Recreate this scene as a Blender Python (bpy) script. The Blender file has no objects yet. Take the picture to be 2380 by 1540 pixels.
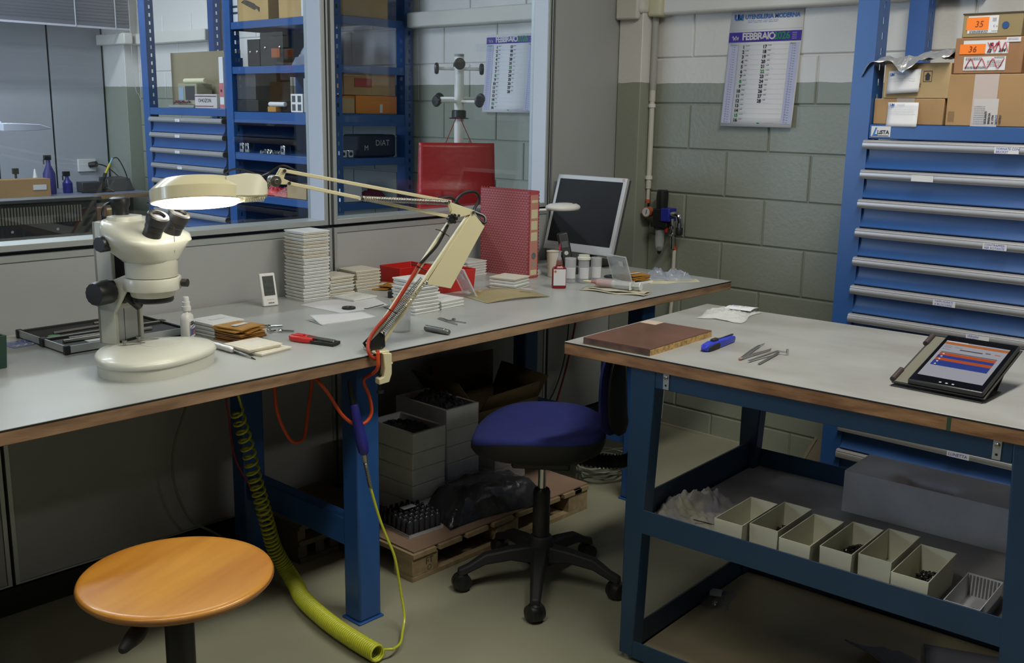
import bpy, math, random
from mathutils import Vector, Matrix
random.seed(7)
S = bpy.context.scene
COL = S.collection
PI = math.pi

# ---------------------------------------------------------------- camera
CAMH = 1.464
cam_d = bpy.data.cameras.new('camera')
cam = bpy.data.objects.new('camera', cam_d); COL.objects.link(cam)
YAW, PIT, ROLL = 0.743950162, 0.211932367, 0.0171381212
fw = Vector((math.cos(PIT)*math.cos(YAW), math.cos(PIT)*math.sin(YAW), -math.sin(PIT)))
rt0 = Vector((math.sin(YAW), -math.cos(YAW), 0)); up0 = rt0.cross(fw)
rt = math.cos(ROLL)*rt0 + math.sin(ROLL)*up0
up = math.cos(ROLL)*up0 - math.sin(ROLL)*rt0
M = Matrix((rt, up, -fw)).transposed().to_4x4(); M.translation = Vector((0, 0, CAMH))
cam.matrix_world = M
cam_d.sensor_fit = 'HORIZONTAL'; cam_d.sensor_width = 36.0
cam_d.lens = 2375.9/2380*36.0
cam_d.clip_start = 0.02; cam_d.clip_end = 60
S.camera = cam

# ---------------------------------------------------------------- world, exposure
W = bpy.data.worlds.new('world'); S.world = W; W.use_nodes = True
W.node_tree.nodes['Background'].inputs[0].default_value = (0.6, 0.7, 0.9, 1)
W.node_tree.nodes['Background'].inputs[1].default_value = 0.25
S.view_settings.view_transform = 'Standard'
S.view_settings.look = 'None'
S.view_settings.exposure = 0.0
S.view_settings.gamma = 1.0
S.view_settings.use_curve_mapping = False
S.cycles.max_bounces = 8; S.cycles.diffuse_bounces = 4; S.cycles.glossy_bounces = 4
S.cycles.transmission_bounces = 6; S.cycles.transparent_max_bounces = 24
S.cycles.sample_clamp_indirect = 4.0
S.cycles.caustics_reflective = False; S.cycles.caustics_refractive = False

# ceiling tube lights: (x, y, rotation, power, colour); the fittings themselves are built further down
WARM = (1.0, 0.975, 0.88); COOL = (0.86, 0.93, 1.0)
TUBES = [(0.25, 1.05, 0.0, 17, WARM), (2.25, 0.85, 0.0, 42, WARM), (-2.3, 0.9, 0.0, 6, WARM), (3.0, -1.6, 0.0, 12, WARM),
         (1.6, 4.7, 0.0, 30, COOL), (0.2, 6.3, 0.0, 26, COOL), (2.3, 6.6, 0.0, 30, COOL)]
CEIL = 3.0
def area_light(name, loc, sx, sy, power, color, rot=(0, 0, 0)):
    d = bpy.data.lights.new(name, 'AREA'); d.shape = 'RECTANGLE'; d.size = sx; d.size_y = sy
    d.energy = power; d.color = color
    o = bpy.data.objects.new(name, d); COL.objects.link(o); o.location = loc; o.rotation_euler = rot
    return o
for i, (x, y, r, p, c) in enumerate(TUBES):
    area_light('tube_light', (x, y, CEIL-0.118), 1.45, 0.22, p, c, (0, 0, r))
# daylight through the far room's window (the window is built further down)
area_light('daylight', (-4.94, 5.6, 1.75), 2.2, 1.5, 220, (0.62, 0.75, 1.0), (0, -PI/2, 0))

# ---------------------------------------------------------------- materials
def lin(c):
    return tuple(((v/255)/12.92 if v/255 <= 0.04045 else ((v/255+0.055)/1.055)**2.4) for v in c)
MATS = {}
def mat(name, col=(.5, .5, .5), rough=.5, metal=0., spec=None, noise=0., nscale=8., bump=0., bscale=60., emit=None, estr=0.,
        alpha=1., trans=0., stretch=None, col2=None, detail=4., coat=0., sss=0., bdist=.002, lo=.35, hi=.65):
    if name in MATS: return MATS[name]
    m = bpy.data.materials.new(name); m.use_nodes = True; MATS[name] = m
    nt = m.node_tree; N = nt.nodes; Lk = nt.links; b = N['Principled BSDF']
    b.inputs['Base Color'].default_value = (*col, 1); b.inputs['Roughness'].default_value = rough
    b.inputs['Metallic'].default_value = metal
    if spec is not None: b.inputs['Specular IOR Level'].default_value = spec
    if trans: b.inputs['Transmission Weight'].default_value = trans
    if alpha < 1: b.inputs['Alpha'].default_value = alpha
    if coat: b.inputs['Coat Weight'].default_value = coat; b.inputs['Coat Roughness'].default_value = .1
    if sss:
        b.inputs['Subsurface Weight'].default_value = sss; b.inputs['Subsurface Scale'].default_value = .02
    if emit:
        b.inputs['Emission Color'].default_value = (*emit, 1); b.inputs['Emission Strength'].default_value = estr
    tc = None
    def vec(scale=None):
        nonlocal tc
        if tc is None: tc = N.new('ShaderNodeTexCoord')
        if stretch:
            mp = N.new('ShaderNodeMapping'); mp.inputs['Scale'].default_value = stretch
            Lk.new(tc.outputs['Object'], mp.inputs['Vector']); return mp.outputs['Vector']
        return tc.outputs['Object']
    if noise or col2:
        n = N.new('ShaderNodeTexNoise'); n.inputs['Scale'].default_value = nscale; n.inputs['Detail'].default_value = detail
        Lk.new(vec(), n.inputs['Vector'])
        cr = N.new('ShaderNodeValToRGB')
        c2 = col2 if col2 else tuple(min(1, v*(1+noise)) for v in col)
        c1 = col if col2 else tuple(v*(1-noise) for v in col)
        cr.color_ramp.elements[0].position = lo; cr.color_ramp.elements[1].position = hi
        cr.color_ramp.elements[0].color = (*c1, 1); cr.color_ramp.elements[1].color = (*c2, 1)
        Lk.new(n.outputs['Fac'], cr.inputs['Fac']); Lk.new(cr.outputs['Color'], b.inputs['Base Color'])
    if bump:
        n2 = N.new('ShaderNodeTexNoise'); n2.inputs['Scale'].default_value = bscale; n2.inputs['Detail'].default_value = 5
        Lk.new(vec(), n2.inputs['Vector'])
        bp = N.new('ShaderNodeBump'); bp.inputs['Strength'].default_value = bump; bp.inputs['Distance'].default_value = bdist
        Lk.new(n2.outputs['Fac'], bp.inputs['Height']); Lk.new(bp.outputs['Normal'], b.inputs['Normal'])
    return m

def wall_paint():
    """painted block: white above 1.6 m, grey-green below (the paint line is a mark of its own)"""
    m = mat('painted_block', (.7, .69, .66), .38, bump=.45, bscale=55, bdist=.003)
    nt = m.node_tree; N = nt.nodes; Lk = nt.links; b = N['Principled BSDF']
    g = N.new('ShaderNodeNewGeometry'); sp = N.new('ShaderNodeSeparateXYZ'); Lk.new(g.outputs['Position'], sp.inputs[0])
    nz = N.new('ShaderNodeTexNoise'); nz.inputs['Scale'].default_value = 12; Lk.new(g.outputs['Position'], nz.inputs['Vector'])
    mm = N.new('ShaderNodeMath'); mm.operation = 'MULTIPLY_ADD'; mm.inputs[1].default_value = .012
    Lk.new(nz.outputs['Fac'], mm.inputs[0]); Lk.new(sp.outputs['Z'], mm.inputs[2])
    st = N.new('ShaderNodeMath'); st.operation = 'GREATER_THAN'; st.inputs[1].default_value = 1.606; Lk.new(mm.outputs[0], st.inputs[0])
    n3 = N.new('ShaderNodeTexNoise'); n3.inputs['Scale'].default_value = 2.5; Lk.new(g.outputs['Position'], n3.inputs['Vector'])
    a = N.new('ShaderNodeMix'); a.data_type = 'RGBA'; Lk.new(n3.outputs['Fac'], a.inputs[0])
    a.inputs[6].default_value = (.255, .275, .222, 1); a.inputs[7].default_value = (.305, .322, .262, 1)
    mx = N.new('ShaderNodeMix'); mx.data_type = 'RGBA'; Lk.new(st.outputs[0], mx.inputs[0])
    Lk.new(a.outputs[2], mx.inputs[6]); mx.inputs[7].default_value = (.70, .68, .64, 1)
    Lk.new(mx.outputs[2], b.inputs['Base Color'])
    return m

def clear_pane(name, tint=(.93, .96, .96), refl=1.0):
    if name in MATS: return MATS[name]
    m = bpy.data.materials.new(name); m.use_nodes = True; MATS[name] = m
    nt = m.node_tree; N = nt.nodes; Lk = nt.links; N.remove(N['Principled BSDF'])
    t = N.new('ShaderNodeBsdfTransparent'); t.inputs[0].default_value = (*tint, 1)
    g = N.new('ShaderNodeBsdfGlossy'); g.inputs['Roughness'].default_value = .01
    g.inputs[0].default_value = (refl, refl, refl, 1)
    lw = N.new('ShaderNodeLayerWeight'); lw.inputs[0].default_value = .5
    pw = N.new('ShaderNodeMath'); pw.operation = 'POWER'; pw.inputs[1].default_value = 5; Lk.new(lw.outputs['Facing'], pw.inputs[0])
    f = N.new('ShaderNodeMath'); f.operation = 'MULTIPLY_ADD'; f.inputs[1].default_value = .96; f.inputs[2].default_value = .04
    Lk.new(pw.outputs[0], f.inputs[0])
    x = N.new('ShaderNodeMixShader'); Lk.new(f.outputs[0], x.inputs[0]); Lk.new(t.outputs[0], x.inputs[1]); Lk.new(g.outputs[0], x.inputs[2])
    Lk.new(x.outputs[0], N['Material Output'].inputs[0])
    return m

PAINT = wall_paint()
GLASS = clear_pane('window_glass')
FILM = clear_pane('clear_film', (.90, .92, .94))
PANEL = mat('grey_laminate_panel', (.37, .375, .375), .42, noise=.03, nscale=3, bump=.05, bscale=250)
ALU = mat('anodised_aluminium', (.47, .50, .49), .38, .55)
GASKET = mat('black_rubber', (.006, .006, .007), .6)
BLACK = mat('black_plastic', (.012, .012, .013), .38)
BLACKM = mat('matt_black_plastic', (.010, .010, .011), .65)
DKGREY = mat('dark_grey_plastic', (.045, .045, .05), .45)
CEILM = mat('ceiling_paint', (.32, .315, .30), .8)
DIM = mat('dull_wall_paint', (.16, .165, .15), .8)
BLUE = mat('blue_enamel', (.020, .080, .255), .36, noise=.05, nscale=4)
BLUED = mat('deep_blue_enamel', (.020, .085, .30), .42, noise=.06, nscale=4)
BLUET = mat('teal_blue_enamel', (.010, .042, .095), .42, noise=.08, nscale=4)
HANDLE = mat('brushed_aluminium_rail', (.50, .49, .50), .40, .6, bump=.05, bscale=90, stretch=(1, .02, 1))
FLOORM = mat('epoxy_floor', (.245, .24, .17), .33, noise=.10, nscale=1.8, detail=6, bump=.04, bscale=14, col2=(.305, .298, .215))
LAM = mat('grey_laminate_top', (.385, .40, .39), .30, noise=.04, nscale=5, bump=.06, bscale=420)
MDF = mat('worn_wood_edge', (.17, .10, .055), .6, col2=(.34, .215, .125), nscale=6, stretch=(1, 1, 6), detail=8, bump=.2, bscale=60)
MDFR = mat('red_brown_wood_edge', (.17, .075, .028), .5, col2=(.36, .19, .085), nscale=9, stretch=(1, 1, 5), detail=8, bump=.2, bscale=60)
WHITEP = mat('white_plastic', (.72, .71, .68), .35)
CREAM = mat('cream_enamel', (.66, .60, .38), .25, coat=.3)
OFFW = mat('off_white_enamel', (.55, .55, .475), .32, coat=.2)
CHROME = mat('chrome', (.62, .62, .62), .15, 1.)
STEEL = mat('steel', (.42, .41, .38), .3, 1.)
PAPER = mat('white_paper', (.62, .62, .64), .7)
CARD = mat('brown_cardboard', (.36, .215, .095), .75, noise=.09, nscale=5, bump=.15, bscale=30)
CARD2 = mat('pale_cardboard', (.40, .28, .14), .75, noise=.09, nscale=5, bump=.15, bscale=30)
RED = mat('red_plastic', (.50, .018, .014), .4)
ORANGE = mat('orange_rubber', (.62, .072, .018), .45)
YELL = mat('yellow_green_hose', (.50, .53, .035), .28)
INK = mat('black_ink', (.02, .02, .025), .7)
BLUEINK = mat('blue_ink', (.03, .06, .45), .7)
MILK = mat('milky_plastic', (.84, .85, .82), .3, alpha=.86)
MILKW = mat('warm_milky_plastic', (.76, .72, .61), .35, alpha=.9)
CLEARP = mat('hazy_clear_plastic', (.70, .72, .74), .12, alpha=.34)

# ---------------------------------------------------------------- mesh helpers
class MB:
    def __init__(s): s.v = []; s.f = []; s.m = []
    def add(s, vs, fs, mi=0):
        n = len(s.v); s.v += [tuple(v) for v in vs]; s.f += [tuple(i+n for i in f) for f in fs]; s.m += [mi]*len(fs); return s
    def box(s, x0, x1, y0, y1, z0, z1, mi=0):
        vs = [(x, y, z) for z in (z0, z1) for y in (y0, y1) for x in (x0, x1)]
        return s.add(vs, [(0, 2, 3, 1), (4, 5, 7, 6), (0, 1, 5, 4), (2, 6, 7, 3), (0, 4, 6, 2), (1, 3, 7, 5)], mi)
    def obox(s, c, sz, R=None, mi=0):
        R = R or Matrix.Identity(3); c = Vector(c)
        vs = [c + R @ Vector((x*sz[0]/2, y*sz[1]/2, z*sz[2]/2)) for z in (-1, 1) for y in (-1, 1) for x in (-1, 1)]
        return s.add(vs, [(0, 2, 3, 1), (4, 5, 7, 6), (0, 1, 5, 4), (2, 6, 7, 3), (0, 4, 6, 2), (1, 3, 7, 5)], mi)
    def bar(s, p0, p1, w, h, mi=0, upv=(0, 0, 1)):
        p0 = Vector(p0); p1 = Vector(p1); d = p1-p0; L = d.length; z = d.normalized()
        u = Vector(upv); x = u.cross(z)
        if x.length < 1e-4: x = Vector((1, 0, 0)).cross(z)
        x.normalize(); y = z.cross(x)
        R = Matrix((x, y, z)).transposed()
        return s.obox((p0+p1)/2, (w, h, L), R, mi)
    def cyl(s, p0, p1, r0, r1=None, n=16, mi=0, caps=True):
        r1 = r0 if r1 is None else r1
        p0 = Vector(p0); p1 = Vector(p1); z = (p1-p0).normalized()
        x = z.orthogonal().normalized(); y = z.cross(x)
        vs = []
        for p, r in ((p0, r0), (p1, r1)):
            for i in range(n):
                a = 2*PI*i/n; vs.append(p + x*(r*math.cos(a)) + y*(r*math.sin(a)))
        fs = [(i, (i+1) % n, n+(i+1) % n, n+i) for i in range(n)]
        if caps: fs += [tuple(range(n))[::-1], tuple(range(n, 2*n))]
        return s.add(vs, fs, mi)
    def tube(s, pts, r, n=8, mi=0, closed=False):
        P = [Vector(p) for p in pts]; k = len(P)
        rr = r if isinstance(r, (list, tuple)) else [r]*k
        T = []
        for i in range(k):
            a = P[(i-1) % k] if closed else P[max(i-1, 0)]; b = P[(i+1) % k] if closed else P[min(i+1, k-1)]
            t = b-a; T.append(t.normalized() if t.length > 1e-9 else Vector((0, 0, 1)))
        x = T[0].orthogonal().normalized(); vs = []
        for i in range(k):
            x = (x - T[i]*x.dot(T[i]))
            x = x.normalized() if x.length > 1e-6 else T[i].orthogonal().normalized()
            y = T[i].cross(x)
            for j in range(n):
                a = 2*PI*j/n; vs.append(P[i] + x*(rr[i]*math.cos(a)) + y*(rr[i]*math.sin(a)))
        fs = []
        for i in range(k if closed else k-1):
            for j in range(n):
                a = i*n+j; b = i*n+(j+1) % n; c = ((i+1) % k)*n+(j+1) % n; d = ((i+1) % k)*n+j
                fs.append((a, b, c, d))
        if not closed: fs += [tuple(range(n))[::-1], tuple(range((k-1)*n, k*n))]
        return s.add(vs, fs, mi)
    def lathe(s, prof, n=24, c=(0, 0, 0), R=None, mi=0, cap0=True, cap1=True):
        R = R or Matrix.Identity(3); c = Vector(c); vs = []
        for r, z in prof:
            for i in range(n):
                a = 2*PI*i/n; vs.append(c + R @ Vector((r*math.cos(a), r*math.sin(a), z)))
        fs = []
        for k in range(len(prof)-1):
            for i in range(n): fs.append((k*n+i, k*n+(i+1) % n, (k+1)*n+(i+1) % n, (k+1)*n+i))
        if cap0 and prof[0][0] > 1e-6: fs.append(tuple(range(n))[::-1])
        if cap1 and prof[-1][0] > 1e-6: fs.append(tuple(range((len(prof)-1)*n, len(prof)*n)))
        return s.add(vs, fs, mi)
    def prism(s, poly, z0, z1, mi=0, f=None):
        """poly in 2D; f maps (a, b, z) to a point"""
        f = f or (lambda a, b, z: (a, b, z)); n = len(poly)
        vs = [f(a, b, z0) for a, b in poly] + [f(a, b, z1) for a, b in poly]
        fs = [(i, (i+1) % n, n+(i+1) % n, n+i) for i in range(n)] + [tuple(range(n))[::-1], tuple(range(n, 2*n))]
        return s.add(vs, fs, mi)
    def loft(s, rings, mi=0, caps=True):
        n = len(rings[0]); vs = [p for r in rings for p in r]; fs = []
        for k in range(len(rings)-1):
            for i in range(n): fs.append((k*n+i, k*n+(i+1) % n, (k+1)*n+(i+1) % n, (k+1)*n+i))
        if caps: fs += [tuple(range(n))[::-1], tuple(range((len(rings)-1)*n, len(rings)*n))]
        return s.add(vs, fs, mi)
    def grid(s, fn, nu, nv, mi=0):
        vs = [fn(i/nu, j/nv) for j in range(nv+1) for i in range(nu+1)]
        fs = [(j*(nu+1)+i, j*(nu+1)+i+1, (j+1)*(nu+1)+i+1, (j+1)*(nu+1)+i) for j in range(nv) for i in range(nu)]
        return s.add(vs, fs, mi)
    def tray(s, x0, x1, y0, y1, z0, z1, t, mi=0, ta=0.):
        """open box with wall thickness t; ta widens the top"""
        o0 = [(x0, y0), (x1, y0), (x1, y1), (x0, y1)]; o1 = [(x0-ta, y0-ta), (x1+ta, y0-ta), (x1+ta, y1+ta), (x0-ta, y1+ta)]
        i1 = [(x0-ta+t, y0-ta+t), (x1+ta-t, y0-ta+t), (x1+ta-t, y1+ta-t), (x0-ta+t, y1+ta-t)]
        i0 = [(x0+t, y0+t), (x1-t, y0+t), (x1-t, y1-t), (x0+t, y1-t)]
        vs = [(*p, z0) for p in o0]+[(*p, z1) for p in o1]+[(*p, z1) for p in i1]+[(*p, z0+t) for p in i0]
        fs = [(3, 2, 1, 0), (12, 13, 14, 15)]
        for k in range(3):
            for i in range(4): fs.append((k*4+i, k*4+(i+1) % 4, (k+1)*4+(i+1) % 4, (k+1)*4+i))
        return s.add(vs, fs, mi)
    def xf(s, Mx):
        s.v = [tuple(Mx @ Vector(v)) for v in s.v]; return s

_TXT = {}
def text_geo(body, size, align='LEFT', bold=0., spacing=1.0, shear=0.):
    key = (body, size, align, bold, spacing, shear)
    if key in _TXT: return _TXT[key]
    cu = bpy.data.curves.new('t', 'FONT'); cu.body = body; cu.size = size; cu.align_x = align; cu.resolution_u = 2
    cu.offset = bold; cu.space_character = spacing; cu.shear = shear
    o = bpy.data.objects.new('t', cu); me = o.to_mesh()
    g = ([tuple(v.co) for v in me.vertices], [tuple(p.vertices) for p in me.polygons])
    o.to_mesh_clear(); bpy.data.objects.remove(o); bpy.data.curves.remove(cu)
    _TXT[key] = g; return g
def put_text(mb, body, size, o, ux, uy, mi=0, align='LEFT', bold=0., spacing=1., shear=0.):
    vs, fs = text_geo(body, size, align, bold, spacing, shear); o = Vector(o); ux = Vector(ux); uy = Vector(uy)
    mb.add([o+ux*v[0]+uy*v[1] for v in vs], fs, mi)

def finish(o, bevel=0., smooth=True, seg=2, ang=30, solid=0., subd=0):
    me = o.data
    if smooth:
        for p in me.polygons: p.use_smooth = True
        me.set_sharp_from_angle(angle=math.radians(ang))
    if subd:
        md = o.modifiers.new('s', 'SUBSURF'); md.levels = subd; md.render_levels = subd
    if solid:
        md = o.modifiers.new('t', 'SOLIDIFY'); md.thickness = solid
    if bevel:
        md = o.modifiers.new('b', 'BEVEL'); md.width = bevel; md.segments = seg; md.limit_method = 'ANGLE'; md.angle_limit = math.radians(40)
        md.harden_normals = False
def mesh_of(name, mb, m):
    me = bpy.data.meshes.new(name); me.from_pydata(mb.v, [], mb.f)
    for x in (m if isinstance(m, (list, tuple)) else [m]): me.materials.append(x)
    if any(mb.m): me.polygons.foreach_set('material_index', mb.m)
    me.update(); return me
def wmat(p):
    Mx = Matrix.Identity(4)
    while p is not None:
        Mx = Matrix.Translation(p.location) @ p.rotation_euler.to_matrix().to_4x4() @ Mx; p = p.parent
    return Mx
def obj(name, mb, m, parent=None, bevel=0., smooth=True, world=False, seg=2, ang=30, solid=0., subd=0, label=None, at=None, rot=None, kind=None):
    if world and parent is not None: mb.xf(wmat(parent).inverted())
    o = bpy.data.objects.new(name, mesh_of(name, mb, m)); COL.objects.link(o)
    if parent is not None: o.parent = parent
    if at: o.location = at
    if rot: o.rotation_euler = rot
    if label: o['label'] = label
    if kind: o['kind'] = kind
    finish(o, bevel, smooth, seg, ang, solid, subd)
    return o
def thing(name, label, cat, loc=(0, 0, 0), rz=0., group=None):
    o = bpy.data.objects.new(name, None); COL.objects.link(o); o.empty_display_size = .05
    o.location = loc; o.rotation_euler = (0, 0, rz)
    o['label'] = label; o['category'] = cat
    if group: o['group'] = group
    return o
def tag(o, label, cat, group=None, kind=None):
    o['label'] = label; o['category'] = cat
    if group: o['group'] = group
    if kind: o['kind'] = kind
    return o
def struct(name, mb, m, parent=None, **k):
    o = obj(name, mb, m, parent, **k)
    if parent is None: o['kind'] = 'structure'
    return o
def kids(o): return [c for c in bpy.data.objects if c.parent == o]
def dup(src, loc, rz, label=None, group=None, tree=None):
    tree = tree if tree is not None else [(c, kids(c)) for c in kids(src)]
    r = src.copy(); COL.objects.link(r); r.location = loc; r.rotation_euler = (0, 0, rz)
    if label: r['label'] = label
    if group: r['group'] = group
    for c, gs in tree:
        d = c.copy(); COL.objects.link(d); d.parent = r
        for g in gs:
            e = g.copy(); COL.objects.link(e); e.parent = d
    return r
def smooth_path(pts, k=6):
    """Catmull-Rom through pts"""
    P = [Vector(p) for p in pts]; P = [P[0]*2-P[1]]+P+[P[-1]*2-P[-2]]; out = []
    for i in range(1, len(P)-2):
        for j in range(k):
            t = j/k; a, b, c, d = P[i-1], P[i], P[i+1], P[i+2]
            out.append(.5*((2*b)+(c-a)*t+(2*a-5*b+4*c-d)*t*t+(3*b-a-3*c+d)*t**3))
    out.append(P[-2]); return out
def rot_to(z, x=None):
    z = Vector(z).normalized(); x = Vector(x) if x is not None else z.orthogonal()
    x = (x - z*x.dot(z)).normalized(); y = z.cross(x)
    return Matrix((x, y, z)).transposed()
def coil(mb, p0, p1, R, r, turns, n=5, per=10, mi=0):
    p0 = Vector(p0); p1 = Vector(p1); B = rot_to(p1-p0); L = (p1-p0).length; pts = []
    k = int(turns*per)
    for i in range(k+1):
        a = 2*PI*i/per; pts.append(p0 + B @ Vector((R*math.cos(a), R*math.sin(a), L*i/k)))
    mb.tube(pts, r, n, mi)
def printed_lines(mb, o, ux, uy, w, h, rows, th=.0012, mi=0, seed=0, fill=.8):
    """small print too small to read: short runs of thin strokes"""
    rnd = random.Random(seed); o = Vector(o); ux = Vector(ux); uy = Vector(uy)
    for r in range(rows):
        y = h*(1-(r+.5)/rows); x = 0.
        while x < w*fill:
            l = w*rnd.uniform(.04, .14); l = min(l, w-x)
            a = o+ux*x+uy*y; b = o+ux*(x+l)+uy*y; d = uy*th
            mb.add([a, b, b+d, a+d], [(0, 1, 2, 3)], mi); x += l+w*rnd.uniform(.015, .04)
# ================================================================= SETTING
XW = 3.98; YP = 2.93; YQ = 3.03; YF = 7.95; XL = -5.0; YB = -4.5
ROOMX0 = XL
struct('floor', MB().box(XL, XW, YB, YF, -.06, 0), FLOORM)
struct('ceiling', MB().box(XL, XW, YB, YF, CEIL, CEIL+.06), CEILM)
struct('wall_left', MB().box(XL-.1, XL, YB, 4.4, 0, CEIL), DIM)
struct('wall_back', MB().box(XL-.1, XW, YB-.1, YB, 0, CEIL), DIM)

# --- block wall (mortar bed with one object per block)
wr = struct('wall_right', MB().box(XW+.004, XW+.14, YB, YF+.1, 0, CEIL), PAINT, smooth=False)
def block_mesh(w, h):
    mb = MB(); c = .0045; d = .007
    # front face proud, chamfered edges towards the joint
    o = [(-w/2, -h/2), (w/2, -h/2), (w/2, h/2), (-w/2, h/2)]
    i = [(-w/2+c, -h/2+c), (w/2-c, -h/2+c), (w/2-c, h/2-c), (-w/2+c, h/2-c)]
    vs = [(.0055, a, b) for a, b in o]+[(0, a, b) for a, b in o]+[(-.0035, a, b) for a, b in i]
    fs = []
    for k in range(2):
        for j in range(4): fs.append((k*4+j, (k+1)*4+j, (k+1)*4+(j+1) % 4, k*4+(j+1) % 4))
    fs.append((11, 10, 9, 8))
    return mb.add(vs, fs)
BM = {}
def block(y0, y1, z0, z1):
    w = round(y1-y0-.007, 4); h = round(z1-z0-.007, 4); key = (w, h)
    if key not in BM:
        o = obj('block', block_mesh(w, h), PAINT, wr, ang=15); BM[key] = o.data
    else:
        o = bpy.data.objects.new('block', BM[key]); COL.objects.link(o); o.parent = wr
    o.location = (XW, (y0+y1)/2, (z0+z1)/2)
for ya, yb in ((.2, 2.8), (3.03, 7.6)):
    for r in range(0, 11):
        z0 = max(.004, .11+.2*(r-1)); z1 = .11+.2*r
        off = 2.6 if r % 2 == 1 else 2.4        # rows alternate by half a block
        k0 = math.floor((ya-off)/.4); y = off+.4*k0
        while y < yb:
            a = max(y, ya); b = min(y+.4, yb)
            if b-a > .03: block(a, b, z0, z1)
            y += .4
struct('trim_1', MB().box(3.87, XW+.01, 2.80, YP, 0, CEIL), PAINT, bevel=.004)      # corner pillar
struct('trim_2', MB().box(3.87, XW+.01, 7.60, YF, 0, CEIL), PAINT, bevel=.004)      # far corner pillar
struct('baseboard_right', MB().box(XW-.012, XW, YB, 2.8, 0, .012), mat('floor_seal', (.40, .39, .30), .5))

# --- partition wall between the rooms
SEAMS = [-4.845, -3.665, -2.485, -1.305, -.125, 1.055, 2.235, 3.415]
part_wall = struct('wall_partition', MB().box(XL, 3.415, YP+.02, YQ-.02, .08, 1.050).box(XL, 3.415, YP+.02, YQ-.02, 2.32, CEIL)
                   .box(3.425, 3.925, YP+.02, YQ-.02, .08, CEIL), GASKET, smooth=False)
for i in range(len(SEAMS)-1):
    a = SEAMS[i]+.005; b = SEAMS[i+1]-.005
    obj('lower_panel', MB().box(a+.012, b-.012, YP+.004, YP+.02, .09, 1.030), PANEL, part_wall, bevel=.001)
    obj('panel_edging', MB().box(a, b, YP, YP+.02, 1.030, 1.048).box(a, a+.012, YP, YP+.02, .085, 1.03).box(b-.012, b, YP, YP+.02, .085, 1.03)
        .box(a+.012, b-.012, YP, YP+.02, .085, .09), ALU, part_wall)
    obj('far_panel', MB().box(a, b, YQ-.02, YQ, .09, 1.048), PANEL, part_wall)
    obj('upper_panel', MB().box(a, b, YP, YP+.02, 2.33, CEIL).box(a, b, YQ-.02, YQ, 2.33, CEIL), PANEL, part_wall)
obj('tall_panel', MB().box(3.43, 3.885, YP+.004, YP+.02, .09, CEIL), PANEL, part_wall, bevel=.001)
obj('tall_panel', MB().box(3.43, 3.925, YQ-.02, YQ, .09, CEIL), PANEL, part_wall)
obj('edge_channel', MB().box(3.889, 3.925, YP-.006, YP+.02, .09, CEIL), mat('grey_channel', (.30, .31, .29), .45), part_wall)
JAMB = mat('jamb_daylight_tint', (.68, .72, .80), .35)  # aluminium jamb face coloured pale blue: the daylight falling on it is painted in
for i in range(len(SEAMS)-1):
    a = SEAMS[i]+.006; b = SEAMS[i+1]-.006
    w = MB()
    w.box(a, a+.016, YP, YQ, 1.060, 2.32).box(b-.028, b, YP, YQ, 1.060, 2.32)
    w.box(a+.016, b-.028, YP, YQ, 1.060, 1.078).box(a+.016, b-.028, YP, YQ, 2.30, 2.32)
    wo = struct('window_%d' % (i+1), w, ALU, bevel=.001)
    obj('window_jamb', MB().box(b-.031, b-.028, YP+.004, YP+.079, 1.078, 2.30), JAMB, wo)
    obj('window_gasket', MB().box(b-.014, b-.009, YP-.0012, YP, 1.060, 2.32), GASKET, wo)
    obj('window_pane', MB().box(a+.016, b-.028, YP+.080, YP+.085, 1.078, 2.30), GLASS, wo)
struct('baseboard_partition', MB().box(XL, 3.87, YP-.004, YQ, 0, .080), GASKET)
# thin edge seam beside the last window
struct('trim_3', MB().box(3.411, 3.425, YP+.012, YQ, .08, CEIL), GASKET)

# --- far room: panelled end wall, daylight window on the left
fp = struct('wall_far', MB().box(XL, XW, YF, YF+.1, 0, CEIL), GASKET)
FARP = mat('far_wall_panel', (.42, .43, .46), .25, noise=.03, nscale=2)
xs = [3.86-.42*k for k in range(0, 22)]
for k in range(len(xs)-1):
    obj('wall_panel', MB().box(max(xs[k+1]+.008, XL+.01), xs[k]-.008, YF-.018, YF, .05, CEIL-.005), FARP, fp, bevel=.001)
wl = struct('wall_far_left', MB().box(XL-.1, XL, 4.4, YF, 0, .95).box(XL-.1, XL, 4.4, YF, 2.55, CEIL).box(XL-.1, XL, 4.4, 4.45, .95, 2.55).box(XL-.1, XL, 6.75, YF, .95, 2.55), DIM)
w0 = struct('window_9', MB().box(XL-.08, XL-.02, 4.45, 4.51, .95, 2.55).box(XL-.08, XL-.02, 6.69, 6.75, .95, 2.55)
            .box(XL-.08, XL-.02, 4.51, 6.69, .95, 1.0).box(XL-.08, XL-.02, 4.51, 6.69, 2.5, 2.55), ALU)
obj('window_pane', MB().box(XL-.055, XL-.05, 4.51, 6.69, 1.0, 2.5), GLASS, w0)

# --- ceiling light fittings
LENS = mat('lit_diffuser', (.9, .9, .85), .4, emit=(1., .97, .88), estr=6.)
LENSC = mat('lit_cool_diffuser', (.85, .9, .95), .4, emit=(.80, .88, 1.), estr=6.)
for i, (x, y, r, p, c) in enumerate(TUBES):
    t = thing('ceiling_light', 'white tube light fitting on the ceiling above %s' % ['the microscope', 'the tray bench', 'the left end of the room', 'the rear of the room', 'the rack aisle', 'the far room window', 'the far desk'][i], 'ceiling light', (x, y, CEIL), r, 'tube light fittings')
    obj('housing', MB().box(-.78, .78, -.13, .13, -.09, 0), WHITEP, t, bevel=.004)
    obj('diffuser', MB().box(-.75, .75, -.115, .115, -.10, -.09), LENSC if c == COOL else LENS, t)

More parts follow.
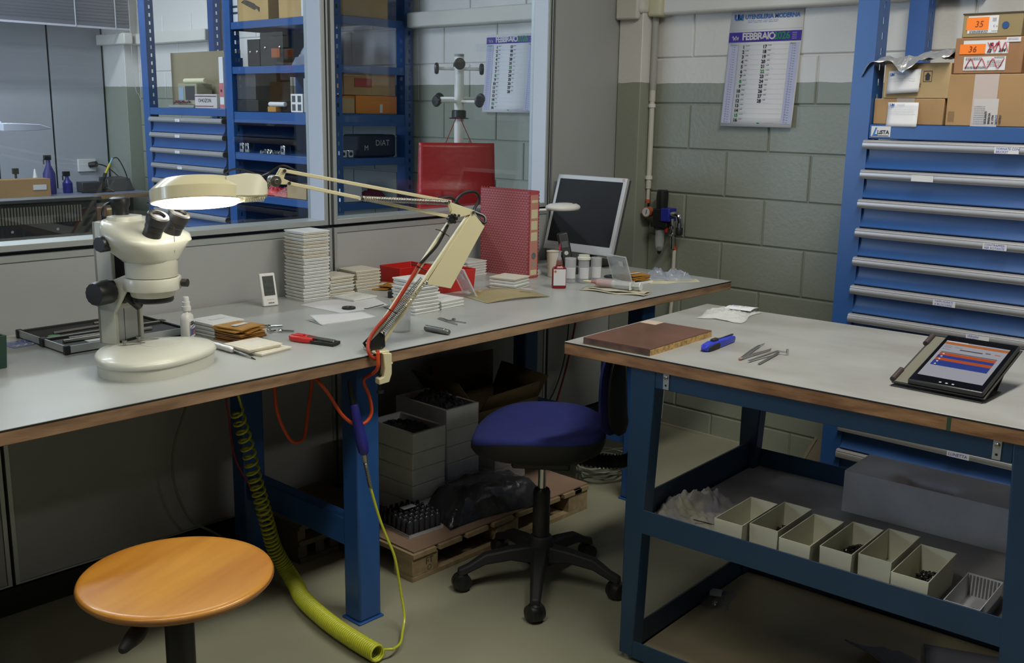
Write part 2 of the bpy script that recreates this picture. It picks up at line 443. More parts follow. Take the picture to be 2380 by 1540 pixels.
# --- cable duct along the block wall, pipe, regulator
DUCT = mat('duct_plastic', (.66, .64, .58), .35)
DUCTY = mat('yellowed_duct_plastic', (.60, .56, .38), .35)
t = thing('cable_duct', 'big white plastic cable duct running along the block wall above the calendar', 'cable duct', (3.93, 2.0, 1.90))
obj('trunking', MB().box(3.915, XW, 1.36, 2.735, 1.893, 2.05), DUCT, t, world=True, bevel=.012, seg=3)
obj('corner_cover', MB().box(3.845, 3.985, 2.79, 2.985, 1.90, 2.06), DUCT, t, world=True, bevel=.018, seg=3)
obj('end_flange', MB().box(3.855, 3.885, 2.90, 3.02, 1.875, 2.06).xf(Matrix.Translation((-.02, -.09, 0))), DUCT, t, world=True, bevel=.008)
obj('joint_sleeve', MB().box(3.895, XW, 2.725, 2.80, 1.888, 2.055), DUCTY, t, world=True, bevel=.012, seg=3)
t = thing('cable_duct', 'white cable duct on the far room wall, seen through the glass', 'cable duct', (3.93, 5, 1.93))
obj('trunking', MB().box(3.90, XW, 3.1, 4.42, 1.905, 1.985), DUCT, t, world=True, bevel=.008)
obj('trunking', MB().box(3.90, XW, 6.5, 7.6, 1.905, 1.985).box(3.80, 3.87, 7.45, 7.9, 1.905, 1.985), DUCT, t, world=True, bevel=.008)
t = thing('service_pipe', 'thin cream pipe running down the block wall to the air regulator', 'pipe', (3.95, 2.78, 1.0))
PIPEM = mat('cream_pipe', (.60, .58, .50), .4)
obj('pipe_upper', MB().cyl((3.945, 2.785, 1.90), (3.945, 2.785, 1.57), .016, n=14), mat('grey_pipe_sleeve', (.36, .36, .33), .5), t, world=True)
obj('pipe_middle', MB().cyl((3.945, 2.785, 1.57), (3.945, 2.785, 1.125), .0125, n=14).cyl((3.945, 2.785, 1.59), (3.945, 2.785, 1.52), .0145, n=14), PIPEM, t, world=True)
obj('pipe_lower', MB().cyl((3.945, 2.785, 1.125), (3.945, 2.785, 1.055), .008, n=12), PIPEM, t, world=True)
for z in (1.50, 1.175):
    obj('pipe_clip', MB().cyl((3.945, 2.785, z-.008), (3.945, 2.785, z+.008), .017, n=14).box(3.935, XW, 2.79, 2.822, z-.006, z+.006), WHITEP, t, world=True)
obj('drop_pipe', MB().tube([(3.945, 2.625, .86), (3.945, 2.625, .62), (3.945, 2.64, .35), (3.95, 2.66, .04)], .0085, 10), PIPEM, t, world=True)
obj('orange_collar', MB().cyl((3.945, 2.785, 1.075), (3.945, 2.785, 1.062), .0105, n=12), ORANGE, t, world=True)
obj('orange_collar', MB().cyl((3.945, 2.625, .875), (3.945, 2.625, .855), .0105, n=12), ORANGE, t, world=True)

t = thing('air_regulator', 'black and blue compressed air regulator with round gauge on the block wall', 'air regulator', (3.93, 2.69, 1.0))
obj('adjust_knob', MB().lathe([(.018, 0), (.026, .006), (.028, .06), (.026, .085), (.022, .09)], 20, (3.925, 2.69, 1.035)), BLACK, t, world=True)
obj('regulator_body', MB().box(3.895, 3.955, 2.665, 2.72, .975, 1.04), BLACK, t, world=True, bevel=.004)
obj('blue_manifold', MB().box(3.888, 3.95, 2.625, 2.672, .985, 1.045), mat('anodised_blue', (.02, .03, .32), .35), t, world=True, bevel=.004)
obj('lower_block', MB().box(3.895, 3.955, 2.64, 2.73, .955, .98), BLACK, t, world=True, bevel=.003)
g = obj('gauge', MB().cyl((3.925, 2.757, 1.02), (3.895, 2.757, 1.02), .024, n=24), mat('orange_rim', (.42, .12, .05), .4), t, world=True)
obj('gauge_face', MB().cyl((3.8949, 2.757, 1.02), (3.8935, 2.757, 1.02), .020, n=24), PAPER, g, world=True)
obj('gauge_needle', MB().obox((3.893, 2.754, 1.022), (.001, .003, .022), Matrix.Rotation(.2, 3, 'X')), INK, g, world=True)
obj('inlet_elbow', MB().tube(smooth_path([(3.945, 2.785, 1.06), (3.945, 2.787, 1.03), (3.93, 2.775, 1.02)]), .010, 10), CHROME, t, world=True)
obj('outlet_elbow', MB().tube(smooth_path([(3.915, 2.64, 1.022), (3.90, 2.61, 1.022), (3.90, 2.585, 1.018), (3.90, 2.575, .995), (3.90, 2.574, .965)]), .0135, 12)
    .cyl((3.90, 2.574, .985), (3.90, 2.574, .965), .018, n=14), CHROME, t, world=True)
obj('quick_coupling', MB().lathe([(.014, 0), (.017, .004), (.017, .03), (.014, .036)], 16, (3.90, 2.574, .930)), BLACK, t, world=True)
obj('ball_valve', MB().cyl((3.915, 2.625, 1.0), (3.93, 2.625, .86), .009, n=12).lathe([(.006, -.012), (.014, -.006), (.014, .006), (.006, .012)], 14, (3.917, 2.625, .96))
    .lathe([(.006, -.008), (.013, -.004), (.013, .004), (.006, .008)], 14, (3.917, 2.625, .925)), CHROME, t, world=True)
obj('valve_lever', MB().box(3.90, 3.907, 2.640, 2.652, .935, .978), RED, t, world=True, bevel=.002)
obj('filter_bowl', MB().lathe([(.012, -.055), (.020, -.03), (.022, .0), (.022, .045), (.016, .05)], 18, (3.925, 2.695, .90)), CLEARP, t, world=True)
obj('bowl_guard', MB().lathe([(.026, 0), (.030, .006), (.026, .012)], 18, (3.925, 2.695, .945)).cyl((3.925, 2.70, .955), (3.925, 2.69, .985), .014, n=12).lathe([(.006, -.075), (.010, -.065), (.011, -.045), (.005, -.04)], 12, (3.925, 2.695, .905)), BLACK, t, world=True)

# --- calendars
PURPLE = mat('purple_print', (.045, .018, .30), .6)
GREENI = mat('green_print', (.01, .26, .06), .6)
LILAC = mat('lilac_print', (.50, .51, .68), .6)
UMBLUE = mat('logo_blue_print', (.04, .16, .52), .6)
GREYL = mat('grey_rule', (.5, .5, .52), .6)
def calendar(label, y1, y0, z0, z1, full=True, head=.085, lean=.02):
    """y1: left edge (larger Y), y0: right edge; hangs on the block wall facing -X"""
    t = thing('wall_calendar', label, 'calendar', (XW, (y0+y1)/2, z0))
    w = y1-y0; h = z1-z0
    X = lambda z: XW-.008-lean*(1-(z-z0)/h)**1.5*1.0        # the foot of the sheet stands a little off the wall
    sk = lambda z: 0.012*(1-(z-z0)/h)                      # hangs slightly askew
    def P(u, v, e=0): z = z0+v*h; return (X(z)-e, y1+sk(z)-u*w, z)
    sh = MB(); sh.grid(lambda a, b: P(a, b), 2, 12)
    obj('calendar_sheet', sh, mat('calendar_paper', (.78, .78, .80), .6), t, world=True, solid=.0012)
    pr = MB(); e = .0016
    def rect(u0, u1, v0, v1, mi, ee=e, k=3):
        pr.grid(lambda a, b: P(u0+(u1-u0)*a, v0+(v1-v0)*b, ee), 1, k, mi)
    hb = 1-head/h*1.0
    def T(body, u, v, size, mi, align='LEFT', bold=0, shear=0., sp=1.):
        o = Vector(P(u, v, e+.0008)); put_text(pr, body, size, o, (0, -1, 0), (.0, 0, 1), mi, align, bold, sp, shear)
    ppl = 1-head/h
    if full:
        T('UM', .055, ppl+.105, .031, 2, bold=.0022, shear=.0, sp=.75)
        rect(.135, .155, ppl+.105, ppl+.125, 6)
        T('UTENSILERIA MODERNA', .205, ppl+.112, .0245, 2, bold=.0006, sp=.93)
        printed_lines(pr, P(.25, ppl+.075, e), (0, -1, 0), (0, 0, 1), w*.52, .012, 2, .0011, 2, 4)
        rect(0, 1, ppl+.018, ppl+.0195, 7)
    rect(0, 1, ppl-.085, ppl, 1)
    T('FEBBRAIO', .19, ppl-.066, .040, 5, bold=.0014, sp=.86)
    T('2026', .63, ppl-.066, .040, 3, bold=.0009, sp=.92)
    printed_lines(pr, P(.88, ppl-.075, e+.0008), (0, -1, 0), (0, 0, 1), w*.06, .030, 4, .0018, 5, 5, 1.)
    pr.tube([P(.05+.09*k/10, ppl-.045+.012*math.sin(k*1.3), e+.002) for k in range(11)], .0016, 4, 5)
    pr.tube([P(.06+.08*k/10, ppl-.06+.010*math.sin(k*1.9+1), e+.002) for k in range(11)], .0012, 4, 5)
    body_top = ppl-.10; body_bot = .03
    for u0, u1 in ((.01, .145), (.85, .985)): rect(u0, u1, body_bot, body_top, 4, e-.0003, 10)
    rh = (body_top-body_bot-.012)/16.
    dd = ['DOM', 'LUN', 'MAR', 'MER', 'GIO', 'VEN', 'SAB']
    for d in range(1, 29):
        col = 0 if d <= 16 else 1; r = (d-1) % 16
        v = body_top-.01-rh*(r+1)+rh*.26; u = .235 if col == 0 else .545
        g = dd[(d-1) % 7] == 'DOM'
        T(str(d), u+.005, v, .0190, 3 if (g and d != 1) else 0, 'RIGHT', .0007)
        T(dd[(d-1) % 7], u+.02, v+rh*.45, .0078, 3 if g else 0)
        rect(u+.02, u+.02+random.uniform(.05, .1), v-.002, v-.0005, 7, k=1)
    for r in range(17):
        v = body_top-.01-rh*r
        rect(.155, .50, v, v+.0012, 8, k=1); rect(.505, .845, v, v+.0012, 8, k=1)
    for u in (.05, .885):
        T('Gennaio' if u < .5 else 'Marzo', u-.02, body_top-.014, .010, 6)
        for r in range(31):
            v = body_top-.028-(body_top-body_bot-.036)*r/30.
            T(str(r+1), u+.02, v, .0082, 9, 'RIGHT'); rect(u+.03, u+.055, v, v+.004, 9, k=1)
    rect(.52, .56, .028, .037, 3, k=1)
    printed_lines(pr, P(.58, .03, e), (0, -1, 0), (0, 0, 1), w*.22, .006, 1, .001, 7, 8)
    obj('calendar_print', pr, [INK, PURPLE, UMBLUE, GREENI, LILAC, PAPER, GREENI, GREYL, mat('faint_rule', (.62, .62, .62), .7), mat('slate_print', (.16, .16, .32), .7)], t, world=True, smooth=False)
    return t
calendar('wall calendar for February 2026 with supplier header, on this side of the glass', 2.413, 2.075, 1.417, 1.895, True, .087)
calendar('smaller looking February calendar behind the glass beside the coat stand', 3.868, 3.522, 1.458, 1.850, False, .012)
# ================================================================= FURNITURE
# --- long workbench along the partition
t = thing('workbench', 'long grey-topped workbench with blue steel legs along the glazed partition', 'workbench', (1.7, 2.49, 0))
BX0, BX1, BY0, BY1, BZ = -.35, 3.49, 2.05, 2.915, .83
obj('worktop', MB().box(BX0, BX1, BY0+.001, BY1, BZ-.003, BZ), LAM, t, world=True)
obj('top_core', MB().box(BX0, BX1, BY0, BY1, .797, BZ-.0032), MDF, t, world=True, bevel=.0015)
obj('edge_seam', MB().box(BX0, BX1, BY0-.0006, BY0+.003, BZ-.0042, BZ-.0012), GASKET, t, world=True)
for x in (.20, 1.712, 3.055):
    for y in (2.155, 2.735):
        obj('leg', MB().box(x, x+.08, y, y+.07, .006, .797), BLUE, t, world=True, bevel=.006)
        obj('foot_plate', MB().box(x-.006, x+.086, y-.006, y+.076, 0, .006), BLUED, t, world=True, bevel=.002)
    obj('side_rail', MB().box(x+.018, x+.062, 2.225, 2.735, .215, .30), BLUE, t, world=True, bevel=.004)
    obj('top_rail', MB().box(x+.015, x+.065, 2.225, 2.735, .74, .797), BLUE, t, world=True, bevel=.003)
obj('back_rail', MB().box(.28, 3.06, 2.75, 2.79, .74, .797), BLUE, t, world=True, bevel=.003)

# --- second bench with trays (stands a little turned)
RZ2 = math.radians(3.1); A2 = (2.0768, 1.7183)
b2 = thing('tray_workbench', 'blue steel workbench with two lower trays and a worn wood-edged grey top', 'workbench', (A2[0], A2[1], 0), RZ2)
def L2(u, v, z): return wmat(b2) @ Vector((u, -v, z))
def W2(u, v):    # world xy of a bench-2 point
    p = L2(u, v, 0); return p.x, p.y
T2 = .86; E2 = 1.43; D2 = .778
WORN = mat('worn_grey_laminate', (.30, .30, .29), .38, col2=(.245, .24, .22), nscale=7, stretch=(1, .5, 1), detail=9, lo=.40, hi=.62, bump=.06, bscale=300)
obj('worktop', MB().box(0, D2, -E2, 0, T2-.003, T2), WORN, b2, bevel=.001)
obj('top_core', MB().box(0, D2, -E2, 0, .825, T2-.0032), MDFR, b2, bevel=.002)
obj('edge_seam', MB().box(-.0006, .004, -E2, 0, T2-.0045, T2-.0012), GASKET, b2)
obj('edge_mark', MB().box(-.0008, .001, -1.008, -1.000, .826, T2-.004), mat('dark_green_mark', (.02, .06, .03), .6), b2)
def leg2(u0, u1, pts):   # pts: (z, va, vb)
    mb = MB()
    mb.loft([[(u0, -va, z), (u1, -va, z), (u1, -vb, z), (u0, -vb, z)] for z, va, vb in pts]); return mb
LEGL = [(.016, .207, .250), (.40, .207, .262), (.825, .207, .283)]
LEGR = [(.016, 1.160, 1.215), (.40, 1.150, 1.215), (.825, 1.128, 1.215)]
for u0, u1 in ((.012, .062), (.655, .70)):
    obj('leg', leg2(u0, u1, LEGL), BLUET, b2, bevel=.003); obj('leg', leg2(u0, u1, LEGR), BLUET, b2, bevel=.003)
    for v in (.225, 1.19): obj('foot', MB().cyl((u0+.025, -v, 0), (u0+.025, -v, .018), .016, n=14), mat('grey_foot', (.30, .30, .26), .5), b2)
obj('apron_front', MB().box(.014, .05, -1.13, -.28, .779, .825), BLUET, b2, bevel=.002)
obj('apron_back', MB().box(.66, .70, -1.13, -.28, .779, .825), BLUET, b2, bevel=.002)
for v in (.24, 1.17): obj('apron_side', MB().box(.06, .66, -v-.02, -v+.02, .765, .825), BLUET, b2, bevel=.002)
for v in (.314, 1.100):
    br = obj('fixing_bracket', MB().box(.0105, .0140, -v-.0085, -v+.0085, .782, .8245), mat('zinc_plate', (.50, .52, .54), .35, .7), b2, bevel=.0006)
    obj('bolt', MB().lathe([(.006, 0), (.0055, .002), (.003, .0035)], 12, (.0105, -v, .813), rot_to((-1, 0, 0))), STEEL, br)
    obj('bolt_hole', MB().cyl((.0103, -v, .793), (.0120, -v, .793), .003, n=12), GASKET, br)
MATGREY = mat('grey_rubber_mat', (.27, .27, .28), .75, noise=.10, nscale=9, bump=.25, bscale=350)
BOARD = mat('brown_hardboard', (.26, .22, .135), .5, noise=.18, nscale=3, detail=6)
obj('upper_tray', MB().tray(.013, .70, -1.165, -.235, .378, .444, .004), BLUET, b2, bevel=.001)
for ya in (-.2435, -1.162): obj('tray_side', MB().box(.055, .66, ya, ya+.0055, .40, .473), BLUET, b2)
obj('tray_mat', MB().box(.02, .693, -1.155, -.246, .383, .388), MATGREY, b2)
obj('lower_tray', MB().tray(.013, .70, -1.165, -.235, .012, .062, .004), BLUET, b2, bevel=.001)
for ya in (-.2435, -1.162): obj('tray_side', MB().box(.055, .66, ya, ya+.0055, .03, .096), BLUET, b2)
obj('tray_board', MB().box(.02, .693, -1.155, -.246, .018, .026), BOARD, b2)

# --- perforated rack posts, drawer fronts, shelves
def post(parent, y0, y1, x0, depth, z0, z1, m, side=0, pitch=.05, hw=.012, hh=.022):
    """C post: front plate at x0 plus two side flanges with real slots; side +1/-1 mirrors the depth"""
    mb = MB(); th = .003
    mb.box(x0, x0+th, y0, y1, z0, z1)
    for y in (y0, y1-th):
        a = x0+th; c = x0+depth*.55
        mb.box(a, c-hw/2, y, y+th, z0, z1).box(c+hw/2, x0+depth, y, y+th, z0, z1)
        z = z0+.02; mb.box(c-hw/2, c+hw/2, y, y+th, z0, z)
        while z < z1-.02:
            mb.box(c-hw/2, c+hw/2, y, y+th, z+hh, min(z+pitch, z1)); z += pitch
    return obj('post', mb, m, parent, world=True, smooth=False)
def drawer_profile():
    # (x outwards negative, z) below the handle rail: concave panel ending in a rounded lip
    return [(.010, -.030), (.011, -.050), (.008, -.070), (.004, -.083), (-.003, -.090), (-.005, -.093), (-.003, -.096), (.012, -.0975), (.03, -.0975), (.03, -.030)]
def drawer(parent, y0, y1, x, zt, pitch, hx=.004, caps=True):
    k = pitch/.0994
    mb = MB(); pr = [(x+a, zt+b*k) for a, b in drawer_profile()]
    mb.prism(pr, y0+.006, y1-.006, f=lambda a, b, c: (a, c, b))
    d = obj('drawer', mb, BLUE, parent, world=True, ang=35)
    h = MB(); hp = [(x+.02, zt), (x-.012, zt-.001), (x-.017, zt-.004), (x-.018, zt-.0075), (x-.0165, zt-.009), (x-.020, zt-.011), (x-.021, zt-.018), (x-.019, zt-.026), (x-.014, zt-.031), (x+.006, zt-.031), (x+.02, zt-.028)]
    h.prism(hp, y0-.002, y1+.002, f=lambda a, b, c: (a, c, b))
    obj('handle_rail', h, HANDLE, d, world=True, ang=35)
    if caps:
        c = MB(); c.prism([(a-.001 if a < x else a, b) for a, b in hp], y0-.012, y0-.002, f=lambda a, b, c: (a, c, b))
        obj('rail_end_cap', c, BLACK, d, world=True, ang=35)
    return d
# this room's drawer cabinet
cab = thing('drawer_cabinet', 'tall blue drawer cabinet with aluminium handle rails, carton boxes on top', 'cabinet', (3.69, 1.05, 0))
CX = 3.40
obj('carcass', MB().box(CX+.035, 3.91, .60, 1.572, .03, 1.385), BLUED, cab, world=True)
post(cab, 1.507, 1.580, CX-.004, .085, 0, 2.45, BLUE)
post(cab, .58, .65, CX-.004, .085, 0, 2.45, BLUE)
post(cab, 1.520, 1.590, 3.84, .065, 0, 2.45, BLUED)
post(cab, .58, .65, 3.84, .065, 0, 2.45, BLUED)
obj('top_beam', MB().box(CX, CX+.02, .65, 1.507, 1.394, 1.442).box(CX+.02, 3.905, .60, 1.56, 1.425, 1.441), BLUE, cab, world=True, bevel=.003)
obj('upper_shelf', MB().box(CX, 3.90, .60, 1.56, 2.33, 2.37), BLUE, cab, world=True, bevel=.003)
obj('plinth', MB().box(CX+.03, 3.95, .62, 1.56, 0, .03), BLUED, cab, world=True)
LABS = {0: (1.052, ['TORNATE CON', 'BRICKET']), 1: (1.302, ['']), 3: (1.054, ['CONTRAPPESI', 'PER ROTANTE']), 5: (1.190, ['TAPPI FORATI', 'X BLOCCARE']), 6: (1.074, ['VERGINI', 'ROTTE']), 10: (1.093, ['LUNETTA'])}
PITCH = .0994
for i in range(13):
    zt = 1.391-PITCH*i
    d = drawer(cab, .66, 1.513, CX-.004, zt, PITCH)
    if i in LABS:
        yc, lines = LABS[i]; mb = MB(); xf_ = CX-.0262
        mb.box(xf_, xf_+.001, yc-.036, yc+.036, zt-.029, zt-.009)
        n = len(lines)
        for j, s_ in enumerate(lines):
            if s_: put_text(mb, s_, .0095 if n > 1 else .014, (xf_-.0006, yc+.032, zt-.0175-.0095*j if n > 1 else zt-.024), (0, -1, 0), (0, 0, 1), 1, shear=.15)
        obj('drawer_label', mb, [PAPER, BLUEINK], d, world=True, smooth=False)
mb = MB(); mb.box(3.3985, 3.4, 1.432, 1.498, 1.402, 1.436)
put_text(mb, 'L', .036, (3.3978, 1.494, 1.406), (0, -1, 0), (0, 0, 1), 2, bold=.0012, shear=.35)
put_text(mb, 'LISTA', .016, (3.3976, 1.477, 1.411), (0, -1, 0), (0, 0, 1), 1, bold=.0005, sp=.95) if False else put_text(mb, 'LiSTA', .0175, (3.3976, 1.477, 1.411), (0, -1, 0), (0, 0, 1), 1, bold=.0005, spacing=.95)
mb.box(3.3977, 3.3985, 1.437, 1.494, 1.4045, 1.4062, 1)
obj('maker_plate', mb, [PAPER, INK, UMBLUE], cab, world=True, smooth=False)

# far room: rack with drawers, rack with shelves
rk = thing('drawer_rack', 'blue rack behind the glass with a column of drawers under a deep shelf', 'rack', (3.68, 5.95, 0))
RX = 3.40
post(rk, 6.375, 6.455, RX, .06, 0, 2.5, BLUE); post(rk, 6.385, 6.455, 3.90, .05, 0, 2.5, BLUED)
obj('carcass', MB().box(RX+.04, 3.95, 5.49, 6.40, .03, 1.385), BLUED, rk, world=True)
obj('deep_shelf', MB().box(RX, 3.95, 5.475, 6.375, 1.405, 1.45), BLUE, rk, world=True, bevel=.003)
for i in range(13):
    zt = 1.392-.0983*i
    d = drawer(rk, 5.497, 6.368, RX+.002, zt, .0983)
    mb = MB(); xf_ = RX+.002-.0222; yc = 6.01+.01*((i*7) % 3-1)
    mb.box(xf_, xf_+.001, yc-.028, yc+.028, zt-.027, zt-.009); put_text(mb, ('A1', 'A2', 'A3', 'B1', 'B2', 'B3')[i % 6], .013, (xf_-.0006, yc+.012, zt-.023), (0, -1, 0), (0, 0, 1), 1)
    obj('drawer_label', mb, [PAPER, GREYL], d, world=True, smooth=False)
rs = thing('shelf_rack', 'open blue shelf rack behind the glass, loaded with boxes and parts', 'rack', (3.68, 4.95, 0))
for y0, y1 in ((5.39, 5.465), (4.435, 4.505)):
    post(rs, y0, y1, RX, .06, 0, 2.5, BLUE); post(rs, y0, y1, 3.90, .06, 0, 2.5, BLUE)
SHELF = [2.20, 1.94, 1.69, 1.435, 1.20, .96, .72, .45, .15]
for i, z in enumerate(SHELF):
    h = .062 if i == 3 else .040
    obj('shelf', MB().box(RX+.004, RX+.012, 4.505, 5.39, z-h, z).box(RX+.012, 3.90, 4.44, 5.46, z-.006, z).box(RX+.06, 3.90, 4.438, 4.446, z-h, z).box(RX+.06, 3.90, 5.454, 5.462, z-h, z), BLUE, rs, world=True, bevel=.001)

# --- swivel chair with blue seat
ch = thing('swivel_chair', 'low swivel work chair with blue fabric seat and ribbed backrest stem', 'chair', (2.285, 1.965, 0), math.radians(36.9))
BLUEF = mat('blue_upholstery', (.011, .016, .125), .92, noise=.10, nscale=40, bump=.4, bscale=500)
def foot_star(parent, R, hub_z=.13, end_z=.085, a0=0, rc=.028, n=5, wheels=True):
    obj('hub', MB().lathe([(.045, hub_z-.055), (.047, hub_z-.01), (.036, hub_z+.03), (.03, hub_z+.035)], 20), BLACKM, parent)
    for i in range(n):
        a = a0+2*PI*i/n; c, s = math.cos(a), math.sin(a); mb = MB(); rings = []
        for r, w, z0, z1 in ((.03, .030, hub_z-.05, hub_z+.005), (.10, .026, hub_z-.035, hub_z), (.18, .021, hub_z-.045, hub_z-.013), (R-.02, .018, end_z-.024, end_z), (R+.012, .016, end_z-.04, end_z-.012)):
            rings.append([(r*c+w*s, r*s-w*c, z0), (r*c+w*.7*s, r*s-w*.7*c, z1), (r*c-w*.7*s, r*s+w*.7*c, z1), (r*c-w*s, r*s+w*c, z0)])
        mb.loft(rings); obj('base_arm', mb, BLACKM, parent, bevel=.005, seg=2)
        if wheels:
            x, y = R*c, R*s; b = a+1.1+.4*i; wx, wy = math.cos(b), math.sin(b)
            w = MB()
            for sg in (-1, 1):
                w.cyl((x+wx*.006*sg, y+wy*.006*sg, rc), (x+wx*.022*sg, y+wy*.022*sg, rc), rc, rc*.9, n=20)
            w.cyl((x, y, rc), (x, y, end_z-.01), .007, n=10)
            w.lathe([(rc*.99, rc*.4), (rc*1.0, rc), (rc*.7, rc*1.85), (.008, rc*2.1)], 16, (x, y, 0), cap0=False)
            obj('caster', w, BLACK, parent)
foot_star(ch, .252, a0=math.radians(2-36.9))
obj('gas_column', MB().lathe([(.024, .15), (.027, .16), (.027, .31), (.023, .318), (.012, .319)], 20), BLACK, ch)
obj('piston', MB().cyl((0, 0, .315), (0, 0, .46), .0125, n=16), CHROME, ch)
SX, SY, SZ = .030, .015, .047
def seat_outline(k, s=1.0):
    a = 2*PI*k/48; c, si = math.cos(a), math.sin(a)
    x = .212*math.copysign(abs(c)**.66, c); y = .205*math.copysign(abs(si)**.70, si)
    if y > 0: x *= 1-.10*(y/.205)**2
    else: x *= 1-.04*(y/.205)**2
    return x*s+SX, y*s+SY
def dish(k, s):
    x, y = seat_outline(k, s); x -= SX; y -= SY
    return .026*(abs(x)/.2)**2-.020*max(0, y/.205)**2+.012*max(0, -y/.205)**2
mb = MB(); prof = [(1.0, .430), (1.010, .440), (.995, .452), (.95, .460), (.80, .464), (.55, .463), (.30, .462), (.08, .462)]
mb.loft([[(*seat_outline(k, s), z+SZ+dish(k, s)) for k in range(48)] for s, z in prof])
obj('seat_cushion', mb, BLUEF, ch, ang=60)
mb = MB(); mb.loft([[(*seat_outline(k, s), z+SZ+dish(k, s)*(.3+.7*min(1, (z-.385)/.05))) for k in range(48)] for s, z in ((.50, .382), (.80, .388), (.96, .404), (1.016, .425), (1.013, .440))])
obj('seat_shell', mb, BLACKM, ch, ang=60)
obj('seat_mechanism', MB().box(-.08, .08, -.09, .09, .405, .432), BLACK, ch, bevel=.008)
stem = smooth_path([(.03, -.10, .415), (.035, -.19, .405), (.035, -.262, .412), (.035, -.302, .46), (.035, -.312, .53), (.035, -.306, .62), (.035, -.292, .70)], 14)
rr = [.0225+(.0032 if i % 2 else -.0032) for i in range(len(stem))]
obj('ribbed_stem', MB().tube(stem, rr, 14), BLACK, ch, ang=80)
obj('backrest_clamp', MB().cyl((.005, -.285, .72), (.065, -.285, .72), .018, n=14).box(.013, .057, -.30, -.262, .66, .76), BLACK, ch, bevel=.004)
def pad(yc, th, mi_s, zc=.655, hw=.18, hh=.150):
    rings = []
    for dy, s in ((-th, .80), (-th*.75, .95), (0, 1.0), (th*.6, .97), (th, .85)):
        ring = []
        for k in range(28):
            a = 2*PI*k/28; x = hw*s*math.copysign(abs(math.cos(a))**.7, math.cos(a)); z = hh*s*math.copysign(abs(math.sin(a))**.7, math.sin(a))
            ring.append((x+.05, yc+dy+.35*x*x*4, zc+z))
        rings.append(ring)
    return MB().loft(rings)
obj('backrest_shell', pad(-.245, .016, 0), BLACKM, ch, ang=60)
obj('backrest_pad', pad(-.219, .016, 0), BLUEF, ch, ang=60)

# --- wooden stool in the foreground
st = thing('work_stool', 'height-adjustable stool with a round varnished plywood seat in the foreground', 'stool', (.897, 1.68, 0), math.radians(20))
PLY = mat('varnished_beech', (.60, .275, .034), .34, col2=(.44, .165, .018), nscale=2.4, stretch=(1.2, 8, 1), detail=7, coat=.25, lo=.3, hi=.7)
PLYE = mat('plywood_edge', (.40, .19, .06), .5, col2=(.22, .09, .028), nscale=90, stretch=(.05, .05, 4), detail=2)
obj('seat', MB().lathe([(0, .575), (.160, .576), (.172, .580), (.1795, .586), (.180, .590), (.178, .5945), (.174, .5965), (.165, .5965), (.05, .594), (0, .5935)], 64, cap0=False), PLY, st, ang=60)
obj('seat_edge', MB().lathe([(.1735, .5790), (.1803, .5862), (.1806, .5895), (.1795, .5925)], 64, cap0=False, cap1=False), PLYE, st, ang=60)
obj('mounting_plate', MB().box(-.08, .08, -.08, .08, .562, .577), BLACK, st, bevel=.004)
obj('gas_column', MB().lathe([(.024, .13), (.0275, .14), (.0275, .50), (.025, .507), (.013, .508)], 24), BLACK, st)
obj('piston', MB().cyl((0, 0, .50), (0, 0, .565), .0125, n=16), CHROME, st)
lv = [(-.02, 0, .555), (-.07, .03, .552), (-.11, .045, .548)]
e = Matrix.Rotation(math.radians(120), 4, 'Z')
obj('height_lever', MB().tube(smooth_path([(0, .03, .556), (0, .08, .552), (0, .11, .548), (0, .135, .545), (0, .165, .540), (0, .185, .536)], 4),
    [.005]*8+[.006, .010, .013, .015, .016, .016, .015, .014, .012, .011, .010, .009, .006][:13], 12).xf(Matrix.Rotation(math.radians(100), 4, 'Z') @ Matrix.Scale(1, 4)), BLACKM, st)
foot_star(st, .25, a0=.3, rc=.022)
# ================================================================= ON THE LONG WORKBENCH
TZ = .83
# --- stereo microscope (local: x to its right, y towards the user, z up from the bench)
mc = thing('stereo_microscope', 'off-white stereo microscope with black eyepieces on the bench under the magnifier lamp', 'microscope', (1.200, 2.455, TZ), 0)
mc.rotation_euler = (0, 0, math.atan2(-.933, .36)+PI/2)
# x axis must be user's right when facing -Y: use a mirrored helper (y forward, x right)
def mp(r, f, z): return (r, -f, z)
def base_ring(s, z, grow=0.):
    pts = []
    for k in range(48):
        a = 2*PI*k/48; c, si = math.cos(a), math.sin(a)
        r = .158*math.copysign(abs(c)**.86, c); f = .134+.138*math.copysign(abs(si)**.80, si)
        r *= 1-.34*max(0, (.14-f)/.14)**1.3
        if f > .134: f = .134+(f-.134)*.92; 
        pts.append(mp(r*s*1.02-.042, .134+(f-.134)*s, z))
    return pts[::-1]
obj('base_foot', MB().loft([base_ring(.955, .0), base_ring(.965, .030)]), OFFW, mc, ang=40)
obj('base_top', MB().loft([base_ring(.985, .029), base_ring(1.0, .033), base_ring(.99, .040), base_ring(.95, .046), base_ring(.80, .0475), base_ring(.74, .051), base_ring(.3, .0515)]), OFFW, mc, ang=50)
obj('stage_plate', MB().lathe([(.0, .0), (.047, .0), (.047, .0016), (.0, .0016)], 40, mp(0, .118, .0508)), OFFW, mc)
for r0, f0, a in ((-.065, .065, .5), (-.015, .065, .45)):
    c = MB(); q = Vector(mp(r0, f0, .054))
    d = Vector((math.cos(a), -math.sin(a), 0))
    c.cyl(q, q+Vector((0, 0, .010)), .0035, n=10).cyl(q+Vector((0, 0, .008)), q+Vector((0, 0, .011)), .0065, n=12)
    c.bar(q+Vector((0, 0, .006)), q+d*.05+Vector((0, 0, -.001)), .006, .0012, upv=(0, 0, 1))
    obj('stage_clip', c, STEEL, mc)
col = MB()
col.box(-.048, .048, -.02, .022, .046, .355)
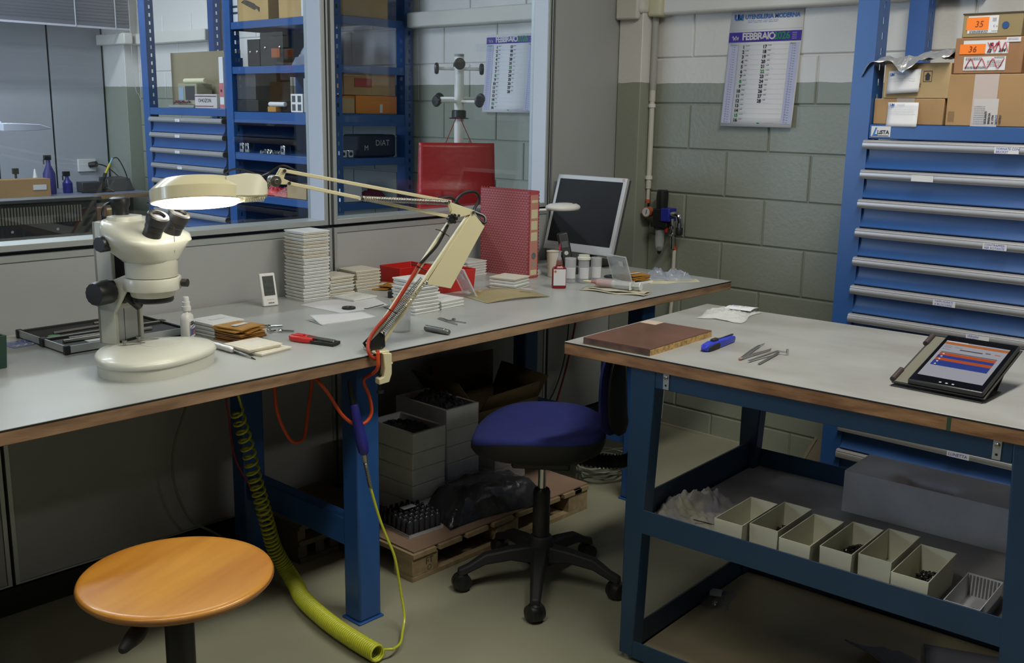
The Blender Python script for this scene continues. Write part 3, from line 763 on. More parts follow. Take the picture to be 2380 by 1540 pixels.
obj('column', MB().box(-.050, -.038, -.026, .028, .046, .352).box(.038, .050, -.026, .028, .046, .175).box(-.050, .050, .018, .028, .046, .352).box(.038, .050, .006, .028, .175, .352), OFFW, mc, bevel=.002)
obj('column_rail', MB().box(-.036, -.012, -.020, .018, .05, .175).box(-.010, .036, -.020, .018, .05, .175), ALU, mc, bevel=.001)
obj('rail_foot', MB().box(-.037, .037, -.024, .0, .047, .053), BLACK, mc)
obj('column_inside', MB().box(-.037, .037, -.006, .016, .17, .345), BLACKM, mc)
arm = MB()
for sg in (-1, 1):
    x0, x1 = (sg*.050, sg*.043) if sg > 0 else (-.050, -.043)
    a, b = min(x0, x1), max(x0, x1)
    arm.prism([(.028, .19), (-.062, .225), (-.085, .225), (-.085, .195), (-.066, .185), (-.030, .130), (.028, .130)], a, b, f=lambda p, q, c: (c, p, q))
arm.box(-.046, .046, -.030, .01, .135, .150)
obj('focus_carriage', arm, OFFW, mc, bevel=.002)
obj('holder_ring', MB().lathe([(.058, .188), (.068, .188), (.0695, .192), (.0695, .216), (.068, .219), (.058, .219)], 40, mp(.0, .105, 0)), OFFW, mc, ang=40)
obj('clamp_screw', MB().cyl(mp(.030, .172, .204), mp(.033, .186, .204), .010, n=18), BLACK, mc)
obj('lever_knob', MB().tube([mp(-.02, .03, .16), mp(-.028, .055, .170), mp(-.022, .066, .155), mp(-.008, .066, .142)], [.013, .015, .013, .011], 12), BLACK, mc)
obj('carriage_bolt', MB().cyl(mp(-.052, .03, .20), mp(-.0555, .03, .20), .011, n=18), CHROME, mc)
def ribbed(parent, name, p0, p1, r, n=14):
    p0 = Vector(p0); p1 = Vector(p1); B = rot_to(p1-p0); L = (p1-p0).length; mb = MB(); rings = []
    for z, s in ((0, .93), (.06*L, 1.), (.88*L, 1.), (L, .9)):
        rings.append([p0+B@Vector((r*s*(1 if k % 2 else .955)*math.cos(2*PI*k/(2*n)), r*s*(1 if k % 2 else .955)*math.sin(2*PI*k/(2*n)), z)) for k in range(2*n)])
    mb.loft(rings); return obj(name, mb, BLACK, parent, ang=50)
ribbed(mc, 'focus_knob', mp(-.056, .02, .183), mp(-.108, .02, .183), .030)
ribbed(mc, 'focus_knob', mp(.056, .02, .183), mp(.108, .02, .183), .030)
obj('lens_barrel', MB().lathe([(.047, .168), (.052, .172), (.056, .190), (.056, .218), (.0625, .221), (.0635, .262)], 40, mp(0, .105, 0)), OFFW, mc, ang=30)
obj('objective_ring', MB().lathe([(.040, .156), (.047, .1565), (.0495, .160), (.0495, .1715)], 40, mp(0, .105, 0)), BLACK, mc)
# head pod: stacked super-ellipse sections, eyepieces rise from its sloping front
def sec(z, cr, cf, hr, hf, p=.62, n=36, dz=0.):
    out = []
    for k in range(n):
        a = 2*PI*k/n; c, s = math.cos(a), math.sin(a)
        r = cr+hr*math.copysign(abs(c)**p, c); f = cf+hf*math.copysign(abs(s)**p, s)
        out.append((r, -f, z+dz*(f-cf)))
    return out[::-1]
obj('head_body', MB().loft([sec(.258, 0, .104, .062, .062, .9), sec(.266, 0, .103, .070, .066, .85), sec(.285, 0, .098, .090, .072, .72), sec(.305, .003, .098, .108, .078, .66), sec(.322, .004, .090, .113, .075, .66, dz=-.05),
    sec(.340, .004, .075, .105, .064, .66, dz=-.18), sec(.352, .003, .055, .085, .046, .66, dz=-.20), sec(.356, 0, .045, .05, .03, .7, dz=-.1)]), OFFW, mc, ang=60)
obj('photo_port', MB().loft([sec(.345, -.005, .035, .050, .036, .7), sec(.366, -.005, .035, .044, .030, .7), sec(.368, -.005, .035, .03, .02, .7)]), OFFW, mc, ang=40)
obj('port_cap', MB().lathe([(.020, .366), (.020, .385), (.024, .392), (.0245, .408), (.018, .411), (0, .411)], 28, mp(-.002, .020, 0)), BLACK, mc)
ribbed(mc, 'zoom_knob', mp(-.085, .055, .308), mp(-.118, .055, .308), .0195, 12)
ribbed(mc, 'zoom_knob', mp(.103, .055, .308), mp(.138, .055, .308), .0195, 12)
LENSG = mat('coated_lens', (.02, .02, .05), .05, coat=1.)
for sg in (-1, 1):
    p0 = Vector(mp(sg*.034, .128, .300)); d = Vector((sg*.05, -.47, .88)).normalized(); B = rot_to(d)
    e = obj('eyepiece', MB().lathe([(.028, 0), (.029, .004), (.0285, .012), (.0225, .018), (.022, .05), (.0235, .052), (.0235, .064), (.0255, .066), (.0268, .074), (.0268, .086), (.024, .0895), (.0165, .090), (.015, .085)], 32, p0, B, cap1=False), BLACK, mc, ang=35)
    obj('eye_lens', MB().lathe([(.0155, 0), (.010, .0022), (0, .003)], 24, p0+d*.083, B, cap0=False), LENSG, e)
obj('seam_line', MB().tube([(.004+.01*math.sin(t*3.0)*t, -(.178-.012*t), .345-.085*t) for t in [k/10 for k in range(11)]], .0008, 6), DKGREY, mc)
cord = smooth_path([mp(-.035, -.005, .35), mp(-.036, -.005, .375), mp(-.030, .0, .392), mp(-.010, .005, .396), mp(.0, .01, .385)], 5)
obj('power_cord', MB().tube(cord, .0035, 8).cyl(mp(-.035, -.005, .345), mp(-.035, -.005, .366), .006, n=10).bar(mp(.0, .01, .388), mp(.018, .024, .368), .010, .010), BLACK, mc)

# --- opened tool case
tc = thing('tool_case', 'opened flat black and aluminium tool case behind the microscope', 'tool case', (1.28, 2.73, TZ), math.radians(1.5))
for y0, y1, nm in ((-.145, -.012, 'case_half'), (-.008, .14, 'case_half')):
    h = obj(nm, MB().tray(-.175, .175, y0, y1, .0, .022, .006), BLACKM, tc, bevel=.002)
    obj('alu_edge', MB().box(-.168, .168, y0-.0012, y0+.003, .004, .0225).box(-.168, .168, y1-.003, y1+.0012, .004, .0225).box(-.1762, -.172, y0+.008, y1-.008, .004, .0225).box(.172, .1762, y0+.008, y1-.008, .004, .0225), ALU, h)
    obj('foam_insert', MB().box(-.166, .166, y0+.008, y1-.008, .006, .016), BLACKM, h)
    for x in (-.173, .173):
        for y in (y0+.003, y1-.003): obj('corner_guard', MB().box(x-.008, x+.008, y-.007, y+.007, 0, .0245), BLACK, h, bevel=.003)
obj('tool_shaft', MB().cyl((-.12, -.045, .020), (.06, -.05, .020), .0035, n=10).cyl((-.15, -.075, .020), (.10, -.08, .020), .005, n=10), STEEL, tc)
obj('steel_rule', MB().box(-.10, .04, -.115, -.09, .016, .0185), mat('pale_metal', (.6, .6, .6), .4, .2), tc)
obj('tool_rod', MB().cyl((-.12, .045, .020), (.15, .06, .020), .004, n=10).cyl((.02, .095, .020), (.16, .10, .020), .004, n=10), STEEL, tc)
obj('green_disc', MB().cyl((-.13, .02, .016), (-.13, .02, .0185), .016, n=20), mat('green_dot', (.12, .35, .16), .5), tc)

t = thing('blister_pack', 'small blue and white printed blister sheet at the far left of the bench', 'blister pack', (1.092, 2.79, TZ), .1)
obj('sheet', MB().box(-.055, .05, -.04, .04, 0, .0012), mat('pale_blue_foil', (.16, .20, .42), .3), t)
obj('blister', MB().lathe([(.014, 0), (.012, .004), (.0, .006)], 16, (-.028, .012, .001)), FILM, t)
obj('blister', MB().lathe([(.014, 0), (.012, .004), (.0, .006)], 16, (.008, .018, .001)), FILM, t)
mb = MB(); put_text(mb, 'XXX', .03, (-.045, -.032, .0016), (1, 0, 0), (0, 1, 0), 0, bold=.001); obj('sheet_print', mb, PAPER, t, smooth=False)

t = thing('storage_bin', 'dark green plastic bin cut by the left picture edge', 'bin', (.87, 2.60, TZ), .05)
obj('bin_body', MB().tray(-.08, .075, -.055, .09, 0, .082, .004, ta=.004), mat('dark_green_plastic', (.018, .055, .038), .4), t, bevel=.006)

# --- spray bottle
t = thing('spray_bottle', 'small white pump spray bottle with a colourful label beside the microscope', 'bottle', (1.432, 2.545, TZ), math.radians(40))
rings = []
for z, s in ((0, .90), (.003, 1.), (.055, 1.), (.066, .92), (.072, .62), (.075, .45), (.082, .44)):
    rings.append([(.024*s*math.copysign(abs(math.cos(2*PI*k/28))**.7, math.cos(2*PI*k/28)), .015*min(1, s*1.05)*math.copysign(abs(math.sin(2*PI*k/28))**.7, math.sin(2*PI*k/28)), z) for k in range(28)])
obj('bottle_body', MB().loft(rings), WHITEP, t, ang=50)
obj('pump', MB().lathe([(.0125, .080), (.0125, .092), (.0105, .093), (.0105, .105), (.0085, .106), (.0085, .116), (.007, .119), (0, .119)], 22), WHITEP, t)
mb = MB(); mb.box(-.017, .017, -.0156, -.0150, .008, .052).box(-.017, .017, -.0158, -.0156, .012, .030, 1)
mb.add([(-.017, -.0160, .030), (.017, -.0160, .038), (.017, -.0160, .041), (-.017, -.0160, .033)], [(0, 1, 2, 3)], 2).add([(.0, -.0161, .013), (.014, -.0161, .013), (.014, -.0161, .028), (.004, -.0161, .024)], [(0, 1, 2, 3)], 3)
put_text(mb, 'SPECIAL', .006, (-.014, -.0162, .047), (1, 0, 0), (0, 0, 1), 4, bold=.0004); put_text(mb, 'WERBEWITZ', .0058, (-.016, -.0162, .0415), (1, 0, 0), (0, 0, 1), 4, bold=.0005, spacing=.9)
obj('bottle_label', mb, [WHITEP, mat('violet_print', (.10, .10, .30), .5), mat('navy_print', (.02, .03, .22), .5), mat('ochre_print', (.35, .16, .05), .5), INK], t, smooth=False)

# --- flat square plastic cases
def case_mesh():
    a = .054
    lid = MB().box(-a, a, -a, a, .0050, .0092).box(-a*.80, a*.80, -a*.80, a*.80, .0092, .0101)
    base = MB().box(-a*.955, a*.955, -a*.955, a*.955, 0, .0050)
    return lid, base
def make_case(label, group, loc, rz, m):
    t = thing('plastic_case', label, 'plastic case', loc, rz, group)
    lid, base = case_mesh(); obj('case_lid', lid, m, t, bevel=.0012); obj('case_base', base, m, t, bevel=.0008); return t
CASES = {}
def case_at(kind, label, group, loc, rz):
    m = {'cool': MILK, 'warm': MILKW}[kind]
    if kind not in CASES:
        o = make_case(label, group, loc, rz, m); CASES[kind] = (o, [(c, []) for c in kids(o)]); return o
    src, tree = CASES[kind]
    return dup(src, loc, rz, label, group, tree)
rnd = random.Random(3)
ORD = ['topmost', 'second from the top', 'third from the top', 'fourth from the top', 'fifth from the top', 'sixth from the top', 'seventh from the top', 'eighth from the top', 'ninth from the top', 'tenth from the top',
       'eleventh from the top', 'eleventh from the bottom', 'tenth from the bottom', 'ninth from the bottom', 'eighth from the bottom', 'seventh from the bottom', 'sixth from the bottom', 'fifth from the bottom', 'fourth from the bottom', 'third from the bottom', 'second from the bottom']
def ordn(i, n):      # i counts from the top
    if i == n-1 and n > 1: return 'lowest'
    return ORD[i] if i < 10 or n <= 11 else ORD[max(10, len(ORD)-(n-1-i))]
def case_stack(x, y, n, rz, desc, kinds='c', jit=.0022, dz=.0102, z=TZ, jr=.03):
    for i in range(n):
        k = 'warm' if kinds[i % len(kinds)] == 'w' else 'cool'
        lb = 'milky flat case, %s of %s' % (ordn(n-1-i, n), desc) if n > 1 else desc
        case_at(k, lb, 'milky cases of %s' % desc if n > 1 else None, (x+rnd.uniform(-jit, jit), y+rnd.uniform(-jit, jit), z+dz*i), rz+rnd.uniform(-jr, jr))
case_stack(2.053, 2.838, 21, .0, 'the tall stack against the partition', 'cccccccccccccwwcwwcwc', dz=.0112)
case_stack(2.173, 2.858, 6, .02, 'the beige stack beside the tall one', 'wwcwww', dz=.0115)
case_stack(2.300, 2.868, 7, -.03, 'the stack left of the left red bin', 'wwwwwww', dz=.0108)
case_stack(2.166, 2.727, 1, .05, 'single milky case lying flat before the beige stack', 'c')
case_stack(2.163, 2.412, 10, .0, 'the stack behind the lower lamp arm', 'cc', jit=.004, dz=.0113, jr=.06)
case_stack(2.286, 2.425, 3, .05, 'the low stack right of the lamp arm', 'cc', jit=.003)
case_stack(2.70, 2.84, 6, .0, 'the stack behind the right red bin', 'cc')
case_stack(2.815, 2.835, 6, .04, 'the rear stack touching the patterned binder', 'cc')
case_stack(2.722, 2.522, 4, .22, 'the short stack in front of the binder', 'wcc', jit=.004, dz=.0112)
case_stack(1.528, 2.548, 4, .12, 'the clear stack behind the spray bottle', 'cccc', dz=.0108)
case_stack(1.497, 2.280, 1, .16, 'lower of two milky cases beside the screwdriver', 'w')
case_stack(1.480, 2.296, 1, .05, 'upper of two milky cases beside the screwdriver', 'w', z=TZ+.0115)
# printed stickers lying on a few top cases
def sticker(x, y, z, rz, w=.035, h=.012, lab='small white paper slip', txt=None, tilt=0):
    t = thing('paper_slip', lab, 'paper slip', (x, y, z), rz)
    mb = MB().box(-w/2, w/2, -h/2, h/2, 0, .0004)
    printed_lines(mb, (-w*.4, -h*.3, .0006), (1, 0, 0), (0, 1, 0), w*.85, h*.7, 2, .0008, 1, int(x*1000) % 97)
    obj('slip', mb, [PAPER, GREYL], t, smooth=False)
sticker(1.53, 2.552, TZ+.0430, .12, .05, .014, 'white printed slip on the clear cases behind the spray bottle')
sticker(1.482, 2.298, TZ+.0217, .05, .045, .012, 'white printed slip on the upper lid near the screwdriver')
sticker(2.17, 2.725, TZ+.0102, .05, .05, .018, 'pale slip on the single case lying before the beige stack')
sticker(2.29, 2.425, TZ+.031, .05, .05, .02, 'white slip on the low case stack right of the lamp arm')
sticker(2.725, 2.522, TZ+.0440, .22, .05, .016, 'white slip on the short case stack in front of the binder')

# --- amber film sheets
AMB = mat('amber_film', (.46, .225, .035), .4, noise=.15, nscale=20, alpha=.93)
AMBD = mat('dark_amber_film', (.24, .10, .018), .45, noise=.15, nscale=20)
def amber(x, y, z, rz, w, h, lab, grp=None, m=AMB, th=.0035, sag=.002, sl=True):
    t = thing('amber_sheet', lab, 'film sheet', (x, y, z), rz, grp)
    mb = MB(); n = 6; ph = rnd.uniform(0, 6)
    top = lambda a, b: ((a-.5)*w, (b-.5)*h, th+sag*math.sin(a*3+ph)*math.cos(b*2.5+ph))
    mb.grid(top, n, n); mb.grid(lambda a, b: (top(a, b)[0], top(a, b)[1], top(a, b)[2]-th*.8), n, n)
    for e in ((lambda a: (a, 0)), (lambda a: (1, a)), (lambda a: (1-a, 1)), (lambda a: (0, 1-a))):
        mb.grid(lambda a, b, e=e: (top(*e(a))[0], top(*e(a))[1], top(*e(a))[2]-th*.8*b), n, 1)
    obj('film', mb, m, t, ang=50)
    if sl:
        s = MB().box(-w*.3, w*.3, -h*.10, h*.08, th+sag+.0004, th+sag+.0008); printed_lines(s, (-w*.27, -h*.05, th+sag+.0010), (1, 0, 0), (0, 1, 0), w*.5, h*.1, 1, .0012, 1, 5)
        obj('slip', s, [PAPER, GREYL], t, smooth=False)
    return t
for i in range(8):
    top = i == 7
    amber(1.535+rnd.uniform(-.006, .006)-(.012 if i == 6 else 0), 2.440+rnd.uniform(-.005, .005), TZ+.0004+.0052*i, .25+rnd.uniform(-.2, .2), .088, .105,
          'topmost amber film sheet with a white slip, near the screwdriver' if top else 'amber film sheet, %s of the pile near the screwdriver' % ordn(7-i, 8), 'amber sheets near the screwdriver',
          AMBD if i < 4 else AMB, sl=top, th=.0042)
amber(2.375, 2.84, TZ+.0035, .5, .13, .10, 'crumpled amber sheets in front of the left red bin', sag=.004)
amber(2.40, 2.79, TZ+.0125, .2, .10, .06, 'upper crumpled amber sheet in front of the left red bin', sag=.003)
# long curved pale amber film
t = thing('curved_film', 'large pale amber film curling up on the bench in front of the short stack', 'film sheet', (2.58, 2.38, TZ), -.35)
mb = MB(); mb.grid(lambda a, b: ((a-.5)*.26-.02*b, (b-.5)*(.15-.07*a), .002+.020*math.sin(PI*a)*(.4+.6*b)+.006*b*a), 14, 6)
obj('film', mb, mat('pale_amber_film', (.44, .37, .19), .35, alpha=.62), t, solid=.0008)
obj('slip', MB().obox((.06, .0, .0265), (.045, .014, .0006), Matrix.Rotation(.12, 3, 'Y')), PAPER, t)
# opened case with amber sheets, far end
def open_case(x, y, rz, lab, m=CLEARP, tilt=115, hh=.10):
    t = thing('open_case', lab, 'plastic case', (x, y, TZ), rz)
    obj('case_base', MB().tray(-.055, .055, -.052, .052, 0, .008, .0015), MILK, t)
    l = MB().tray(-.055, .055, -.052, .052, 0, .006, .0014).box(-.04, .04, -.036, .036, -.0012, 0)
    # hinge on the -x edge, lid swung up past vertical
    Mx = Matrix.Translation((-.055, 0, .008)) @ Matrix.Rotation(-math.radians(tilt), 4, 'Y') @ Matrix.Translation((.055, 0, 0))
    lo = obj('case_lid', l.xf(Mx), CLEARP, t, bevel=.0008)
    s = MB().box(.012, .034, -.030, -.010, .0062, .0068).xf(Mx); obj('lid_label', s, PAPER, lo)
    return t
open_case(3.182, 2.297, -.15, 'open clear case with lid standing up and amber sheets in it, far bench end', tilt=112)
for i in range(4):
    amber(3.186+rnd.uniform(-.004, .004), 2.297, TZ+.0085+.0058*i, -.15+rnd.uniform(-.1, .1), .092, .088, 'amber film sheet, %s in the far open case' % ordn(3-i, 4), 'amber sheets in the far open case', sl=(i == 3), th=.0045)
open_case(2.545, 2.478, -.30, 'open clear case with raised lid before the right red bin', tilt=118)
amber(2.548, 2.478, TZ+.0082, -.3, .085, .082, 'single amber sheet in the open case before the right red bin')

# --- red bins
t = thing('red_bin', 'left red plastic bin between the case stacks by the partition', 'bin', (2.505, 2.86, TZ))
obj('bin_body', MB().tray(-.065, .08, -.055, .050, 0, .068, .003, ta=.006), RED, t, bevel=.003)
t = thing('red_bin', 'right red plastic bin in front of the binder, behind a leaning lid', 'bin', (2.53, 2.655, TZ))
obj('bin_body', MB().tray(-.072, .078, -.062, .070, 0, .076, .003, ta=.005), RED, t, bevel=.003)

# --- papers and small things
t = thing('paper_sheet', 'large white drawing sheet lying flat before the tall stack', 'paper', (0, 0, TZ))
q = [(1.956, 2.748), (1.971, 2.547), (2.165, 2.545), (2.225, 2.700), (2.06, 2.765)]
obj('sheet', MB().prism(q, .0003, .0009), PAPER, t)
mb = MB()
for k in range(9): printed_lines(mb, (2.0+.004*k, 2.60+.015*k, .0011), (1, .05, 0), (0, 1, 0), .14, .008, 1, .0009, 0, k+3, 1.)
obj('sheet_print', mb, mat('faint_print', (.62, .62, .63), .8), t, smooth=False)
t = thing('paper_leaflet', 'folded white leaflet bulging open, in front of the drawing sheet', 'paper', (1.915, 2.478, TZ), -.02)
mb = MB(); mb.grid(lambda a, b: ((a-.5)*.205+.01*b, (b-.5)*.085, .001+.016*math.exp(-((b-.9)/.5)**2)*(1-a)**1.2+.003*b), 12, 5)
mb.grid(lambda a, b: ((a-.5)*.203+.01*b, (b-.5)*.085, .0008+.002*b), 6, 2); mb.grid(lambda a, b: ((a-.5)*.20+.012*b, -.0425+.004*b+.001*a, .001+.004*math.sin(PI*b)*(1-a)), 8, 3)
obj('leaflet', mb, PAPER, t, solid=.0008)
t = thing('rubber_ring', 'flat black rubber ring lying on the drawing sheet', 'ring', (2.032, 2.590, TZ+.001))
obj('ring', MB().lathe([(.0115, 0), (.0215, 0), (.0225, .002), (.0215, .006), (.0115, .006), (.0105, .004), (.0115, 0)], 32, cap0=False, cap1=False), BLACK, t)
t = thing('hex_key', 'thin black hex key on the drawing sheet', 'hex key', (2.11, 2.555, TZ+.0010))
obj('key', MB().tube([(-.045, -.002, .0014), (-.036, -.008, .0014), (.05, .012, .0014)], .0013, 6), BLACK, t)
t = thing('bottle_cap', 'small black ribbed cap behind the lamp arm', 'cap', (2.265, 2.655, TZ))
obj('cap', MB().lathe([(.0105, 0), (.0105, .022), (.009, .0235), (0, .0235)], 18), BLACK, t)
t = thing('clear_jar', 'clear plastic tumbler standing right behind the lamp clamp', 'jar', (1.935, 2.225, TZ))
obj('jar_wall', MB().lathe([(.0, .001), (.029, .001), (.030, .004), (.0305, .088), (.031, .092), (.0295, .092), (.0285, .005), (.0, .004)], 32, cap0=False, cap1=False), CLEARP, t)
obj('jar_content', MB().lathe([(.0, .004), (.0275, .004), (.0275, .034), (0, .036)], 28, cap0=False), mat('pale_powder', (.52, .54, .54), .8, alpha=.6), t)
obj('cork_lid', MB().lathe([(.026, .084), (.027, .094), (.02, .096), (0, .096)], 24), CARD2, t)
# bench thermometer
t = thing('room_thermometer', 'small white digital thermometer leaning on its stand against the partition', 'thermometer', (1.876, 2.800, TZ), math.radians(-8))
Tt = Matrix.Rotation(math.radians(-14), 4, 'X')
obj('case', MB().box(-.027, .027, -.008, .006, 0, .108).xf(Tt), WHITEP, t, bevel=.004, seg=3)
obj('display', MB().box(-.019, .019, -.0088, -.007, .034, .098).xf(Tt), mat('grey_lcd', (.055, .065, .060), .25), t)
mb = MB(); put_text(mb, '21.4', .014, (-.014, -.0090, .078), (1, 0, 0), (0, 0, 1), 0); put_text(mb, '38%', .012, (-.012, -.0090, .056), (1, 0, 0), (0, 0, 1), 0); put_text(mb, '10:42', .010, (-.012, -.0090, .040), (1, 0, 0), (0, 0, 1), 0)
obj('display_digits', mb.xf(Tt), mat('lcd_segment', (.02, .024, .022), .4), t, smooth=False)
for x in (-.009, .0, .009): obj('button', MB().box(x-.003, x+.003, -.0088, -.008, .020, .0225).xf(Tt), GREYL, t)
mb = MB(); put_text(mb, 'XINDAR', .0055, (-.009, -.0085, .008), (1, 0, 0), (0, 0, 1), 0, bold=.0002); obj('maker_name', mb.xf(Tt), INK, t, smooth=False)
obj('prop_leg', MB().box(-.012, .012, .026, .029, 0, .07).xf(Matrix.Rotation(math.radians(12), 4, 'X')), WHITEP, t)

# screws
for i, (x, y, a, L, gl) in enumerate([(1.676, 2.531, 2.2, .014, 0), (1.650, 2.474, .4, .006, 0), (1.693, 2.505, -.5, .020, 0), (1.648, 2.452, .2, .011, 0), (1.668, 2.447, 1.2, .010, 0), (1.682, 2.431, -1.0, .021, 0), (1.620, 2.470, 0, .002, 0)]):
    t = thing('machine_screw', ['steel socket screw, rearmost of the loose ones on the bench', 'tiny screw in the middle of the loose ones', 'long steel screw lying behind the loose ones', 'short steel screw near the red cutter tool', 'short screw touching its neighbour in the loose group', 'longest steel screw, rightmost of the loose group', 'small steel ball left of the loose screws'][i], 'screw', (x, y, TZ+.0045), a, 'loose screws on the bench')
    if L < .004: obj('ball', MB().lathe([(0, -.0042), (.003, -.003), (.0042, 0), (.003, .003), (0, .0042)], 14), CHROME, t)
    else:
        B = rot_to((1, 0, 0)); obj('screw_head', MB().lathe([(.003, -L-.001), (.0044, -L), (.0044, -L+.006), (.0025, -L+.006)], 12, R=B), CHROME, t)
        mb = MB(); coil(mb, (-L+.006, 0, 0), (L, 0, 0), .0021, .0009, max(3, L*2/.0014), 4, 8); mb.cyl((-L+.006, 0, 0), (L, 0, 0), .0021, n=8); obj('screw_thread', mb, CHROME, t)
# screwdriver
t = thing('precision_screwdriver', 'precision screwdriver with pale barrel and black and red cap', 'screwdriver', (1.425, 2.33, TZ), math.radians(-88))
B = rot_to((1, 0, 0))
obj('cap', MB().lathe([(.003, -.102), (.0085, -.100), (.0100, -.094), (.0100, -.082), (.0085, -.080)], 16, (0, 0, .0102), B), DKGREY, t)
obj('red_band', MB().lathe([(.0095, -.082), (.0095, -.077)], 16, (0, 0, .0102), B), RED, t)
obj('barrel', MB().lathe([(.0085, -.077), (.0075, -.06), (.0085, -.045), (.0078, -.015), (.0085, .0), (.0085, .022), (.0045, .027)], 16, (0, 0, .0102), B), mat('pearl_grey', (.55, .54, .52), .35, .3), t)
obj('shaft', MB().tube([(.025, 0, .0102), (.09, 0, .006), (.108, 0, .003)], [.0026, .0024, .0018], 10), CHROME, t)
obj('tip', MB().tube([(.106, 0, .0032), (.122, 0, .001)], [.0022, .0010], 8), BLACK, t)
# red and black multi-bit tool
t = thing('bit_holder_tool', 'red and black folding key tool with steel bars, front of the bench', 'hand tool', (1.655, 2.268, TZ), math.radians(-72))
obj('red_body', MB().prism([(-.075, -.012), (-.06, -.02), (-.02, -.022), (.005, -.016), (.005, .014), (-.03, .022), (-.06, .018), (-.078, .006)], .001, .017), RED, t, bevel=.004, seg=2)
obj('red_ridge', MB().box(-.06, -.03, -.010, .008, .016, .021), RED, t, bevel=.003)
for i, (y, z) in enumerate(((-.014, .005), (-.005, .004), (.004, .005), (.013, .006))):
    obj('black_key', MB().box(.0, .078, y-.004, y+.004, z-.004, z+.005), BLACK, t, bevel=.0015)
obj('steel_key', MB().cyl((-.015, -.006, .0165), (.072, -.008, .013), .0030, n=8), CHROME, t)
obj('steel_key', MB().cyl((-.02, .004, .0165), (.070, .004, .0135), .0024, n=8), CHROME, t)
# steel cylinder gauge and divider compass
t = thing('steel_pin', 'stepped grey steel cylinder lying near the bench edge', 'metal pin', (1.993, 2.130, TZ+.0088), math.radians(-86))
obj('pin', MB().lathe([(.006, -.048), (.0085, -.046), (.0088, -.040), (.0088, .030), (.0078, .031), (.0078, .044), (.006, .047)], 20, R=rot_to((1, 0, 0))), mat('dull_steel', (.22, .22, .20), .38, .9), t, ang=30)
t = thing('divider_compass', 'small steel spring divider lying open on the bench', 'divider', (2.128, 2.222, TZ+.003), math.radians(-95))
obj('divider_leg', MB().bar((-.052, 0, 0), (.055, -.012, 0), .004, .003), STEEL, t)
obj('divider_leg', MB().bar((-.052, .002, 0), (-.01, .004, 0), .005, .003).bar((-.01, .004, 0), (.052, .024, 0), .003, .003), STEEL, t)
obj('adjusting_screw', MB().cyl((.0, -.012, .001), (-.004, .03, .001), .0012, n=8).cyl((-.003, .018, .001), (-.0035, .024, .001), .005, n=12), STEEL, t)
obj('spring_bow', MB().tube([(-.052, 0, 0), (-.062, .004, 0), (-.058, .010, 0), (-.04, .012, 0), (-.01, .006, 0)], .0012, 6), STEEL, t)

# --- patterned lever-arch binder
bd = thing('lever_binder', 'tall lever-arch binder covered in a red fish-scale pattern, spine with labels', 'binder', (2.956, 2.615, TZ))
SCAR = mat('crimson_paper', (.38, .062, .075), .6); SCAL = mat('pink_scale_print', (.52, .29, .28), .6); SPINE = mat('salmon_spine', (.50, .22, .17), .6); CREAML = mat('cream_label', (.62, .55, .36), .7)
obj('cover', MB().box(-.028, -.0245, .003, .262, 0, .337).box(.0245, .028, .003, .262, 0, .337), SCAR, bd)
obj('spine', MB().box(-.028, .028, 0, .0032, 0, .337), SCAR, bd, bevel=.001)
obj('paper_block', MB().box(-.023, .023, .004, .245, .006, .30), PAPER, bd)
mb = MB(); py, pz = .0145, .0098
for j in range(35):
    for i in range(19):
        cy = .262-.007-i*py-(py/2 if j % 2 else 0); cz = .004+j*pz
        if cy < .008 or cy > .258: continue
        pts = []
        for k in range(7):
            a = PI*(k/6); pts.append((cy+py/2*math.cos(a), cz-.0+pz*.95*(1-math.sin(a))*1.0))
        for k in range(6):
            (a0, b0), (a1, b1) = pts[k], pts[k+1]
            if max(b0, b1) > .334: continue
            mb.add([(-.0283, a0, b0), (-.0283, a1, b1), (-.0283, a1, b1+.0018), (-.0283, a0, b0+.0018)], [(0, 1, 2, 3)])
        mb.add([(-.0283, cy-.0022, cz+pz*.95-.0045), (-.0283, cy+.0022, cz+pz*.95-.0045), (-.0283, cy, cz+pz*.95-.0075)], [(0, 1, 2)])
obj('scale_print', mb, SCAL, bd, smooth=False, kind='stuff')
mb = MB().box(-.022, .022, -.0008, 0, .008, .322)
obj('spine_strip', mb, SPINE, bd)
for z0, z1 in ((.292, .302), (.232, .266), (.188, .222), (.145, .178), (.012, .032)):
    obj('spine_label', MB().box(-.017, .019, -.0014, -.0008, z0, z1), CREAML, bd)
obj('finger_hole', MB().lathe([(.0085, 0), (.0125, 0), (.0125, .0015), (.0085, .0015)], 24, (0, -.0008, .087), rot_to((0, -1, 0))), CHROME, bd)
obj('hole_dark', MB().cyl((0, -.0010, .087), (0, -.0016, .087), .0088, n=20), GASKET, bd)
obj('brand_oval', MB().lathe([(.008, 0), (.009, .0006), (0, .0008)], 20, (0, -.0008, .054), rot_to((0, -1, 0))), ALU, bd)
mb = MB()
for k in range(26): mb.box(-.0285, -.0262, -.0012, .0004, .004+k*.013, .0085+k*.013).box(.0262, .0285, -.0012, .0004, .004+k*.013, .0085+k*.013)
obj('spine_stitching', mb, mat('dark_wine', (.10, .01, .02), .6), bd, kind='stuff')

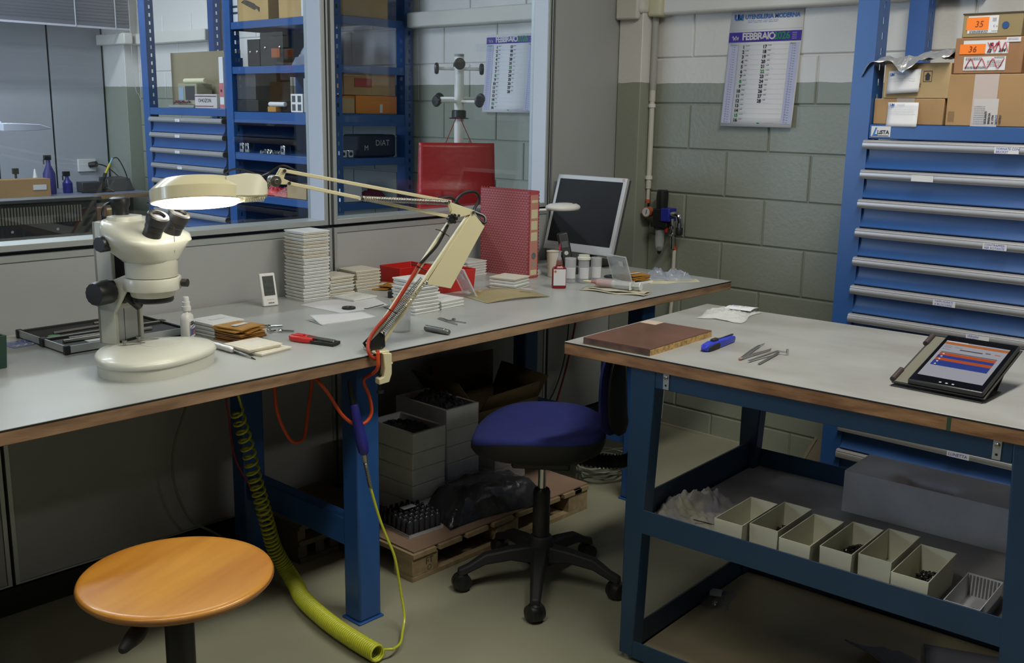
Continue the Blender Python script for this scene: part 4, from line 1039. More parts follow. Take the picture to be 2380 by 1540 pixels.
# --- small white lamp behind the binder
t = thing('swing_lamp', 'white desk lamp with a flat oval head in front of the monitor', 'lamp', (3.03, 2.70, TZ))
obj('lamp_base', MB().lathe([(.050, 0), (.052, .006), (.045, .018), (.02, .026), (.0, .027)], 28), WHITEP, t, ang=50)
obj('lamp_post', MB().tube(smooth_path([(-.015, .03, .02), (-.02, .04, .15), (-.015, .04, .23), (.03, .01, .248), (.075, -.02, .252)]), .006, 10), WHITEP, t)
rings = []
for z, s in ((-.013, .80), (-.012, .93), (-.004, 1.0), (.004, .97), (.011, .80), (.014, .45), (.015, .1)):
    rings.append([(.145+.082*s*math.cos(2*PI*k/36), -.045+.062*s*math.sin(2*PI*k/36), .262+z-.0) for k in range(36)])
obj('lamp_head', MB().loft(rings), WHITEP, t, ang=60)
obj('lamp_switch', MB().box(.175, .187, -.075, -.068, .2745, .277), DKGREY, t)

# --- monitor
mo = thing('flat_monitor', 'old silver-framed flat computer monitor, switched off, at the bench end', 'monitor', (3.40, 2.712, TZ), 0)
tm = Matrix.Translation((0.0, 0, .21)) @ Matrix.Rotation(math.radians(16.5), 4, 'Y')
SILV = mat('silver_plastic', (.47, .48, .50), .4, .15)
obj('bezel', MB().box(-.018, .0, -.185, .185, -.165, .165).xf(tm), SILV, mo, bevel=.003)
obj('back_shell', MB().box(0, .016, -.184, .184, -.164, .164).box(.014, .04, -.13, .13, -.11, .11).xf(tm), DKGREY, mo, bevel=.004)
obj('screen', MB().box(-.0192, -.0175, -.168, .168, -.128, .146).xf(tm), mat('dark_screen', (.006, .006, .008), .45, spec=.2), mo)
mb = MB(); mb.lathe([(.0045, 0), (.0058, 0), (.0058, .0004), (.0045, .0004)], 20, (-.0182, -.168, .155), rot_to((-1, 0, 0)), cap0=False, cap1=False).box(-.0186, -.0182, -.1705, -.1655, .1545, .1555).box(-.0186, -.0182, -.1685, -.1675, .1525, .1575)
obj('sticker_ring', mb.xf(tm), mat('pink_ring', (.62, .12, .14), .6), mo)
mb = MB(); put_text(mb, 'LCD', .008, (-.0183, .165, -.150), (0, -1, 0), (0, 0, 1), 0); obj('bezel_mark', mb.xf(tm), GREYL, mo, smooth=False)
obj('stand_neck', MB().tube([(.05, 0, .012), (.055, 0, .06), (.045, 0, .12), (.02, 0, .18)], [.022, .018, .018, .022], 12), BLACK, mo)
obj('stand_foot', MB().lathe([(.11, 0), (.112, .006), (.08, .014), (.03, .02), (0, .02)], 36, (.05, 0, 0)), BLACK, mo)

# --- cup, glue bottle, jars, phone
t = thing('paper_cup', 'cream plastic cup half hidden behind the glue bottle', 'cup', (3.045, 2.585, TZ))
obj('cup_wall', MB().lathe([(.0, .001), (.024, .001), (.025, .004), (.0285, .098), (.031, .101), (.0285, .102), (.0265, .098), (.0235, .006), (0, .005)], 32, cap0=False, cap1=False), mat('cream_plastic', (.60, .55, .46), .45), t)
t = thing('glue_bottle', 'red glue bottle with blank white label and a long nozzle', 'bottle', (2.853, 2.395, TZ), math.radians(-42))
rings = []
for z, s in ((0, .92), (.003, 1.), (.070, 1.), (.077, .9), (.082, .5), (.088, .48)):
    rings.append([(.0265*s*math.copysign(abs(math.cos(2*PI*k/32))**.5, math.cos(2*PI*k/32)), .014*min(1, s*1.1)*math.copysign(abs(math.sin(2*PI*k/32))**.6, math.sin(2*PI*k/32)), z) for k in range(32)])
obj('bottle_body', MB().loft(rings), mat('dark_red_plastic', (.20, .008, .010), .3), t, ang=50)
obj('bottle_label', MB().box(-.0225, .0225, -.0152, -.0140, .012, .072), PAPER, t)
obj('hazard_mark', MB().obox((-.016, -.0156, .064), (.008, .0006, .008), Matrix.Rotation(.785, 3, 'Y')), mat('orange_print', (.5, .12, .02), .6), t)
obj('bottle_cap', MB().lathe([(.0115, .086), (.0115, .096), (.0105, .104), (.009, .106)], 18), mat('brown_cap', (.16, .06, .045), .5), t)
obj('nozzle', MB().lathe([(.0085, .105), (.0082, .112), (.0045, .118), (.0032, .140)], 14), mat('grey_nozzle', (.22, .25, .28), .4), t)
obj('nozzle_cap', MB().lathe([(.0034, .134), (.0028, .158), (.001, .166)], 12), mat('magenta_cap', (.45, .02, .06), .4), t)
PINKC = mat('pink_cap', (.62, .60, .46), .4)
for nm, x, y, cap, cont, lab in (('sample_jar', 2.985, 2.450, None, 'gold', 'clear sample jar with white label and brass parts, beside the red glue bottle'),
                            ('sample_jar', 3.018, 2.412, 'white', 'steel', 'clear sample jar with white screw lid, holding steel rings'),
                            ('sample_jar', 3.072, 2.395, None, 'grey', 'clear sample jar with printed label, nearest the open case')):
    t = thing(nm, lab, 'jar', (x, y, TZ), math.radians(-40), 'sample jars')
    obj('jar_wall', MB().lathe([(.0, .001), (.0195, .001), (.0205, .004), (.0215, .090), (.0225, .092), (.0225, .094), (.0205, .094), (.0195, .005), (0, .004)], 28, cap0=False, cap1=False), CLEARP, t)
    lb = MB(); k = 12
    lb.grid(lambda a, b: (.0222*math.cos(-2.5+1.7*a), .0222*math.sin(-2.5+1.7*a), .018+.042*b), k, 1)
    for q in range(6):
        lb.grid(lambda a, b, q=q: (.0225*math.cos(-2.4+1.3*a*(1 if q % 2 else .7)), .0225*math.sin(-2.4+1.3*a*(1 if q % 2 else .7)), .022+.0062*q+.0010*b), 6, 1, 1)
    obj('jar_label', lb, [PAPER, GREYL], t)
    if cap:
        obj('jar_lid', MB().lathe([(.0225, .088), (.025, .090), (.025, .098), (.023, .100), (.021, .1005), (.021, .107), (0, .107)], 24), mat('ivory_lid', (.64, .64, .54), .4), t)
    else:
        obj('jar_lid', MB().lathe([(.0, .090), (.0205, .090), (.0205, .0925), (.0, .0925)], 24, cap0=False), CLEARP, t)
    cm = {'gold': mat('brass_bits', (.40, .24, .06), .35, .8), 'steel': STEEL, 'grey': mat('grey_bits', (.16, .17, .18), .5)}[cont]
    mb = MB(); r2 = random.Random(len(lab))
    for q in range(12):
        a = r2.uniform(0, 6.28); rr_ = r2.uniform(.0, .012); B = Matrix.Rotation(r2.uniform(0, 3), 3, 'X') @ Matrix.Rotation(r2.uniform(0, 3), 3, 'Z')
        mb.lathe([(.003, -.0015), (.0055, -.0015), (.0055, .0015), (.003, .0015)], 8, (rr_*math.cos(a), rr_*math.sin(a), .009+.0016*q*(1 if cont == 'steel' else .5)), B)
    obj('small_parts', mb, cm, t, kind='stuff')
t = thing('cordless_phone', 'black cordless phone leaning in its cradle under the monitor', 'phone', (3.165, 2.60, TZ), math.radians(-42))
Tp = Matrix.Rotation(math.radians(-14), 4, 'X') @ Matrix.Rotation(math.radians(-10), 4, 'Y')
obj('handset', MB().box(-.023, .023, .0, .022, .018, .168).xf(Tp), BLACK, t, bevel=.008, seg=3)
obj('phone_display', MB().box(-.013, .013, -.0010, .001, .105, .130).xf(Tp), mat('phone_lcd', (.10, .12, .13), .25), t)
obj('phone_key', MB().lathe([(.0065, 0), (.0085, 0), (.0085, .001), (.0065, .001)], 18, (0, 0, .082), rot_to((0, -1, 0))).xf(Tp), ALU, t)
obj('cradle', MB().lathe([(.045, 0), (.046, .010), (.032, .024), (0, .026)], 24), BLACK, t)

# --- far end: papers, bags, syringe on a cloth
t = thing('cream_paper', 'torn cream paper under the bluish bags at the bench end', 'paper', (3.30, 2.215, TZ), -.5)
mb = MB(); q = [(-.10, -.045), (-.04, -.06), (.02, -.04), (.11, -.05), (.13, .01), (.06, .05), (-.02, .055), (-.09, .02)]
mb.prism(q, .0003, .0012); obj('sheet', mb, mat('cream_sheet', (.62, .60, .42), .75), t)
def crumple(w, d, h, seed, n=14, e=.5):
    r = random.Random(seed); ph = [(r.uniform(4, 11), r.uniform(4, 11), r.uniform(0, 6), r.uniform(.3, 1)) for _ in range(5)]
    def f(a, b):
        env = (math.sin(PI*a)**e)*(math.sin(PI*b)**e) if 0 < a < 1 and 0 < b < 1 else 0
        s = sum(c*math.sin(a*p+b*q+o) for p, q, o, c in ph)/3.
        return ((a-.5)*w+.06*w*math.sin(b*7+seed), (b-.5)*d+.06*d*math.sin(a*6+seed), max(.0015, h*env*(.72+.45*s)))
    def g(a, b):
        x, y, z = f(a, b)
        fine = abs(math.sin(a*19+b*7+seed))*abs(math.cos(b*23-a*9+seed*2))+.6*abs(math.sin(a*31-b*27+seed))
        edge = min(1, 6*min(a, 1-a, b, 1-b))
        return (x+.03*w*math.sin(b*21+seed)*edge, y+.03*d*math.sin(a*19+seed)*edge, z*(.72+.34*fine))
    return MB().grid(g, n*2, n*2)
BAGM = mat('crinkled_clear_bag', (.42, .46, .58), .10, alpha=.42, bump=.6, bscale=45, bdist=.006)
def bag(name, lab, x, y, z, rz, w, d, h, seed, m=BAGM, cat='bag', e=.5, n=14, grp=None):
    t = thing(name, lab, cat, (x, y, z), rz, grp); obj('film', crumple(w, d, h, seed, n, e), m, t, ang=25); return t
bag('plastic_bag', 'crinkled clear bag with bluish sheen, left of the two at the bench end', 3.285, 2.275, TZ+.001, -.7, .11, .08, .045, 3)
bag('plastic_bag', 'crinkled clear bag, right of the two at the bench end', 3.345, 2.205, TZ+.0025, -.7, .11, .08, .045, 8)
t = thing('wiping_cloth', 'folded beige cloth under the big syringe', 'cloth', (2.945, 2.205, TZ), math.radians(-75))
CLOTH = mat('beige_cloth', (.46, .43, .33), .9, bump=.4, bscale=300)
mb = MB(); mb.grid(lambda a, b: ((a-.5)*.25, (b-.5)*.085+.008*math.sin(a*9), .0015+.004*abs(math.sin(a*5+b*2))), 16, 5)
mb.grid(lambda a, b: ((a-.5)*.22+.01, (b-.5)*.07+.01+.008*math.sin(a*8+1), .006+.004*abs(math.sin(a*6+b*3+1))), 16, 5)
obj('cloth', mb, CLOTH, t, solid=.0012, ang=60)
t = thing('big_syringe', 'large dispensing syringe with pink paste lying on the beige cloth', 'syringe', (2.955, 2.225, TZ+.026), math.radians(-76))
B = rot_to((1, 0, 0))
obj('barrel', MB().lathe([(.014, -.06), (.015, -.055), (.015, .075), (.0158, .078)], 24, R=B), CLEARP, t)
obj('pink_paste', MB().lathe([(.004, -.088), (.0065, -.070), (.0135, -.058), (.0135, -.005), (.010, .0)], 20, R=B), mat('pink_paste', (.44, .17, .14), .5), t)
obj('cream_tip', MB().lathe([(.002, -.118), (.0045, -.105), (.006, -.085)], 14, R=B), CREAML, t)
obj('piston', MB().cyl((0, 0, 0), (.012, 0, 0), .0138, n=20).box(.012, .11, -.009, .009, -.0012, .0012).box(.012, .11, -.0012, .0012, -.009, .009), mat('milky_piston', (.62, .64, .60), .4, alpha=.7), t)
obj('flange', MB().box(.074, .078, -.022, .022, -.013, .013).cyl((.108, 0, 0), (.111, 0, 0), .0145, n=20), MILK, t)
t = thing('dark_washers', 'small pile of dark flat rings beside the monitor foot', 'washers', (3.20, 2.42, TZ))
for i in range(3): obj('washer', MB().lathe([(.010, 0), (.026, 0), (.026, .002), (.010, .002)], 24, (.003*i, .004*(i % 2), .0003+.0024*i), cap0=False, cap1=False), DKGREY, t)
# ================================================================= MAGNIFIER LAMP
DL = Vector((.9726, -.2324, 0)); NL = Vector((.2324, .9726, 0))
ml = thing('magnifier_lamp', 'cream spring-arm magnifier lamp clamped to the bench edge, ring tube lit', 'lamp', (1.705, 2.07, 0))
def lp(s, z, n=0.): return DL*s+NL*n+Vector((0, 0, z))
def flat(poly, n0, n1, m, name, bev=.001):
    return obj(name, MB().prism(poly, n0, n1, f=lambda a, b, c: tuple(lp(a, b, c))), m, ml, bevel=bev)
# clamp on the bench edge
obj('clamp_frame', MB().prism([(.006, .834), (.034, .831), (.034, .775), (.026, .752), (-.004, .748), (-.004, .764), (.010, .768), (.013, .79), (.008, .83)], -.040, -.014, f=lambda a, b, c: tuple(lp(a, b, c)))
    .prism([(-.012, .8315), (.030, .8315), (.030, .838), (-.012, .838)], -.034, .045, f=lambda a, b, c: tuple(lp(a, b, c))), CREAM, ml, bevel=.003)
obj('clamp_socket', MB().cyl(lp(.018, .838), lp(.018, .858), .012, n=18), CREAM, ml)
obj('clamp_screw', MB().cyl(lp(.006, .726, -.025), lp(.006, .772, -.025), .0035, n=10).cyl(lp(.006, .722, -.025), lp(.006, .729, -.025), .010, n=14), BLACK, ml)
obj('clamp_pin', MB().cyl(lp(.034, .80, -.027), lp(.041, .80, -.027), .0035, n=10), CREAM, ml)
# black bracket, arms
for n in (-.0145, .0115):
    flat([(-.026, .855), (.010, .886), (.026, .884), (.028, .845), (.012, .833), (-.016, .836)], n, n+.003, BLACK, 'base_bracket')
obj('lower_bar', MB().bar(lp(-.018, .852), lp(.229, 1.163), .010, .010, upv=NL), CREAM, ml, bevel=.001)
obj('lower_bar', MB().bar(lp(.017, .842), lp(.300, 1.191), .010, .010, upv=NL), CREAM, ml, bevel=.001)
flat([(.299, 1.192), (.340, 1.151), (.232, .984), (.153, 1.003)], -.0105, -.0085, CREAM, 'arm_cover')
flat([(.299, 1.192), (.340, 1.151), (.232, .984), (.153, 1.003)], .0085, .0105, CREAM, 'arm_cover')
for n in (-.0085, .0065):
    flat([(.222, 1.224), (.307, 1.196), (.300, 1.186), (.252, 1.177), (.228, 1.178), (.236, 1.200)], n, n+.002, CREAM, 'elbow_plate')
obj('upper_bar', MB().bar(lp(-.238, 1.3135), lp(.236, 1.221), .009, .010, upv=NL), CREAM, ml, bevel=.001)
obj('upper_bar', MB().bar(lp(-.228, 1.283), lp(.232, 1.181), .009, .010, upv=NL), CREAM, ml, bevel=.001)
for s, z in ((.300, 1.191), (.223, 1.222), (.254, 1.184), (.153, 1.006), (.018, .843), (-.02, .842)):
    obj('pivot_screw', MB().cyl(lp(s, z, -.0145), lp(s, z, .0145), .0042, n=12), CHROME, ml)
mb = MB(); mb.cyl(lp(.228, 1.178, -.026), lp(.228, 1.178, -.010), .0085, n=16)
for k in range(6): a = k*PI/3; mb.cyl(lp(.228+.010*math.cos(a), 1.178+.010*math.sin(a), -.028), lp(.228+.010*math.cos(a), 1.178+.010*math.sin(a), -.016), .0048, n=10)
obj('elbow_knob', mb, BLACK, ml)
mb = MB(); coil(mb, lp(-.034, 1.240, -.016), lp(.217, 1.221, -.016), .0064, .0013, 52, 5, 9); mb.cyl(lp(-.042, 1.241, -.016), lp(-.030, 1.240, -.012), .005, n=10).cyl(lp(.212, 1.2215, -.016), lp(.224, 1.222, -.010), .005, n=10)
obj('arm_spring', mb, STEEL, ml)
mb = MB(); coil(mb, lp(.016, .882, -.014), lp(.088, .950, -.014), .0068, .0013, 20, 5, 9); coil(mb, lp(.088, .950, -.014), lp(.156, 1.014, -.014), .0050, .0008, 14, 4, 9); obj('arm_spring', mb, STEEL, ml)
mb = MB(); coil(mb, lp(.016, .882, .014), lp(.156, 1.014, .014), .0066, .0013, 40, 5, 9); obj('arm_spring', mb, STEEL, ml)
# wrist
for n in (-.0085, .0065):
    flat([(-.244, 1.320), (-.232, 1.318), (-.236, 1.305), (-.240, 1.294), (-.224, 1.287), (-.225, 1.279), (-.262, 1.281), (-.268, 1.289), (-.258, 1.298)], n, n+.002, CREAM, 'wrist_plate')
obj('wrist_disc', MB().cyl(lp(-.262, 1.289, -.012), lp(-.262, 1.289, .012), .0145, n=24).cyl(lp(-.262, 1.289, -.020), lp(-.262, 1.289, -.012), .006, n=12), STEEL, ml, bevel=.001)
for s, z in ((-.239, 1.3135), (-.228, 1.283)): obj('pivot_screw', MB().cyl(lp(s, z, -.013), lp(s, z, .013), .0042, n=12), CHROME, ml)
# head frame: centre C, tilt towards the camera side
hc = Vector((1.297, 2.225, 1.262))-Vector((1.705, 2.07, 0))
wr_ = lp(-.262, 1.289); hx = (Vector((wr_.x, wr_.y, 0))-Vector((hc.x, hc.y, 0))).normalized()
view = Vector((hc.x+1.705, hc.y+2.07, 0)).normalized()
hn = (Vector((0, 0, 1))+view*.205+hx*-.03).normalized()          # upwards normal leans away from the camera
hx = (hx-hn*hx.dot(hn)).normalized(); hy = hn.cross(hx); HB = Matrix((hx, hy, hn)).transposed()
H4 = Matrix.Translation(hc) @ HB.to_4x4()
mb = MB(); mb.lathe([(.108, -.024), (.110, -.022), (.110, .006), (.104, .012), (.082, .030), (.078, .032), (.0615, .032), (.0605, .030), (.0605, -.010), (.066, -.012), (.104, -.012), (.108, -.024)], 56, cap0=False, cap1=False)
obj('lamp_housing', mb.xf(H4), CREAM, ml, ang=35)
mb = MB(); w0, w1 = .075, .034
mb.loft([[(.070, -w0, -.022), (.070, w0, -.022), (.066, w0*.9, .028), (.066, -w0*.9, .028)], [(.115, -.055, -.022), (.115, .055, -.022), (.115, .050, .036), (.115, -.050, .036)],
         [(.152, -w1, -.020), (.152, w1, -.020), (.148, w1, .034), (.148, -w1, .034)], [(.163, -w1*.9, -.016), (.163, w1*.9, -.016), (.163, w1*.85, .014), (.163, -w1*.85, .014)]])
obj('ballast_box', mb.xf(H4), mat('cream_greyish_enamel', (.58, .56, .42), .28, coat=.3), ml, bevel=.004, ang=35)
mb = MB()
for k in range(12): mb.box(.108+k*.004, .110+k*.004, -.040+k*.0005, .040-k*.0005, -.0245, -.0205)
obj('vent_ribs', mb.xf(H4), CREAM, ml)
mb = MB(); mb.tube([(.086*math.cos(2*PI*k/48), .086*math.sin(2*PI*k/48), -.021) for k in range(48)], .0105, 12, closed=True)
TUBEM = mat('lit_ring_tube', (.9, .9, .85), .5, emit=(1., .96, .84), estr=6.)
obj('ring_tube', mb.xf(H4), TUBEM, ml)
mb = MB(); mb.lathe([(.104, -.0135), (.064, -.0135)], 48, cap0=False, cap1=False); obj('reflector', mb.xf(H4), mat('white_reflector', (.85, .85, .8), .4), ml)
mb = MB(); mb.lathe([(0, -.004), (.03, -.002), (.060, .004), (.060, .006), (.03, .011), (0, .013)], 40, cap0=False, cap1=False); obj('magnifier_glass', mb.xf(H4), clear_pane('magnifier_glass', (.96, .97, .95)), ml, ang=60)
h_end = H4 @ Vector((.160, 0, .0)); obj('head_rod', MB().tube([h_end, wr_+Vector((-.008, 0, .0)), wr_], .0042, 12), CHROME, ml)
# cords
obj('head_cord', MB().tube(smooth_path([H4 @ Vector((.05, .02, .034)), H4 @ Vector((.09, .035, .058)), H4 @ Vector((.14, .04, .045)), wr_+Vector((-.03, .02, .01)), wr_+Vector((0, .018, .02)), lp(-.235, 1.325, .012), lp(-.20, 1.312, .012)], 5), .0024, 8), BLACK, ml)
lo = smooth_path([lp(.205, 1.230, .012), lp(.245, 1.232, .016), lp(.282, 1.205, .02), lp(.318, 1.190, .014), lp(.345, 1.176, .0), lp(.338, 1.160, -.01), lp(.318, 1.178, .0), lp(.318, 1.195, .012), lp(.336, 1.222, .014), lp(.322, 1.244, .012), lp(.285, 1.242, .012), lp(.262, 1.220, .016), lp(.250, 1.195, .016), lp(.236, 1.17, .008), lp(.216, 1.148, -.008), lp(.189, 1.108, -.010), lp(.157, 1.078, -.010), lp(.131, 1.056, -.010)], 5)
obj('black_cord', MB().tube(lo, .0042, 8), BLACK, ml)
oc = smooth_path([lp(.135, 1.06, -.011), lp(.09, .998, -.012), lp(.044, .938, -.013), (lp(.004, .900, -.014)), lp(-.022, .868, -.018), lp(-.030, .842, -.03), lp(-.020, .824, -.036), lp(-.006, .826, -.038), lp(-.004, .842, -.030)], 6)
ORC = mat('orange_red_cord', (.34, .032, .012), .45)
obj('orange_cord_on_arm', MB().tube(oc, .0052, 10), ORC, ml)
for s, z in ((.208, 1.140), (.135, 1.050), (.050, .940)): obj('cable_tie', MB().bar(lp(s-.016, z+.008, -.0165), lp(s+.014, z-.010, -.0165), .0025, .002).bar(lp(s-.016, z+.008, .004), lp(s-.016, z+.008, -.0165), .0025, .002), BLACK, ml)
# real light of the ring tube
for k in range(6):
    a = 2*PI*(k+.5)/6; p = (Matrix.Translation((1.705, 2.07, 0)) @ H4) @ Vector((.086*math.cos(a), .086*math.sin(a), -.038))
    d = bpy.data.lights.new('ring_tube_light', 'POINT'); d.energy = .21; d.color = (1., .95, .82); d.shadow_soft_size = .02
    o = bpy.data.objects.new('ring_tube_light', d); COL.objects.link(o); o.location = p
# ================================================================= ON AND IN THE TRAY BENCH
def b2p(u, v): x, y = W2(u, v); return x, y
def at2(name, lab, cat, u, v, z, rz=0., grp=None):
    """a thing standing at bench-2 point (u, v); local x runs along u, local y along -v"""
    x, y = W2(u, v); return thing(name, lab, cat, (x, y, z), RZ2+rz, grp)
t = at2('melamine_board', 'brown melamine board offcut with a raw yellow edge at the bench corner', 'board', .172, .158, T2, 0)
BR = mat('brown_melamine', (.085, .036, .024), .30, col2=(.13, .050, .032), nscale=6, coat=.2)
obj('board_face', MB().box(-.160, .160, -.104, .104, .0155, .0185), BR, t, bevel=.0008)
obj('board_edge_band', MB().box(-.1605, -.1585, -.104, .104, .002, .0165), mat('scuffed_brown_band', (.11, .06, .045), .4, noise=.3, nscale=30), t)
obj('board_core', MB().box(-.1585, .160, -.1042, .104, .0, .0155), mat('raw_chipboard', (.42, .26, .09), .8, noise=.35, nscale=120, bump=.6, bscale=200), t)
obj('masking_tape', MB().box(.112, .1605, .050, .1045, .0186, .0190), mat('masking_tape', (.42, .34, .27), .7), t)
t = at2('utility_knife', 'blue and black utility knife lying on the tray bench', 'knife', .242, .336, T2, math.radians(2))
KB = mat('bright_blue_plastic', (.020, .035, .42), .35)
obj('knife_body', MB().loft([[(x, -w, z0), (x, w, z0), (x, w, z1), (x, -w, z1)] for x, w, z0, z1 in ((-.092, .006, .004, .012), (-.085, .011, .001, .018), (-.05, .0135, .0, .021), (.0, .0125, .0, .020), (.07, .010, .001, .018), (.082, .007, .003, .015))]), KB, t, bevel=.003, seg=2)
obj('knife_channel', MB().box(-.04, .083, .001, .006, .017, .0205), BLACK, t)
obj('knife_slider', MB().box(-.045, -.018, -.006, .007, .019, .027), BLACKM, t, bevel=.003)
obj('knife_grip', MB().loft([[(x, -w, z0), (x, w, z0), (x, w, z1), (x, -w, z1)] for x, w, z0, z1 in ((-.084, .0125, .0, .013), (-.06, .0145, -.0, .017), (-.03, .0140, 0, .018), (-.018, .0125, .003, .012))]), BLACKM, t, bevel=.002)
obj('blade_tip', MB().prism([(.078, -.003), (.096, -.001), (.092, .003), (.078, .003)], .008, .0088), CHROME, t)
t = at2('tweezers', 'steel tweezers with fine curved tips, nearer the knife', 'tweezers', .24, .442, T2, 0)
obj('tweezer_arm', MB().tube(smooth_path([(-.10, -.010, .004), (-.02, .004, .007), (.05, .018, .006), (.105, .027, .003)]), [.0035]*8+[.003]*6+[.0012]*5, 6), STEEL, t)
obj('tweezer_arm', MB().tube(smooth_path([(-.10, -.010, .004), (-.02, -.014, .004), (.04, -.018, .003), (.065, -.012, .002)]), [.0035]*8+[.003]*6+[.0012]*5, 6), STEEL, t)
obj('pink_pad', MB().box(-.108, -.095, -.014, -.006, .002, .006), mat('pinkish_pad', (.30, .17, .14), .6), t, bevel=.001)
t = at2('tweezers', 'steel tweezers holding a small bright screw, further from the knife', 'tweezers', .21, .50, T2, 0)
obj('tweezer_arm', MB().bar((-.085, .020, .005), (.055, .008, .009), .006, .0022), STEEL, t)
obj('tweezer_arm', MB().bar((-.088, -.010, .003), (.055, .006, .005), .006, .0022), mat('grey_steel', (.25, .25, .25), .4, .9), t)
obj('gripped_bit', MB().bar((.055, .007, .008), (.062, -.014, .007), .004, .003).cyl((.060, -.016, .0), (.060, -.016, .016), .0035, n=10), CHROME, t)
# plastic bag with a label
WB = mat('white_polybag', (.58, .59, .58), .35, alpha=.78, bump=.3, bscale=60, bdist=.004)
t = at2('parts_bag', 'soft white plastic bag with a handwritten paper label at the back of the tray bench', 'bag', .655, .145, T2+.0005, math.radians(8))
obj('bag_film', crumple(.20, .14, .016, 4, 14, .4), WB, t, ang=40)
obj('bag_fold', crumple(.12, .12, .018, 9, 10, .4).xf(Matrix.Translation((-.035, -.005, .001))), WB, t, ang=40)
mb = MB().grid(lambda a, b: (.035+a*.085, -.055+b*.085, .012+.003*math.sin(a*4)), 6, 2); put_text(mb, 'Pm 2...', .022, (.070, .025, .0165), (.0, -1, 0), (1, 0, 0), 1, shear=.2)
obj('bag_label', mb, [PAPER, BLUEINK], t, smooth=False)
# tablet in its folding case
tb = at2('tablet', 'black tablet propped up in its folding case, showing a page with orange and blue bars', 'tablet', .150, .930, T2, math.radians(-3))
TA = Matrix.Translation((0, 0, .012)) @ Matrix.Rotation(-math.radians(17), 4, 'Y')
CASEM = mat('case_leatherette', (.020, .018, .017), .55, bump=.2, bscale=400)
obj('case_back', MB().box(-.004, .240, -.104, .104, -.004, .0).xf(TA), CASEM, tb, bevel=.002)
obj('case_border', MB().box(-.002, .238, .066, .097, .0001, .0022).xf(TA), mat('olive_grey_lining', (.12, .115, .085), .7), tb)
obj('case_base', MB().box(-.006, .12, -.10, .104, .0, .003), CASEM, tb, bevel=.001)
obj('case_prop', MB().loft([[(.118, -.09, .002), (.122, -.09, .002), (.122, .06, .002), (.118, .06, .002)], [(.178, -.09, .050), (.182, -.09, .050), (.182, .06, .050), (.178, .06, .050)]]), CASEM, tb)
for x0, x1 in ((.0, .05), (.19, .235)): obj('hinge_loop', MB().cyl((x0, .102, .004), (x1, .102, .004), .0065, n=14).xf(TA), mat('worn_hinge', (.035, .022, .022), .5), tb)
obj('tablet_body', MB().box(-.004, .234, -.100, .066, .001, .014).xf(TA), BLACK, tb, bevel=.004, seg=3)
SCB = mat('tablet_glass', (.004, .004, .005), .08)
obj('tablet_glass', MB().box(.000, .230, -.097, .063, .0141, .0145).xf(TA), SCB, tb)
mb = MB(); sx0, sx1, sy0, sy1, sz = .026, .204, -.088, .055, .0148    # x: bottom to top of the page, y: right to left
def sr(a0, a1, b0, b1, mi, e=0.):   # a along page width from left, b from top
    x1_ = sx1-(sx1-sx0)*b0; x0_ = sx1-(sx1-sx0)*b1; y1_ = sy1-(sy1-sy0)*a0; y0_ = sy1-(sy1-sy0)*a1
    mb.add([(x0_, y0_, sz+e), (x1_, y0_, sz+e), (x1_, y1_, sz+e), (x0_, y1_, sz+e)], [(0, 1, 2, 3)], mi)
sr(0, 1, 0, 1, 0); sr(0, 1, .035, .10, 1, .0001); sr(.0, .35, 0, .03, 5, .0001); sr(.30, .66, .20, .225, 4, .0001)
for i, c in enumerate((2, 3, 2, 3, 3)): sr(.05, .93, .34+.072*i, .34+.072*(i+1), c, .0001)
for i in range(5): sr(.10, .13, .36+.072*i, .39+.072*i, 5, .0002)
sr(.05, .93, .31, .335, 6, .0001); sr(.70, .78, .18, .21, 6, .0001); sr(.84, .93, .19, .21, 1, .0001)
for i, (a, b) in enumerate(((.03, .14), (.03, .18), (.20, .16), (.03, .235))):
    sr(a, a+.12, b, b+.008, 6, .0001)
cols = [(.34, .35, .42), (.42, .13, .035), (.42, .075, .02), (.022, .045, .26), (.05, .05, .06), (.55, .55, .62), (.12, .12, .14)]
obj('screen_page', mb.xf(TA), [mat('screen_%s' % n, tuple(.5*q for q in c), .2, emit=c, estr=.10) for n, c in zip(('grey', 'orange', 'red', 'blue', 'dark', 'white', 'shade'), cols)], tb, smooth=False)
mb = MB()
for i in range(3): mb.box(.006, .010, -.006-.014*i, -.001-.014*i, .0146, .0149)
obj('soft_keys', mb.xf(TA), mat('lit_key', (.3, .3, .34), .3, emit=(.3, .3, .35), estr=.5), tb)

# bins in the upper tray
BINM = mat('ivory_card_bin', (.66, .65, .52), .55, noise=.05, nscale=6)
BINB = mat('ivory_bin_inside', (.40, .39, .31), .6)
BITS = mat('dark_steel_bits', (.10, .10, .105), .25, .9)
def bits(parent, cx, cy, n, rx, ry, z0, seed, sz=.004):
    r = random.Random(seed); mb = MB()
    for k in range(n):
        a = r.uniform(0, 6.28); d = math.sqrt(r.random()); x = cx+rx*d*math.cos(a); y = cy+ry*d*math.sin(a)
        B = Matrix.Rotation(r.uniform(0, 6), 3, 'Z') @ Matrix.Rotation(r.uniform(-1.2, 1.2), 3, 'X'); h = (1-d)*.016
        p = Vector((x, y, z0+.004+h*r.random())); ax = B @ Vector((0, 0, 1)); L = sz*r.uniform(1.0, 2.4)
        mb.cyl(p-ax*L*.5, p+ax*L*.5, sz*.55, n=7).cyl(p+ax*L*.5, p+ax*(L*.5+.0016), sz*.95, n=7)
    return obj('loose_screws', mb, BITS, parent, kind='stuff', ang=40)
bins = [(.038, .238, .458, .536, 0), (.067, .265, .541, .618, 22), (.035, .239, .635, .715, 0), (.055, .255, .730, .809, 60), (.074, .274, .815, .893, 0), (.027, .231, .908, .991, 26)]
